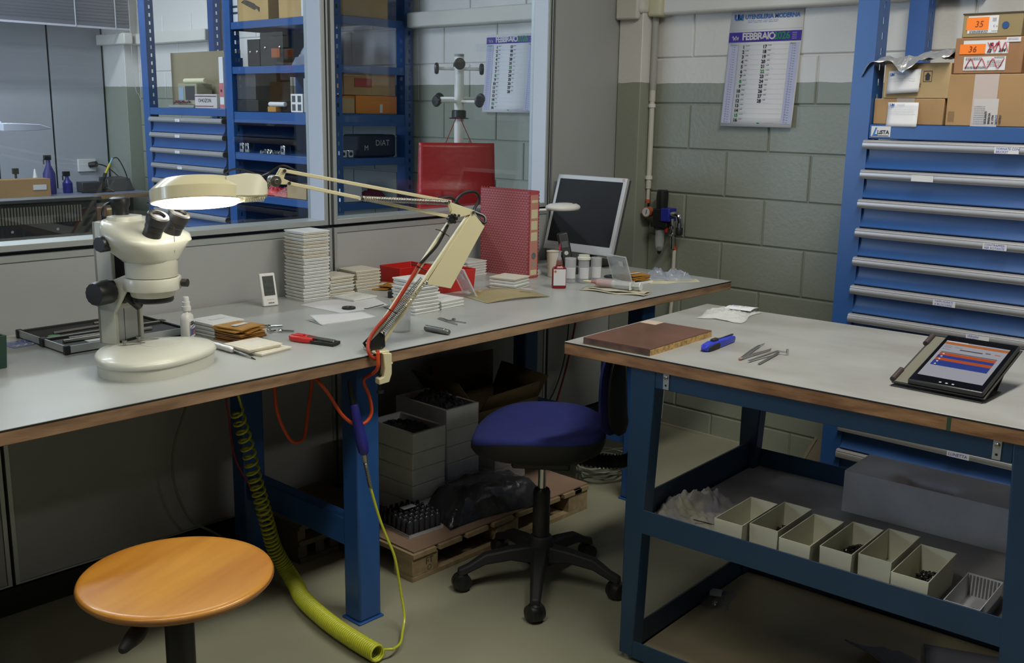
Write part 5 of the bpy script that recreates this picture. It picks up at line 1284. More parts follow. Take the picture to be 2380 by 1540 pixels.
names = ['first ivory parts bin from the left bench leg, empty', 'ivory parts bin with a dark heap of screws, second from the left leg', 'third ivory parts bin, empty, its front lower than its neighbours',
         'ivory parts bin with the biggest heap of small bright screws', 'fifth ivory parts bin, empty, beside the bright screw heap', 'ivory parts bin with round dark parts, beside the striped bin']
for (u0, u1, v0, v1, n), lab in zip(bins, names):
    cu, cv = (u0+u1)/2, (v0+v1)/2; L = (u1-u0)/2; w = (v1-v0)/2
    t = at2('parts_bin', lab, 'parts bin', cu, cv, .388, rnd.uniform(-.015, .015), 'ivory bins in the upper tray')
    obj('bin_body', MB().tray(-L+.004, L-.004, -w+.003, w-.003, 0, .080, .0022, ta=.003), BINM, t)
    if n: bits(t, .050 if n < 60 else .040, .0, n*4, .046 if n > 50 else .036, .028, .016 if n < 60 else .022, n, .0046 if n < 60 else .0040)
t = at2('parts_bin', 'small white striped parts bin next to the right bench leg', 'parts bin', .108, 1.066, .388, 0)
STR = mat('stripe_print', (.17, .165, .17), .6)
mb = MB().tray(-.088, .088, -.036, .036, 0, .056, .0018, ta=.002)
for k in range(9):
    y = .031-.0076*k
    mb.box(-.0903, -.0897, y-.002, y+.002, .006, .053, 1); mb.box(.0862, .0868, y-.002, y+.002, .004, .053, 1)
obj('bin_body', mb, [mat('grey_white_card', (.55, .55, .57), .6), STR], t)
bits(t, -.03, .0, 26, .030, .022, .004, 5, .0050)
t = at2('foam_block', 'long pale foam block with a hollow on top, standing in the upper tray', 'foam block', .598, .850, .388, 0)
FOAM = mat('grey_white_foam', (.62, .63, .65), .85, noise=.05, nscale=14, bump=.25, bscale=160)
def foam_top(a, b):
    x = -.092+.184*a; y = -.245+.49*b; d = math.exp(-((x+.045)/.034)**4-((y-.035)/.062)**4)
    return (x, y, .118-.060*d)
mb = MB(); mb.grid(foam_top, 24, 48); mb.box(-.092, .092, -.245, .245, 0, .1179)
mb.f = [f for f in mb.f if f != tuple(i+25*49 for i in (4, 5, 7, 6))]; mb.m = mb.m[:len(mb.f)]
obj('foam_body', mb, FOAM, t, ang=40)
t = at2('white_carton', 'small white box half hidden behind the right bench leg', 'box', .30, 1.125, .388, .05)
obj('carton_body', MB().box(-.045, .045, -.024, .024, 0, .060), mat('white_card', (.5, .5, .5), .6), t, bevel=.001)
t = at2('crumpled_rag', 'crumpled beige rag in the left front corner of the upper tray', 'cloth', .205, .315, .3885, .2)
obj('rag', crumple(.22, .20, .050, 12, 18, .5), mat('grey_beige_rag', (.40, .375, .28), .9, noise=.2, nscale=12, col2=(.24, .24, .28), bump=.3, bscale=200), t, ang=80)
t = at2('thin_rod', 'thin dark rod lying by the rag in the upper tray', 'rod', .14, .40, .3895, math.radians(-62))
obj('rod', MB().cyl((-.05, 0, .022), (.06, 0, .003), .0014, n=8), BLACK, t)
# lower tray
t = at2('parts_bag', 'small clear bag with a white label in the lower tray', 'bag', .455, .270, .0265, .3)
obj('bag_film', crumple(.13, .085, .018, 6, 12, .4), mat('clear_bag_dark', (.20, .20, .22), .12, alpha=.45, bump=.5, bscale=50, bdist=.005), t, ang=25)
obj('bag_label', MB().obox((.0, .008, .0195), (.050, .036, .0006), Matrix.Rotation(.15, 3, 'Z')), mat('grey_label', (.42, .42, .44), .6), t)
obj('metal_flakes', crumple(.028, .012, .008, 2, 6, .3).xf(Matrix.Translation((-.048, .0, .006))), CHROME, t, ang=5)
t = at2('foam_sheet', 'pale foam sheet folded up at the bottom of the lower tray', 'foam sheet', .42, .80, .0265, -.5)
obj('sheet', MB().grid(lambda a, b: ((a-.5)*.16, (b-.5)*.16, .004+.05*(1-a)**2+.006*math.sin(b*5)), 10, 6), mat('pale_foam_sheet', (.20, .195, .23), .6, alpha=.85), t, solid=.004)
t = at2('foam_sheet', 'second foam sheet lying flat by the right leg in the lower tray', 'foam sheet', .50, .98, .0265, .35)
obj('sheet', MB().grid(lambda a, b: ((a-.5)*.26, (b-.5)*.20, .004+.012*math.sin(a*3)*b), 8, 6), mat('pale_foam_sheet', (.2, .2, .22), .6), t, solid=.004)

# ================================================================= BOXES ON THE DRAWER CABINET
def carton(name, lab, y0, y1, z0, z1, x0=3.42, dx=.30, m=CARD, rz=0., lidline=False):
    yc = (y0+y1)/2; t = thing(name, lab, 'carton', (x0+dx/2, yc, z0), rz); w = (y1-y0)/2; h = z1-z0
    obj('carton_body', MB().box(-dx/2, dx/2, -w, w, 0, h), m, t, bevel=.0025, seg=2)
    return t, w, h
def on_front(parent, name, dx, quads, mats, texts=(), lines=(), off=.0012):
    """flat print on the carton's front (facing -x); quads (y_left, y_right, z0, z1, mi) in local y, texts (str, y, z, size, mi, kw)"""
    mb = MB(); X = -dx/2-off
    for k, (yl, yr, z0, z1, mi) in enumerate(quads):
        e = .0004*k; mb.add([(X-e, yl, z0), (X-e, yr, z0), (X-e, yr, z1), (X-e, yl, z1)], [(0, 1, 2, 3)], mi)
    E_ = .0004*len(quads)
    for s, y, z, sz_, mi, kw in texts: put_text(mb, s, sz_, (X-E_-.0004, y, z), (0, -1, 0), (0, 0, 1), mi, **kw)
    for y, z, w, h, rows, mi, sd in lines: printed_lines(mb, (X-E_-.0004, y, z), (0, -1, 0), (0, 0, 1), w, h, rows, .0012, mi, sd, 1.)
    return obj(name, mb, mats, parent, smooth=False)
ORL = mat('orange_label', (.86, .20, .01), .55); REDI = mat('red_marker', (.55, .03, .06), .6)
UMT = [('UM', .046, .060, .012, 2, dict(bold=.0008, spacing=.75))]
t, w, h = carton('carton', 'low brown carton at the bottom left on the cabinet, note taped on front', 1.272, 1.505, 1.4425, 1.527)
mb = MB(); mb.grid(lambda a, b: (-.153-.018*(1-b)**1.5-.004*a, .062-.104*a+.006*b, -.006+.078*b-.010*(a)*(1-b)*0), 6, 6)
nt = obj('taped_note', mb, PAPER, t, solid=.0006)
mb = MB(); put_text(mb, 'UM', .011, (-.1600, .058, .060), (0, -1, 0), (0, 0, 1), 0, bold=.0007, spacing=.75); printed_lines(mb, (-.1600, .034, .060), (0, -1, 0), (0, 0, 1), .028, .008, 2, .0009, 0, 3)
printed_lines(mb, (-.1635, .055, .030), (0, -1, 0), (0, 0, 1), .085, .022, 3, .0009, 1, 5, 1.); obj('note_print', mb, [UMBLUE, GREYL], nt, smooth=False)
obj('tape', MB().box(-.1512, -.150, -.02, .04, .070, .0852), mat('clear_tape', (.42, .36, .28), .3, alpha=.7), t)
t, w, h = carton('carton', 'small carton with an arrow mark under the silver foil bag', 1.262, 1.478, 1.5275, 1.640, m=CARD2)
mb = MB(); mb.grid(lambda a, b: (-.152-.008*(1-b)-.004*math.sin(a*3), .094-.108*a, .014+.074*b+.006*a), 6, 5); nt = obj('taped_note', mb, PAPER, t, solid=.0006)
mb = MB(); put_text(mb, 'UM', .011, (-.1575, .087, .073), (0, -1, 0), (0, 0, 1), 0, bold=.0007, spacing=.75); printed_lines(mb, (-.1585, .062, .074), (0, -1, 0), (0, 0, 1), .03, .008, 2, .0009, 0, 3)
printed_lines(mb, (-.1600, .085, .052), (0, -1, 0), (0, 0, 1), .085, .015, 2, .0009, 1, 6, 1.); obj('note_print', mb, [UMBLUE, GREYL], nt, smooth=False)
mb = MB(); X = -.1512
for a, b, c, d in ((-.022, -.050, .053, .0545), (-.022, -.050, .086, .0875), (-.022, -.0235, .053, .0875), (-.0485, -.050, .053, .0875)): mb.add([(X, a, c), (X, b, c), (X, b, d), (X, a, d)], [(0, 1, 2, 3)])
mb.add([(X, -.029, .058), (X, -.043, .058), (X, -.043, .071), (X, -.029, .071)], [(0, 1, 2, 3)]).add([(X, -.026, .071), (X, -.046, .071), (X, -.036, .083)], [(0, 1, 2)])
put_text(mb, 'HE', .012, (X, -.016, .036), (0, 0, 1), (0, 1, 0)); obj('arrow_print', mb, INK, t, smooth=False)
# foil bag
t = thing('foil_bag', 'crinkled silver foil bag draped over the small carton', 'foil bag', (3.55, 1.395, 1.6415), math.radians(0))
r7 = random.Random(11)
def foil(a, b):
    y = .150-.285*a; x = -.150+.27*b
    ridge = .012+.024*a+.004*math.sin(a*9+b*4)+.0035*math.sin(a*27+b*13)+.003*math.sin(a*51-b*31)
    edge = max(0, (.12-b)/.12); droop = edge*(.006+.040*max(0, 1-abs(a-.50)/.16)+.012*max(0, .12-a)/.12)
    z = ridge*(1-edge*.5)-droop-.035*max(0, .10-a)/.10
    x -= edge*.012*(1+math.sin(a*14)*.5)+.006*math.sin(a*17)*edge
    return (x, y, max(z, .0015) if b > .12 else z)
FO = mat('silver_foil', (.66, .66, .68), .30, .75, bump=.9, bscale=22, bdist=.01)
obj('foil', MB().grid(foil, 44, 22), FO, t, solid=.0006, ang=15)
t, w, h = carton('carton', 'large brown carton with a wide pale tape down its front', .985, 1.265, 1.4425, 1.603)
on_front(t, 'tape_strip', .30, [(.060, -.013, 0, h, 0), (.055, -.020, 0, .085, 1)], [mat('milky_tape', (.47, .38, .34), .35), mat('label_film', (.50, .46, .44), .4)], (), [])
mb = MB(); X = -.1535
for k in range(5): put_text(mb, ('ISOLANTI', 'BRESCIA', 'X 1774', 'MERCE', 'VETRO')[k], .009, (X, .012-.011*k, .008), (0, 0, 1), (0, 1, 0), 0 if k != 3 else 1, bold=.0003)
printed_lines(mb, (X, .052, .004), (0, -1, 0), (0, 0, 1), .034, .06, 9, .0014, 1, 8, 1.)
obj('tape_print', mb, [INK, mat('blue_grey_print', (.12, .16, .26), .6)], t, smooth=False)
mb = MB()
for k in range(9): mb.add([(-.1512, .132-.0023*k, .012), (-.1512, .1312-.0023*k, .012), (-.1512, .1312-.0023*k, .045), (-.1512, .132-.0023*k, .045)], [(0, 1, 2, 3)])
obj('side_barcode', mb, mat('brown_print', (.10, .06, .03), .7), t, smooth=False)
t, w, h = carton('carton', 'flat carton labelled 36 with red scribbles on its labels', 1.050, 1.256, 1.604, 1.714, m=mat('reddish_cardboard', (.29, .145, .065), .7, noise=.1, nscale=5))
S0 = [(.078, -.058, .060, .101, 0), (.072, -.054, .010, .052, 0), (.088, .010, .060, .090, 1), (-.050, -.092, .094, .108, 0)]
ln = [(.066, .040, .05, .010, 3, 2, 3), (.066, .014, .06, .008, 3, 2, 4), (.0, .020, .045, .02, 4, 2, 6), (-.055, .098, .03, .008, 2, 5, 7), (-.02, .045, .03, .006, 2, 2, 9)]
o_ = on_front(t, 'labels', .30, S0, [PAPER, ORL, INK, REDI, mat('dark_orange_digit', (.22, .035, .0), .6), mat('slate_print', (.16, .16, .32), .7)],
    [('36', .062, .066, .026, 4, dict(shear=.15)), ('10', .002, .083, .014, 2, dict(shear=.3, bold=.0006)), ('RE', -.018, .085, .012, 2, dict(shear=.3)), ('12', .006, .064, .014, 2, dict(shear=.3, bold=.0006)), ('244', -.030, .066, .013, 2, dict(shear=.3, bold=.0006))], ln)
mb = MB()
z0 = lambda k, n, c, am: c+am*(1 if k % 2 else -1)
mb.tube(smooth_path([(-.1545, .066-.0165*k, z0(k, 8, .031, .014)) for k in range(8)], 6), .0011, 5)
mb.tube(smooth_path([(-.1545, .000-.0095*k, z0(k, 6, .080, .013)) for k in range(7)], 6), .0011, 5); mb.tube(smooth_path([(-.1545, .004, .094), (-.1545, -.012, .078), (-.1545, -.030, .098)], 6), .0011, 5)
obj('red_scribble', mb, REDI, t)
t, w, h = carton('carton', 'olive carton labelled 35 with a blue dot, topmost of the cartons', 1.062, 1.240, 1.7145, 1.786, m=mat('olive_cardboard', (.27, .205, .095), .7, noise=.1, nscale=5), dx=.28)
on_front(t, 'labels', .28, [(.073, -.018, .012, .064, 0), (.077, .010, .022, .060, 1)], [PAPER, ORL, INK, REDI, mat('dark_orange_digit', (.22, .035, .0), .6)],
    [('35', .052, .031, .026, 4, dict(shear=.15)), ('C', -.004, .030, .008, 2, {}), ('e', -.013, .030, .008, 2, {})], [(.066, .0125, .055, .008, 3, 2, 3), (.0, .014, .02, .006, 1, 2, 4), (.0, .045, .012, .012, 3, 2, 5)])
obj('blue_dot', MB().cyl((-.1405, -.040, .034), (-.1418, -.040, .034), .0105, n=24), mat('blue_sticker', (.012, .055, .20), .5), t)
obj('lid_line', MB().box(-.1425, .141, -.0905, .0905, .069, .073), INK if False else mat('dark_cardboard_edge', (.06, .045, .03), .8), t)
t = thing('paper_sack', 'folded pale paper leaning on the wall at the foot of the cabinet', 'paper', (3.90, 1.75, 0))
obj('sack', MB().loft([[(-.02, -.14, 0), (.05, -.14, 0), (.06, .13, 0), (.0, .17, 0)], [(.0, -.14, .13), (.06, -.14, .13), (.065, .08, .135), (.03, .10, .135)]]), mat('pale_kraft', (.30, .25, .18), .8), t, bevel=.002)
obj('sack_fold', MB().bar((.012, .165, .0), (.036, .105, .136), .006, .012).bar((-.004, .155, .0), (.02, .100, .136), .004, .010), mat('pale_kraft_edge', (.40, .34, .25), .8), t)

# ================================================================= UNDER THE LONG BENCH
WOOD = mat('pale_pallet_wood', (.36, .27, .15), .75, col2=(.27, .19, .10), nscale=5, stretch=(8, 1.5, 8), detail=8, bump=.3, bscale=60)
HB_ = mat('hardboard_brown', (.26, .17, .115), .7, noise=.08, nscale=6)
pl = thing('pallet', 'small pale wooden pallet with a hardboard top under the bench', 'pallet', (2.44, 2.55, 0))
for x in (2.0, 2.385, 2.77):
    for y in (2.25, 2.50, 2.755):
        obj('pallet_block', MB().box(x, x+.11, y, y+.09, .016, .078), WOOD, pl, world=True, bevel=.002)
for y in (2.25, 2.50, 2.755): obj('bottom_board', MB().box(2.0, 2.88, y, y+.09, 0, .016), WOOD, pl, world=True, bevel=.001)
for i, x in enumerate((2.0, 2.115, 2.24, 2.365, 2.49, 2.615, 2.74, 2.80)): 
    obj('deck_board', MB().box(x, x+(.10 if i < 7 else .08), 2.245, 2.85, .078, .094), WOOD, pl, world=True, bevel=.001)
obj('hardboard_sheet', MB().box(2.01, 2.885, 2.255, 2.86, .0945, .1005), HB_, pl, world=True, bevel=.001)
mb = MB(); put_text(mb, 'FT', .032, (2.055, 2.2494, .045), (1, 0, 0), (0, 0, 1), 0); mb.lathe([(.007, 0), (.009, 0)], 16, (2.072, 2.2494, .032), rot_to((0, -1, 0)), cap0=False, cap1=False)
obj('stamp', mb, mat('brown_stamp', (.08, .05, .03), .8), pl, world=True, smooth=False)
STY = mat('white_styrofoam', (.80, .82, .84), .8, noise=.03, nscale=30, bump=.2, bscale=220)
def styro(x0, x1, y0, y1, z0, n, h, lab, top='open'):
    for i in range(n):
        last = i == n-1
        t = thing('foam_box', ('open white foam box on top of %s' % lab) if last else 'white foam box, %s of %s' % (ordn(n-1-i, n), lab), 'foam box', ((x0+x1)/2+rnd.uniform(-.002, .002), (y0+y1)/2+rnd.uniform(-.002, .002), z0+i*h), rnd.uniform(-.012, .012), 'white foam boxes of %s' % lab)
        w = (x1-x0)/2-.002; d = (y1-y0)/2-.002
        if last: obj('box_body', MB().tray(-w, w, -d, d, 0, h+.012, .012), STY, t, bevel=.002)
        else: obj('box_body', MB().box(-w, w, -d, d, 0, h-.0012), STY, t, bevel=.003)
    return z0+(n-1)*h
FL = mat('black_film_scrap', (.03, .03, .035), .18, alpha=.8, bump=.8, bscale=40, bdist=.008)
zt = styro(2.182, 2.337, 2.452, 2.69, .1012, 5, .058, 'the front stack on the pallet')
bag('film_scrap', 'black and clear plastic film stuffed in the front foam box', 2.26, 2.572, zt+.035, 0, .125, .20, .040, 5, FL, 'film scrap', .3, 20)
zt = styro(2.398, 2.563, 2.512, 2.79, .1012, 5, .063, 'the rear stack on the pallet')
bag('film_scrap', 'dark grey plastic film bulging from the rear foam box', 2.48, 2.652, zt+.040, 0, .135, .24, .075, 15, mat('grey_film_scrap', (.10, .10, .115), .2, alpha=.8, bump=.8, bscale=40, bdist=.008), 'film scrap', .35, 20)
styro(2.60, 2.775, 2.47, 2.605, .1012, 2, .063, 'the low stack behind the chair column')
# open carton
t = thing('open_carton', 'dark brown carton with open flaps standing at the back of the pallet', 'carton', (2.845, 2.745, .101))
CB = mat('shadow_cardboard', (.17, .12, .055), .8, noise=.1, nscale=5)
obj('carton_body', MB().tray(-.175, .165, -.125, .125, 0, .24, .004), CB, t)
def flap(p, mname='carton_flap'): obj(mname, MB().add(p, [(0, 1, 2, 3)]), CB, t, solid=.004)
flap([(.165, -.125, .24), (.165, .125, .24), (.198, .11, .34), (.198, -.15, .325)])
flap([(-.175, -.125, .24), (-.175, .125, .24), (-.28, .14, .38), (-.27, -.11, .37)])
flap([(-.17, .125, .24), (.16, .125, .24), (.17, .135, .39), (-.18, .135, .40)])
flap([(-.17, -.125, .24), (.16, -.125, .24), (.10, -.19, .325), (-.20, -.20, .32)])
# bag of black parts
t = thing('black_bundle', 'black sheets wrapped in glossy clear film at the front of the pallet', 'wrapped bundle', (2.435, 2.372, .1012), math.radians(-6))
BK = mat('glossy_black_film', (.010, .010, .012), .20, coat=.6, bump=.9, bscale=24, bdist=.012)
def bun(a, b):
    x = (a-.5)*.44; y = (b-.5)*.205; env = (min(1, 6*a)*min(1, 6*(1-a))*min(1, 5*b)*min(1, 5*(1-b)))**.5
    return (x+.02*math.sin(b*3), y+.012*math.sin(a*5), max(.001, env*(.060+.034*math.sin(a*2.6+.4)+.007*math.sin(a*15+b*9)+.006*abs(math.sin(a*21-b*17)))))
obj('black_sheets', MB().grid(bun, 30, 16), BK, t, ang=60)
obj('clear_wrap', MB().grid(lambda a, b: (bun(a, b)[0]*1.05, bun(a, b)[1]*1.05, bun(a, b)[2]+.004+.006*abs(math.sin(a*22+b*17))), 40, 20), mat('shiny_wrap', (.16, .16, .18), .06, alpha=.10, bump=.8, bscale=30, bdist=.01), t, ang=12)
# pack of dark vials
t = thing('vial_pack', 'tray of small dark plastic vials with a white label, front left of the pallet', 'vial pack', (2.142, 2.415, .1012), math.radians(-4))
VM = mat('dark_vial', (.028, .029, .036), .18)
obj('pack_tray', MB().tray(-.072, .072, -.082, .082, 0, .012, .001), CLEARP, t)
vb = MB().lathe([(.0105, .001), (.0115, .004), (.0115, .045), (.007, .053), (.0055, .054), (.0055, .061), (.004, .063), (0, .063)], 12)
first = None
for i in range(6):
    for j in range(6):
        p = (-.058+.0232*i, -.066+.0262*j, .0012)
        if first is None: first = obj('vial', vb, VM, t, at=p)
        else:
            o = bpy.data.objects.new('vial', first.data); COL.objects.link(o); o.parent = t; o.location = p
obj('pack_label', MB().box(-.030, .022, .0, .026, .0645, .0655), mat('grey_label', (.42, .42, .44), .6), t)
# left crate and cardboard
t = thing('wood_crate', 'dark wooden crate end with slats behind the bench leg', 'crate', (1.915, 2.74, 0))
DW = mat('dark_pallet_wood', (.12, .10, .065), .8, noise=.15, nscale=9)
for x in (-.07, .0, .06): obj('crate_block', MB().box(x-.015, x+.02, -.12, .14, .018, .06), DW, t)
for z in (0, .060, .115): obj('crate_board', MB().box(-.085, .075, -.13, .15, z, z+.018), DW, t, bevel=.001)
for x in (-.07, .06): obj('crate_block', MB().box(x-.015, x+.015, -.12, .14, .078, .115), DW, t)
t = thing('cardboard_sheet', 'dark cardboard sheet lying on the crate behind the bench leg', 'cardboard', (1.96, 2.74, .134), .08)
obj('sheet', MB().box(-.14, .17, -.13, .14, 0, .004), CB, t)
# cords, hoses
t = thing('extension_lead', 'orange power cord hanging in loops below the bench edge', 'cord', (1.7, 2.1, .8))
P1 = [(1.684, 2.028, .838), (1.686, 2.030, .80), (1.694, 2.06, .775), (1.702, 2.11, .745), (1.724, 2.115, .696), (1.736, 2.12, .645), (1.716, 2.122, .620), (1.677, 2.12, .624), (1.634, 2.12, .660), (1.600, 2.13, .720), (1.572, 2.15, .768), (1.60, 2.25, .785), (1.68, 2.33, .78), (1.706, 2.35, .702), (1.693, 2.35, .627), (1.676, 2.35, .540), (1.648, 2.35, .524), (1.619, 2.35, .547), (1.586, 2.35, .624), (1.578, 2.35, .71), (1.57, 2.36, .785)]
obj('cord', MB().tube(smooth_path(P1, 6), .0048, 10), ORANGE, t, world=True)
t = thing('red_cable', 'thin red cable hanging down beside the rear bench leg', 'cable', (1.66, 2.70, .4))
obj('cable', MB().tube(smooth_path([(1.63, 2.68, .79), (1.632, 2.69, .60), (1.644, 2.70, .53), (1.659, 2.70, .39), (1.70, 2.69, .29), (1.735, 2.68, .20), (1.75, 2.67, .05), (1.77, 2.64, .004)], 6), .0032, 8), mat('dark_red_rubber', (.26, .018, .018), .5), t, world=True)
t = thing('white_hose', 'thin pale hose curving down the partition under the bench', 'hose', (1.58, 2.9, .4))
obj('hose', MB().tube(smooth_path([(1.65, 2.905, .79), (1.63, 2.90, .60), (1.605, 2.89, .52), (1.56, 2.88, .43), (1.545, 2.88, .35), (1.55, 2.88, .27), (1.575, 2.88, .19), (1.61, 2.88, .13), (1.66, 2.87, .092), (1.74, 2.80, .03), (1.85, 2.72, .006)], 6), .0042, 8), mat('pale_grey_hose', (.22, .23, .19), .5), t, world=True)
t = thing('wall_socket', 'small dark fitting on the partition under the bench top', 'socket', (1.66, 2.92, .60))
obj('fitting', MB().box(1.655, 1.70, 2.905, 2.93, .59, .64).cyl((1.70, 2.912, .60), (1.70, 2.912, .55), .006, .003, n=10), BLACKM, t, world=True)
t = thing('black_cable', 'thin black cable drooping by the partition near the right bench legs', 'cable', (3.3, 2.9, .4))
obj('cable', MB().tube(smooth_path([(3.235, 2.90, .79), (3.245, 2.90, .55), (3.25, 2.90, .34), (3.30, 2.90, .225), (3.385, 2.90, .18), (3.44, 2.90, .22), (3.50, 2.90, .34), (3.53, 2.90, .50), (3.535, 2.90, .79)], 6), .0028, 6), BLACK, t, world=True)
t = thing('red_hose', 'dark red hose running down to the floor near the right bench legs', 'hose', (3.5, 2.88, .4))
obj('hose', MB().tube(smooth_path([(3.575, 2.885, .80), (3.57, 2.885, .60), (3.555, 2.885, .50), (3.50, 2.88, .33), (3.42, 2.87, .17), (3.34, 2.84, .06), (3.26, 2.80, .006)], 6), .0045, 8), mat('dark_red_rubber', (.26, .018, .018), .5), t, world=True)
t = thing('cable_coil', 'untidy coil of whitish cable lying by the right bench frame', 'cable', (3.20, 2.42, .0))
mb = MB(); r9 = random.Random(4)
for k in range(6): mb.tube([(3.20+(.10+.01*k)*math.cos(a*PI/8), 2.42+(.085+.008*k)*math.sin(a*PI/8), .008+.012*k+.02*abs(math.sin(a*.9+k))) for a in range(16)], .004, 6, closed=True)
obj('coil', mb, mat('pale_grey_hose', (.3, .3, .27), .5), t, world=True, kind='stuff')

# blow gun with coiled yellow-green hose
t = thing('air_blow_gun', 'blue-handled air blow gun hanging on the bench leg, coiled yellow-green hose', 'air gun', (1.69, 2.10, .6))
GB = mat('dark_blue_grip', (.022, .022, .21), .4)
def taper(pts, rad, n=16): return MB().tube(pts, rad, n)
obj('gun_nozzle', taper([(1.658, 2.118, .750), (1.6588, 2.117, .744), (1.662, 2.115, .715), (1.668, 2.112, .683)], [.0035, .0055, .0068, .0082]), BLACK, t, world=True)
obj('gun_grip', taper([(1.668, 2.112, .685), (1.669, 2.112, .680), (1.674, 2.108, .645), (1.680, 2.105, .61), (1.686, 2.102, .575), (1.691, 2.10, .548), (1.692, 2.10, .540)], [.010, .0125, .0125, .0155, .0165, .0150, .010]), GB, t, world=True)
obj('hose_nut', taper([(1.692, 2.10, .542), (1.694, 2.099, .525), (1.6945, 2.099, .522), (1.697, 2.098, .500)], [.0075, .0075, .006, .0055], 8), STEEL, t, world=True)
mb = MB(); coil(mb, (1.694, 2.099, .515), (1.707, 2.093, .440), .0052, .0012, 24, 4, 8); obj('kink_spring', mb, STEEL, t, world=True)
path = smooth_path([(1.70, 2.096, .475), (1.707, 2.093, .440), (1.732, 2.088, .348), (1.752, 2.08, .285), (1.774, 2.07, .215), (1.788, 2.06, .10), (1.782, 2.04, .045), (1.748, 2.01, .020), (1.70, 1.965, .022), (1.655, 1.945, .028)], 6)
obj('straight_hose', MB().tube(path, .0038, 8), YELL, t, world=True)
axis = smooth_path([(1.53, 2.47, .62), (1.560, 2.49, .545), (1.585, 2.50, .47), (1.60, 2.505, .403), (1.637, 2.51, .262), (1.672, 2.52, .14), (1.70, 2.50, .065), (1.692, 2.44, .036), (1.660, 2.36, .030), (1.636, 2.25, .0295), (1.622, 2.155, .0295), (1.614, 2.05, .0295), (1.612, 1.955, .0295)], 12)
# arc length parameter, pitch shrinks from loose to tight
cum = [0.]
for a, b in zip(axis, axis[1:]): cum.append(cum[-1]+(b-a).length)
def along(s):
    for i in range(len(cum)-1):
        if cum[i+1] >= s: f = (s-cum[i])/max(1e-9, cum[i+1]-cum[i]); return axis[i].lerp(axis[i+1], f), (axis[i+1]-axis[i]).normalized()
    return axis[-1], (axis[-1]-axis[-2]).normalized()
pts = [Vector((1.50, 2.44, .785)), Vector((1.515, 2.455, .72)), Vector((1.535, 2.465, .66))]
s = 0.; ang_ = 0.; x_ = Vector((1, 0, 0)); TOT = cum[-1]
while s < TOT:
    p, tg = along(s); x_ = (x_-tg*x_.dot(tg)).normalized(); y_ = tg.cross(x_)
    f = s/TOT; pitch = .034-.0262*min(1, f/.52)**1.3; R = .0175+.0045*min(1, f/.5)
    pts.append(p+x_*R*math.cos(ang_)+y_*R*math.sin(ang_)); ang_ += 2*PI/12; s += pitch/12
pts.append(Vector((1.655, 1.945, .030)))
obj('coiled_hose', MB().tube(pts, .0039, 6), YELL, t, world=True, ang=80)
# ================================================================= FAR ROOM, SEEN THROUGH THE GLASS
cnt = [0]
def shelf_box(name, lab, y0, y1, z0, z1, x0=3.42, x1=3.66, m=CARD, cat='carton', bev=.002):
    t = thing(name, lab, cat, ((x0+x1)/2, (y0+y1)/2, z0)); obj(name+'_body', MB().box(x0, x1, y0, y1, z0, z1), m, t, world=True, bevel=bev); return t
TAN = mat('warm_tan_cardboard', (.44, .28, .10), .75, noise=.06, nscale=6)
t = shelf_box('carton', 'tan carton with a scribbled-out print on the top rack shelf', 5.03, 5.33, 1.942, 2.09, m=TAN)
mb = MB()
for k in range(12): mb.tube(smooth_path([(3.4185, 5.29-.014*k*.8, 2.045-.004*k), (3.4185, 5.25-.012*k, 2.055-.004*k), (3.4185, 5.16-.004*k, 2.03-.004*k)], 4), .0024, 4)
obj('scribble', mb, INK, t, world=True)
t = shelf_box('carton', 'second tan carton with white tape on the top rack shelf', 4.56, 4.93, 1.942, 2.08, m=TAN); obj('tape', MB().box(3.418, 3.42, 4.68, 4.72, 1.944, 2.08), PAPER, t, world=True)
t = shelf_box('paper_ream', 'white boxed ream with black bars, left on the top rack shelf', 5.335, 5.385, 1.942, 2.08, m=PAPER, cat='ream'); obj('bar_print', MB().box(3.418, 3.42, 5.337, 5.383, 1.985, 1.997).box(3.418, 3.42, 5.337, 5.383, 2.02, 2.032), INK, t, world=True)
tk = shelf_box('black_case', 'tall black case on the second rack shelf, left one', 5.13, 5.25, 1.692, 1.84, m=BLACK, cat='case')
t = shelf_box('black_case', 'wider black case with an orange sticker on the second rack shelf', 4.90, 5.12, 1.692, 1.872, m=BLACKM, cat='case'); obj('orange_sticker', MB().box(3.418, 3.42, 4.93, 5.01, 1.735, 1.785), mat('dull_orange', (.28, .07, .02), .6), t, world=True)
for y in (5.22, 5.15, 5.07, 4.93): obj('chrome_knob', MB().lathe([(.008, 0), (.008, .004), (.003, .008), (0, .008)], 12, (3.42, y, 1.79-.02*(y > 5.1)), rot_to((-1, 0, 0))), CHROME, tk if y > 5.13 else t, world=True)
t = bag('plastic_bag', 'inflated clear bag with an orange item on the second rack shelf', 3.52, 4.77, 1.692, 0, .14, .19, .15, 21, BAGM, 'bag', .35, 16)
obj('orange_item', MB().box(-.03, .03, -.03, .03, .03, .09), mat('dull_orange', (.28, .07, .02), .6), t, bevel=.003)
shelf_box('grey_unit', 'dark grey metal unit on the third rack shelf', 5.18, 5.37, 1.505, 1.66, m=DKGREY, cat='unit')
shelf_box('wire_basket', 'low dark crate under the grey unit on the third rack shelf', 5.16, 5.38, 1.438, 1.503, m=BLACKM, cat='crate')
t = shelf_box('orange_box', 'tiny orange box with a white roll on it, third rack shelf', 4.965, 5.045, 1.438, 1.468, 3.405, 3.44, mat('tan_orange', (.40, .20, .04), .7), 'box')
t = thing('white_roll', 'white rolled cloth on the tiny orange box, third rack shelf', 'roll', (3.425, 4.99, 1.468)); obj('roll', MB().cyl((0, -.09, .013), (0, .06, .013), .013, n=16), PAPER, t, bevel=.003)
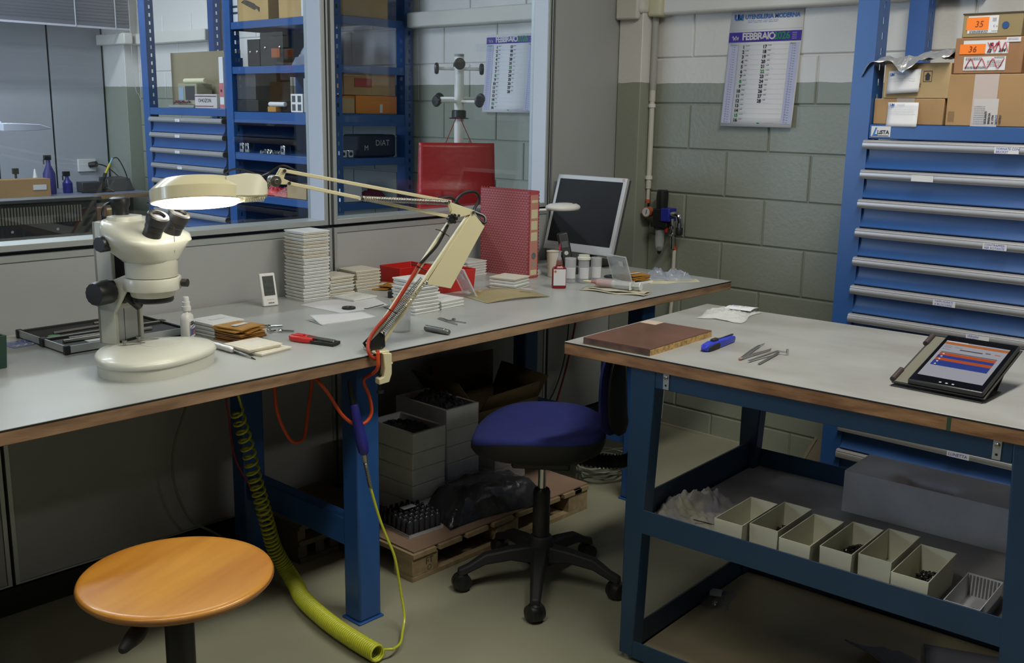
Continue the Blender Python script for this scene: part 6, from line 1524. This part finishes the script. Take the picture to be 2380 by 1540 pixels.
t = shelf_box('yellow_box', 'pale yellow carton standing far back on the third rack shelf', 4.93, 5.03, 1.525, 1.56, 3.70, 3.80, mat('pale_yellow', (.50, .42, .20), .7), 'box')
shelf_box('grey_carton', 'grey-green carton carrying the pale yellow one, third rack shelf', 4.90, 5.06, 1.438, 1.524, 3.68, 3.84, DKGREY, 'carton')
t = thing('window_frame_part', 'small white frame with four dark panes on the third rack shelf', 'frame', (3.43, 4.79, 1.438))
obj('frame', MB().box(-.008, .008, -.055, .055, 0, .100), WHITEP, t, bevel=.002)
for y in (-.026, .026):
    for z in (.027, .073): obj('dark_pane', MB().box(-.0095, -.0075, y-.015, y+.015, z-.017, z+.017), mat('slate_pane', (.06, .07, .09), .3), t)
shelf_box('white_unit', 'tall pale grey unit behind the white frame part', 4.60, 4.72, 1.438, 1.62, m=mat('pale_grey_unit', (.36, .37, .38), .5), cat='unit')
for i, (y, h, lab) in enumerate(((5.335, .056, 'left chrome block'), (5.28, .056, 'second chrome block from the left'), (4.92, .052, 'right chrome block'))):
    t = thing('chrome_block', lab+' with round bores on the fourth rack shelf', 'metal block', (3.43, y, 1.202)); obj('block', MB().box(-.02, .02, -.020, .020, 0, h), CHROME, t, bevel=.003)
    obj('bore', MB().cyl((-.0205, 0, h*.5), (-.0215, 0, h*.5), .011, n=16), BLACK, t)
t = thing('metal_tangle', 'low heap of dark metal parts on the fourth rack shelf', 'metal parts', (3.45, 5.10, 1.202)); bits(t, 0, 0, 40, .03, .11, 0, 31, .009).data.materials[0] = STEEL
t = thing('red_heap', 'red plastic pieces in a heap on the fifth rack shelf', 'plastic parts', (3.50, 5.15, .962)); obj('heap', crumple(.12, .26, .06, 33, 12, .5), RED, t, ang=20)
shelf_box('small_carton', 'small brown carton on the fifth rack shelf, right of the red pieces', 4.72, 4.90, .962, 1.04, m=CARD2)
t = thing('pink_heap', 'pinkish cloth heap on the fifth rack shelf', 'cloth', (3.47, 4.97, .962)); obj('heap', crumple(.10, .12, .05, 35, 10, .5), mat('pink_cloth', (.45, .15, .14), .8), t, ang=30)
t = thing('red_heap', 'red pieces on the lowest visible rack shelf', 'plastic parts', (3.50, 5.20, .722)); obj('heap', crumple(.12, .26, .07, 37, 12, .5), mat('pinkish_red', (.42, .07, .06), .6), t, ang=20)
# near end of the rack
t = shelf_box('carton', 'yellowish carton on the top shelf, seen at the rack end', 4.46, 4.54, 1.942, 2.10, 3.47, 3.80, TAN)
t = shelf_box('carton', 'brown carton with a red label above the orange box', 4.47, 4.59, 1.536, 1.665, 3.50, 3.86, CARD)
obj('red_label', MB().box(3.57, 3.69, 4.468, 4.47, 1.578, 1.625), mat('dull_red_label', (.30, .03, .03), .6), t, world=True)
t = shelf_box('carton', 'bright orange carton at the rack end on the third shelf', 4.47, 4.59, 1.438, 1.534, 3.58, 3.87, mat('bright_orange_cardboard', (.62, .20, .02), .65))
obj('barcode_label', MB().box(3.745, 3.765, 4.468, 4.47, 1.445, 1.49), PAPER, t, world=True)
shelf_box('carton', 'small dark carton at the left of the rack end, third shelf', 4.47, 4.56, 1.438, 1.52, 3.46, 3.57, CARD2)
t = shelf_box('black_motor', 'black machine housing at the rack end on the fourth shelf', 4.48, 4.62, 1.202, 1.325, 3.60, 3.87, BLACKM, 'machine part', .012)
mb = MB(); put_text(mb, 'DIAT', .045, (3.72, 4.479, 1.265), (1, 0, 0), (0, 0, 1)); put_text(mb, 'M', .04, (3.64, 4.479, 1.24), (1, 0, 0), (0, 0, 1)); obj('housing_print', mb, GREYL, t, world=True, smooth=False)
for x in (3.50, 3.55):
    t = thing('chrome_block', 'chrome cube at the rack end, %s' % ('left one' if x < 3.52 else 'right one'), 'metal block', (x, 4.50, 1.202)); obj('block', MB().box(-.018, .018, -.018, .018, 0, .042), CHROME, t, bevel=.003); obj('bore', MB().cyl((0, -.0185, .021), (0, -.0195, .021), .010, n=14), BLACK, t)
t = shelf_box('white_carton', 'pale boxes on the fifth shelf at the rack end', 4.48, 4.58, .962, 1.06, 3.50, 3.62, PAPER)
t = thing('red_heap', 'dark red cloth on the fifth shelf at the rack end', 'cloth', (3.72, 4.53, .962)); obj('heap', crumple(.22, .09, .07, 41, 10, .5), mat('dark_red_cloth', (.16, .01, .015), .8), t, ang=30)
# drawer rack shelf
t = thing('flat_cardboard', 'large brown cardboard panel standing on the drawer rack', 'cardboard', (3.60, 5.95, 1.451)); obj('panel', MB().box(3.565, 3.572, 5.56, 6.372, 1.451, 1.80), mat('flat_brown_panel', (.22, .185, .11), .8, noise=.06, nscale=4), t, world=True)
t = shelf_box('white_carton', 'white and pink box with dark lettering on the drawer rack', 5.58, 5.83, 1.451, 1.535, 3.41, 3.50, mat('pinkish_white', (.52, .47, .46), .6))
mb = MB().box(3.408, 3.41, 5.585, 5.825, 1.521, 1.5255).box(3.408, 3.41, 5.62, 5.825, 1.462, 1.466); put_text(mb, 'OHOZON', .032, (3.4085, 5.79, 1.487), (0, -1, 0), (0, 0, 1), 1); obj('box_print', mb, [mat('dark_wine', (.10, .01, .02), .6), INK], t, world=True, smooth=False)
t = thing('binder', 'white and pink binder wedged at the right of the drawer rack shelf', 'binder', (3.50, 5.53, 1.451)); obj('binder_body', MB().box(3.41, 3.55, 5.500, 5.545, 1.451, 1.75), PAPER, t, world=True, bevel=.002); obj('pink_band', MB().box(3.408, 3.41, 5.502, 5.543, 1.52, 1.60).box(3.408, 3.41, 5.502, 5.543, 1.455, 1.475), mat('pink_band', (.5, .13, .16), .6), t, world=True); obj('finger_hole', MB().cyl((3.4078, 5.5225, 1.555), (3.407, 5.5225, 1.555), .009, n=16), INK, t, world=True)
t = thing('instrument', 'beige instrument with a pale blue screen on the drawer rack', 'instrument', (3.48, 6.0, 1.451)); obj('housing', MB().box(3.43, 3.54, 5.84, 6.06, 1.470, 1.60), mat('beige_housing', (.27, .26, .18), .6), t, world=True, bevel=.004)
obj('instrument_screen', MB().box(3.428, 3.43, 5.99, 6.05, 1.50, 1.575), mat('pale_blue_screen', (.25, .33, .42), .3), t, world=True); obj('grille', MB().box(3.428, 3.43, 5.86, 5.97, 1.50, 1.585), DKGREY, t, world=True)
t = thing('paper_roll', 'creamy padded roll on top of the beige instrument', 'roll', (3.48, 5.93, 1.601)); obj('roll', MB().cyl((3.47, 5.80, 1.617), (3.47, 6.04, 1.617), .0155, n=16), mat('cream_padding', (.58, .55, .36), .8), t, world=True, bevel=.004)
t = thing('cable_tangle', 'flat tray with tangled leads beside the instrument', 'tray', (3.45, 6.1, 1.451)); obj('tray', MB().box(3.41, 3.55, 5.85, 6.15, 1.451, 1.468), mat('grey_tray', (.25, .26, .25), .5), t, world=True, bevel=.003)
mb = MB()
for k in range(4): mb.tube([(3.44+.03*math.sin(a*.8+k), 6.02+(.12-.02*k)*math.cos(a*PI/6), 1.475+.02*abs(math.sin(a+k))) for a in range(12)], .0035, 5, closed=True)
obj('leads', mb, mat('dark_wine', (.10, .01, .02), .6), t, world=True, kind='stuff')
# wall unit above the racks
t = thing('wall_unit', 'white rounded ventilation unit on the wall above the rack', 'ventilation unit', (3.86, 5.9, 2.0))
mb = MB(); mb.loft([[(3.70+.08*(1-math.cos(a)), y, 2.30-.24*math.sin(a)*s) for a in [PI/2*k/8 for k in range(9)]]+[(3.98, y, 2.30-.24*s), (3.98, y, 2.60), (3.70, y, 2.60)] for y, s in ((5.58, .75), (5.62, 1.0), (6.22, 1.0), (6.27, .75))])
obj('unit_body', mb, mat('grey_white_unit', (.52, .54, .50), .5), t, ang=40)

# coat stand and red bag
cs = thing('coat_stand', 'white tubular coat stand with black knobs behind the glass', 'coat stand', (3.46, 3.55, 0))
obj('pole', MB().cyl((0, 0, .03), (0, 0, 1.71), .0225, n=24), WHITEP, cs)
obj('pole_cap', MB().cyl((0, 0, 1.71), (0, 0, 1.722), .0225, n=24), mat('grey_cap', (.25, .25, .25), .5), cs)
obj('foot', MB().lathe([(.20, 0), (.20, .015), (.05, .035), (.03, .04)], 40), DKGREY, cs)
va = math.atan2(3.55, 3.46)
def peg(z, a, L, kn=.0265):
    d = Vector((math.cos(a), math.sin(a), 0)); c = Vector((0, 0, z))
    obj('peg', MB().cyl(c+d*.015, c+d*L, .0075, n=12), WHITEP, cs)
    obj('peg_knob', MB().lathe([(.014, -.010), (.023, -.008), (kn, -.002), (kn, .004), (.022, .010), (0, .012)], 24, c+d*L, rot_to(d)), BLACK, cs)
for k, dz in ((0, 0), (1, 0), (2, 0), (3, 0)):
    a = va+PI+k*PI/2+.03
    peg(1.655 if k % 2 else 1.675, a, .105 if k % 2 else .07)
for k in range(4):
    a = va+PI+PI/4+k*PI/2-.05; peg(1.505 if k in (0, 3) else 1.52, a, .14)
obj('collar', MB().lathe([(.022, 1.425), (.045, 1.425), (.047, 1.429), (.034, 1.433), (.034, 1.462), (.030, 1.466), (.022, 1.466)], 24), BLACK, cs)
rb = thing('red_carrier_bag', 'red carrier bag hanging from the coat stand by two cords', 'bag', (3.40, 3.50, 1.0), va-PI/2+.22)
def rbag(a, b):
    x = (a-.5)*.36*(1+.06*(1-b)); z = .315-.335*(1-b); y = -.012*math.sin(PI*a)-.03*(1-b)*math.sin(PI*a)+(.010*math.sin(b*14) if .1 < b < .5 else 0)
    return (x, y, z)
RB = mat('red_plastic_bag', (.42, .010, .012), .35, bump=.35, bscale=14, bdist=.01)
obj('bag_front', MB().grid(rbag, 16, 16), RB, rb, solid=.001)
obj('bag_back', MB().grid(lambda a, b: (rbag(a, b)[0], -rbag(a, b)[1]+.012, rbag(a, b)[2]), 8, 8), RB, rb, solid=.001)
obj('bag_cord', MB().tube([(-.062, -.006, .30), (-.012, -.02, .425), (.0, -.015, .432), (.012, -.02, .425), (.075, -.006, .30)], .0022, 6), mat('dark_red_cord', (.30, .02, .02), .6), rb)

# far desk with its things
fd = thing('far_desk', 'grey-topped desk along the far wall of the other room', 'desk', (2.7, 7.5, 0))
obj('desk_top', MB().box(1.4, 3.84, 7.20, 7.90, .797, .83), mat('blue_grey_laminate', (.20, .22, .32), .35), fd, world=True, bevel=.002)
obj('desk_edge', MB().box(1.4, 3.84, 7.196, 7.20, .797, .829), MDF, fd, world=True)
for x in (1.5, 3.6):
    for y in (7.26, 7.78): obj('leg', MB().box(x, x+.06, y, y+.06, 0, .797), BLUED, fd, world=True)
obj('modesty_panel', MB().box(1.56, 3.6, 7.80, 7.815, .25, .79), PANEL, fd, world=True)
t = shelf_box('carton', 'brown carton with a white label on the far desk', 7.22, 7.34, .831, .955, 2.72, 3.08, CARD); t['label'] = 'brown carton with a white label on the far desk'
obj('white_label', MB().box(2.96, 3.05, 7.217, 7.2195, .88, .915), PAPER, t, world=True)
def sprayer(x, y, lab, h=.17, r=.036, m=None):
    t = thing('spray_bottle', lab, 'bottle', (x, y, .831)); obj('bottle_body', MB().lathe([(r*.95, 0), (r, .01), (r, h*.6), (r*.4, h*.85), (r*.35, h)], 20), m, t); obj('trigger_head', MB().box(-.03, .02, -.012, .012, h, h+.035).box(-.035, -.028, -.008, .008, h-.03, h+.005), BLACK, t, bevel=.004)
VI = mat('violet_plastic', (.04, .035, .17), .4)
sprayer(3.16, 7.42, 'tall violet spray bottle on the far desk', .24, .042, VI); sprayer(3.30, 7.45, 'shorter blue and black spray bottle on the far desk', .12, .034, mat('dark_blue_grip', (.022, .022, .21), .4))
t = thing('soldering_station', 'dark soldering station with the iron in its holder on the far desk', 'soldering station', (3.68, 7.48, .831))
obj('station_body', MB().loft([[(-.10, -.09, 0), (.10, -.09, 0), (.10, .09, 0), (-.10, .09, 0)], [(-.09, -.05, .09), (.09, -.05, .09), (.09, .08, .10), (-.09, .08, .10)]]), DKGREY, t, bevel=.005)
obj('iron_holder', MB().cyl((-.12, 0, .0), (-.12, 0, .02), .03, n=16).cyl((-.12, 0, .02), (-.075, 0, .13), .014, n=12), BLACK, t)
obj('iron_grip', MB().cyl((-.08, 0, .12), (-.035, 0, .20), .009, n=12), mat('yellow_grip', (.55, .48, .03), .5), t)
obj('iron_end', MB().cyl((-.035, 0, .20), (-.012, 0, .24), .008, n=12), mat('sky_grip', (.2, .45, .5), .5), t)
obj('iron_lead', MB().tube(smooth_path([(-.012, 0, .24), (.03, 0, .235), (.07, -.02, .14), (.09, -.04, .03), (.12, -.05, .004)]), .004, 6), BLACK, t)
t = thing('power_unit', 'low dark power unit with cables on the far desk', 'power unit', (3.46, 7.45, .831)); obj('unit_body', MB().box(-.075, .075, -.05, .05, 0, .075), DKGREY, t, bevel=.006)
obj('unit_lead', MB().tube(smooth_path([(-.09, -.07, .004), (-.03, -.12, .004), (.06, -.11, .006), (.14, -.10, .004), (.10, -.06, .03)]), .005, 6), BLACK, t)
t = thing('wall_socket', 'white wall socket with a black plug above the far desk', 'socket', (3.67, 7.93, 1.0)); obj('socket_plate', MB().box(-.07, .07, -.02, 0, -.05, .045), WHITEP, t, bevel=.003)
obj('plug', MB().cyl((.02, -.02, 0), (.05, -.07, .01), .022, n=14), BLACK, t); obj('plug_lead', MB().tube(smooth_path([(.05, -.07, .01), (.11, -.10, -.01), (.18, -.16, -.09), (.20, -.20, -.16)]), .005, 6), BLACK, t)
t = thing('dark_bundle', 'dark rounded object at the left end of the far desk', 'bundle', (2.62, 7.40, .831)); obj('bundle', crumple(.24, .2, .15, 44, 12, .5), DKGREY, t, ang=40)
t = thing('metal_clamp', 'small dark clamp standing behind the carton on the far desk', 'clamp', (2.98, 7.55, .831)); obj('clamp_post', MB().cyl((0, 0, 0), (0, 0, .16), .008, n=10).box(-.04, .04, -.02, .02, 0, .03).box(-.02, .02, -.01, .01, .14, .18), mat('olive_metal', (.08, .075, .05), .5, .5), t)
t = thing('white_nozzle', 'white cone nozzle behind the carton on the far desk', 'nozzle', (3.12, 7.56, .831)); obj('cone', MB().lathe([(.028, 0), (.028, .08), (.018, .10), (.006, .17), (0, .172)], 18), WHITEP, t)
t = shelf_box('plank_offcut', 'upright brown plank leaning at the desk end below the top', 6.55, 6.62, .0, .80, 3.08, 3.15, mat('brown_plank', (.20, .09, .05), .7), 'plank')
t = shelf_box('white_crate', 'pale grey cabinet standing under the far desk', 7.3, 7.7, .0, .76, 3.20, 3.55, PANEL, 'cabinet')
t = shelf_box('yellow_carton', 'yellowish carton corner beside the upright plank', 6.60, 6.72, .0, .78, 3.17, 3.25, TAN, 'carton')
# black vented housing close behind the glass
t = thing('vented_machine', 'black machine housing with a vent grille close behind the left window', 'machine', (1.35, 3.75, 0))
BMET = mat('black_metal', (.012, .012, .013), .35)
obj('housing', MB().box(.75, 1.755, 3.72, 3.80, .55, 1.125), BMET, t, world=True, bevel=.010)
obj('top_rim', MB().box(.74, 1.765, 3.705, 3.81, 1.118, 1.131), mat('dark_grey_rim', (.06, .06, .065), .35), t, world=True, bevel=.003)
for x in (.80, 1.66): obj('leg', MB().box(x, x+.05, 3.73, 3.79, 0, .55), BMET, t, world=True)
mb = MB().box(.80, 1.70, 3.714, 3.7195, 1.045, 1.105); obj('grille_recess', mb, GASKET, t, world=True)
SL = mat('grey_grille_bar', (.16, .15, .12), .45)
bar0 = None
for k in range(84):
    x = .805+.0106*k
    if bar0 is None: bar0 = obj('grille_bar', MB().box(-.0032, .0032, -.003, .003, -.03, .03), SL, t, smooth=False); o = bar0
    else: o = bpy.data.objects.new('grille_bar', bar0.data); COL.objects.link(o); o.parent = t
    o.location = Vector((x, 3.713, 1.075))-t.location
for x in (1.44, 1.60): obj('front_screw', MB().lathe([(.006, 0), (.005, .002), (0, .003)], 12, (x, 3.7195, 1.02), rot_to((0, -1, 0))), CHROME, t, world=True)
# desk lamp of the far room, hanging in from the left
t = thing('far_lamp', 'slim white lamp head on an arm in the far room', 'lamp', (2.0, 6.4, .83))
LH = mat('bluish_white_enamel', (.62, .64, .74), .35)
obj('lamp_head', MB().loft([[(2.47, 6.38, 1.300), (2.47, 6.50, 1.300), (2.47, 6.50, 1.345), (2.47, 6.38, 1.345)], [(2.55, 6.36, 1.300), (2.55, 6.52, 1.300), (2.55, 6.52, 1.345), (2.55, 6.36, 1.345)], [(2.68, 6.37, 1.305), (2.68, 6.51, 1.305), (2.68, 6.51, 1.340), (2.68, 6.37, 1.340)], [(2.76, 6.40, 1.312), (2.76, 6.48, 1.312), (2.76, 6.48, 1.318), (2.76, 6.40, 1.318)]]), LH, t, world=True, bevel=.004)
obj('lamp_arm', MB().tube([(2.48, 6.44, 1.345), (2.30, 6.46, 1.40), (1.95, 6.6, 1.20), (1.9, 7.28, .84)], .010, 8).cyl((1.9, 7.28, .831), (1.9, 7.28, .86), .05, n=16), LH, t, world=True)
# venetian blind
vb_ = thing('venetian_blind', 'grey venetian blind half lowered in the far room', 'blind', (2.7, 7.50, 2.0))
BLM = mat('grey_slat', (.22, .22, .25), .5)
s0 = None
for k in range(42):
    if s0 is None: s0 = obj('slat', MB().obox((0, 0, 0), (2.35, .030, .0015), Matrix.Rotation(-1.05, 3, 'X')), BLM, vb_, smooth=False); o = s0
    else: o = bpy.data.objects.new('slat', s0.data); COL.objects.link(o); o.parent = vb_
    o.location = (0, 0, .032+.0225*k)
obj('bottom_rail', MB().box(-1.175, 1.175, -.012, .012, .004, .018), mat('pale_rail', (.5, .5, .55), .5), vb_)
obj('head_rail', MB().box(-1.18, 1.18, -.02, .02, .975, .999), WHITEP, vb_)
for x in (.76, 1.06, 0, -.76): obj('ladder_cord', MB().cyl((x, -.018, .01), (x, -.018, .98), .004, n=6), mat('pale_rail', (.5, .5, .55), .5), vb_)
obj('pull_cord', MB().tube(smooth_path([(1.16, -.03, .98), (1.165, -.03, -.20), (1.18, -.03, -.42), (1.20, -.03, -.45), (1.22, -.03, -.42), (1.225, -.03, .5), (1.19, -.03, .98)], 5), .0022, 5), mat('cord_white', (.5, .5, .52), .5), vb_)
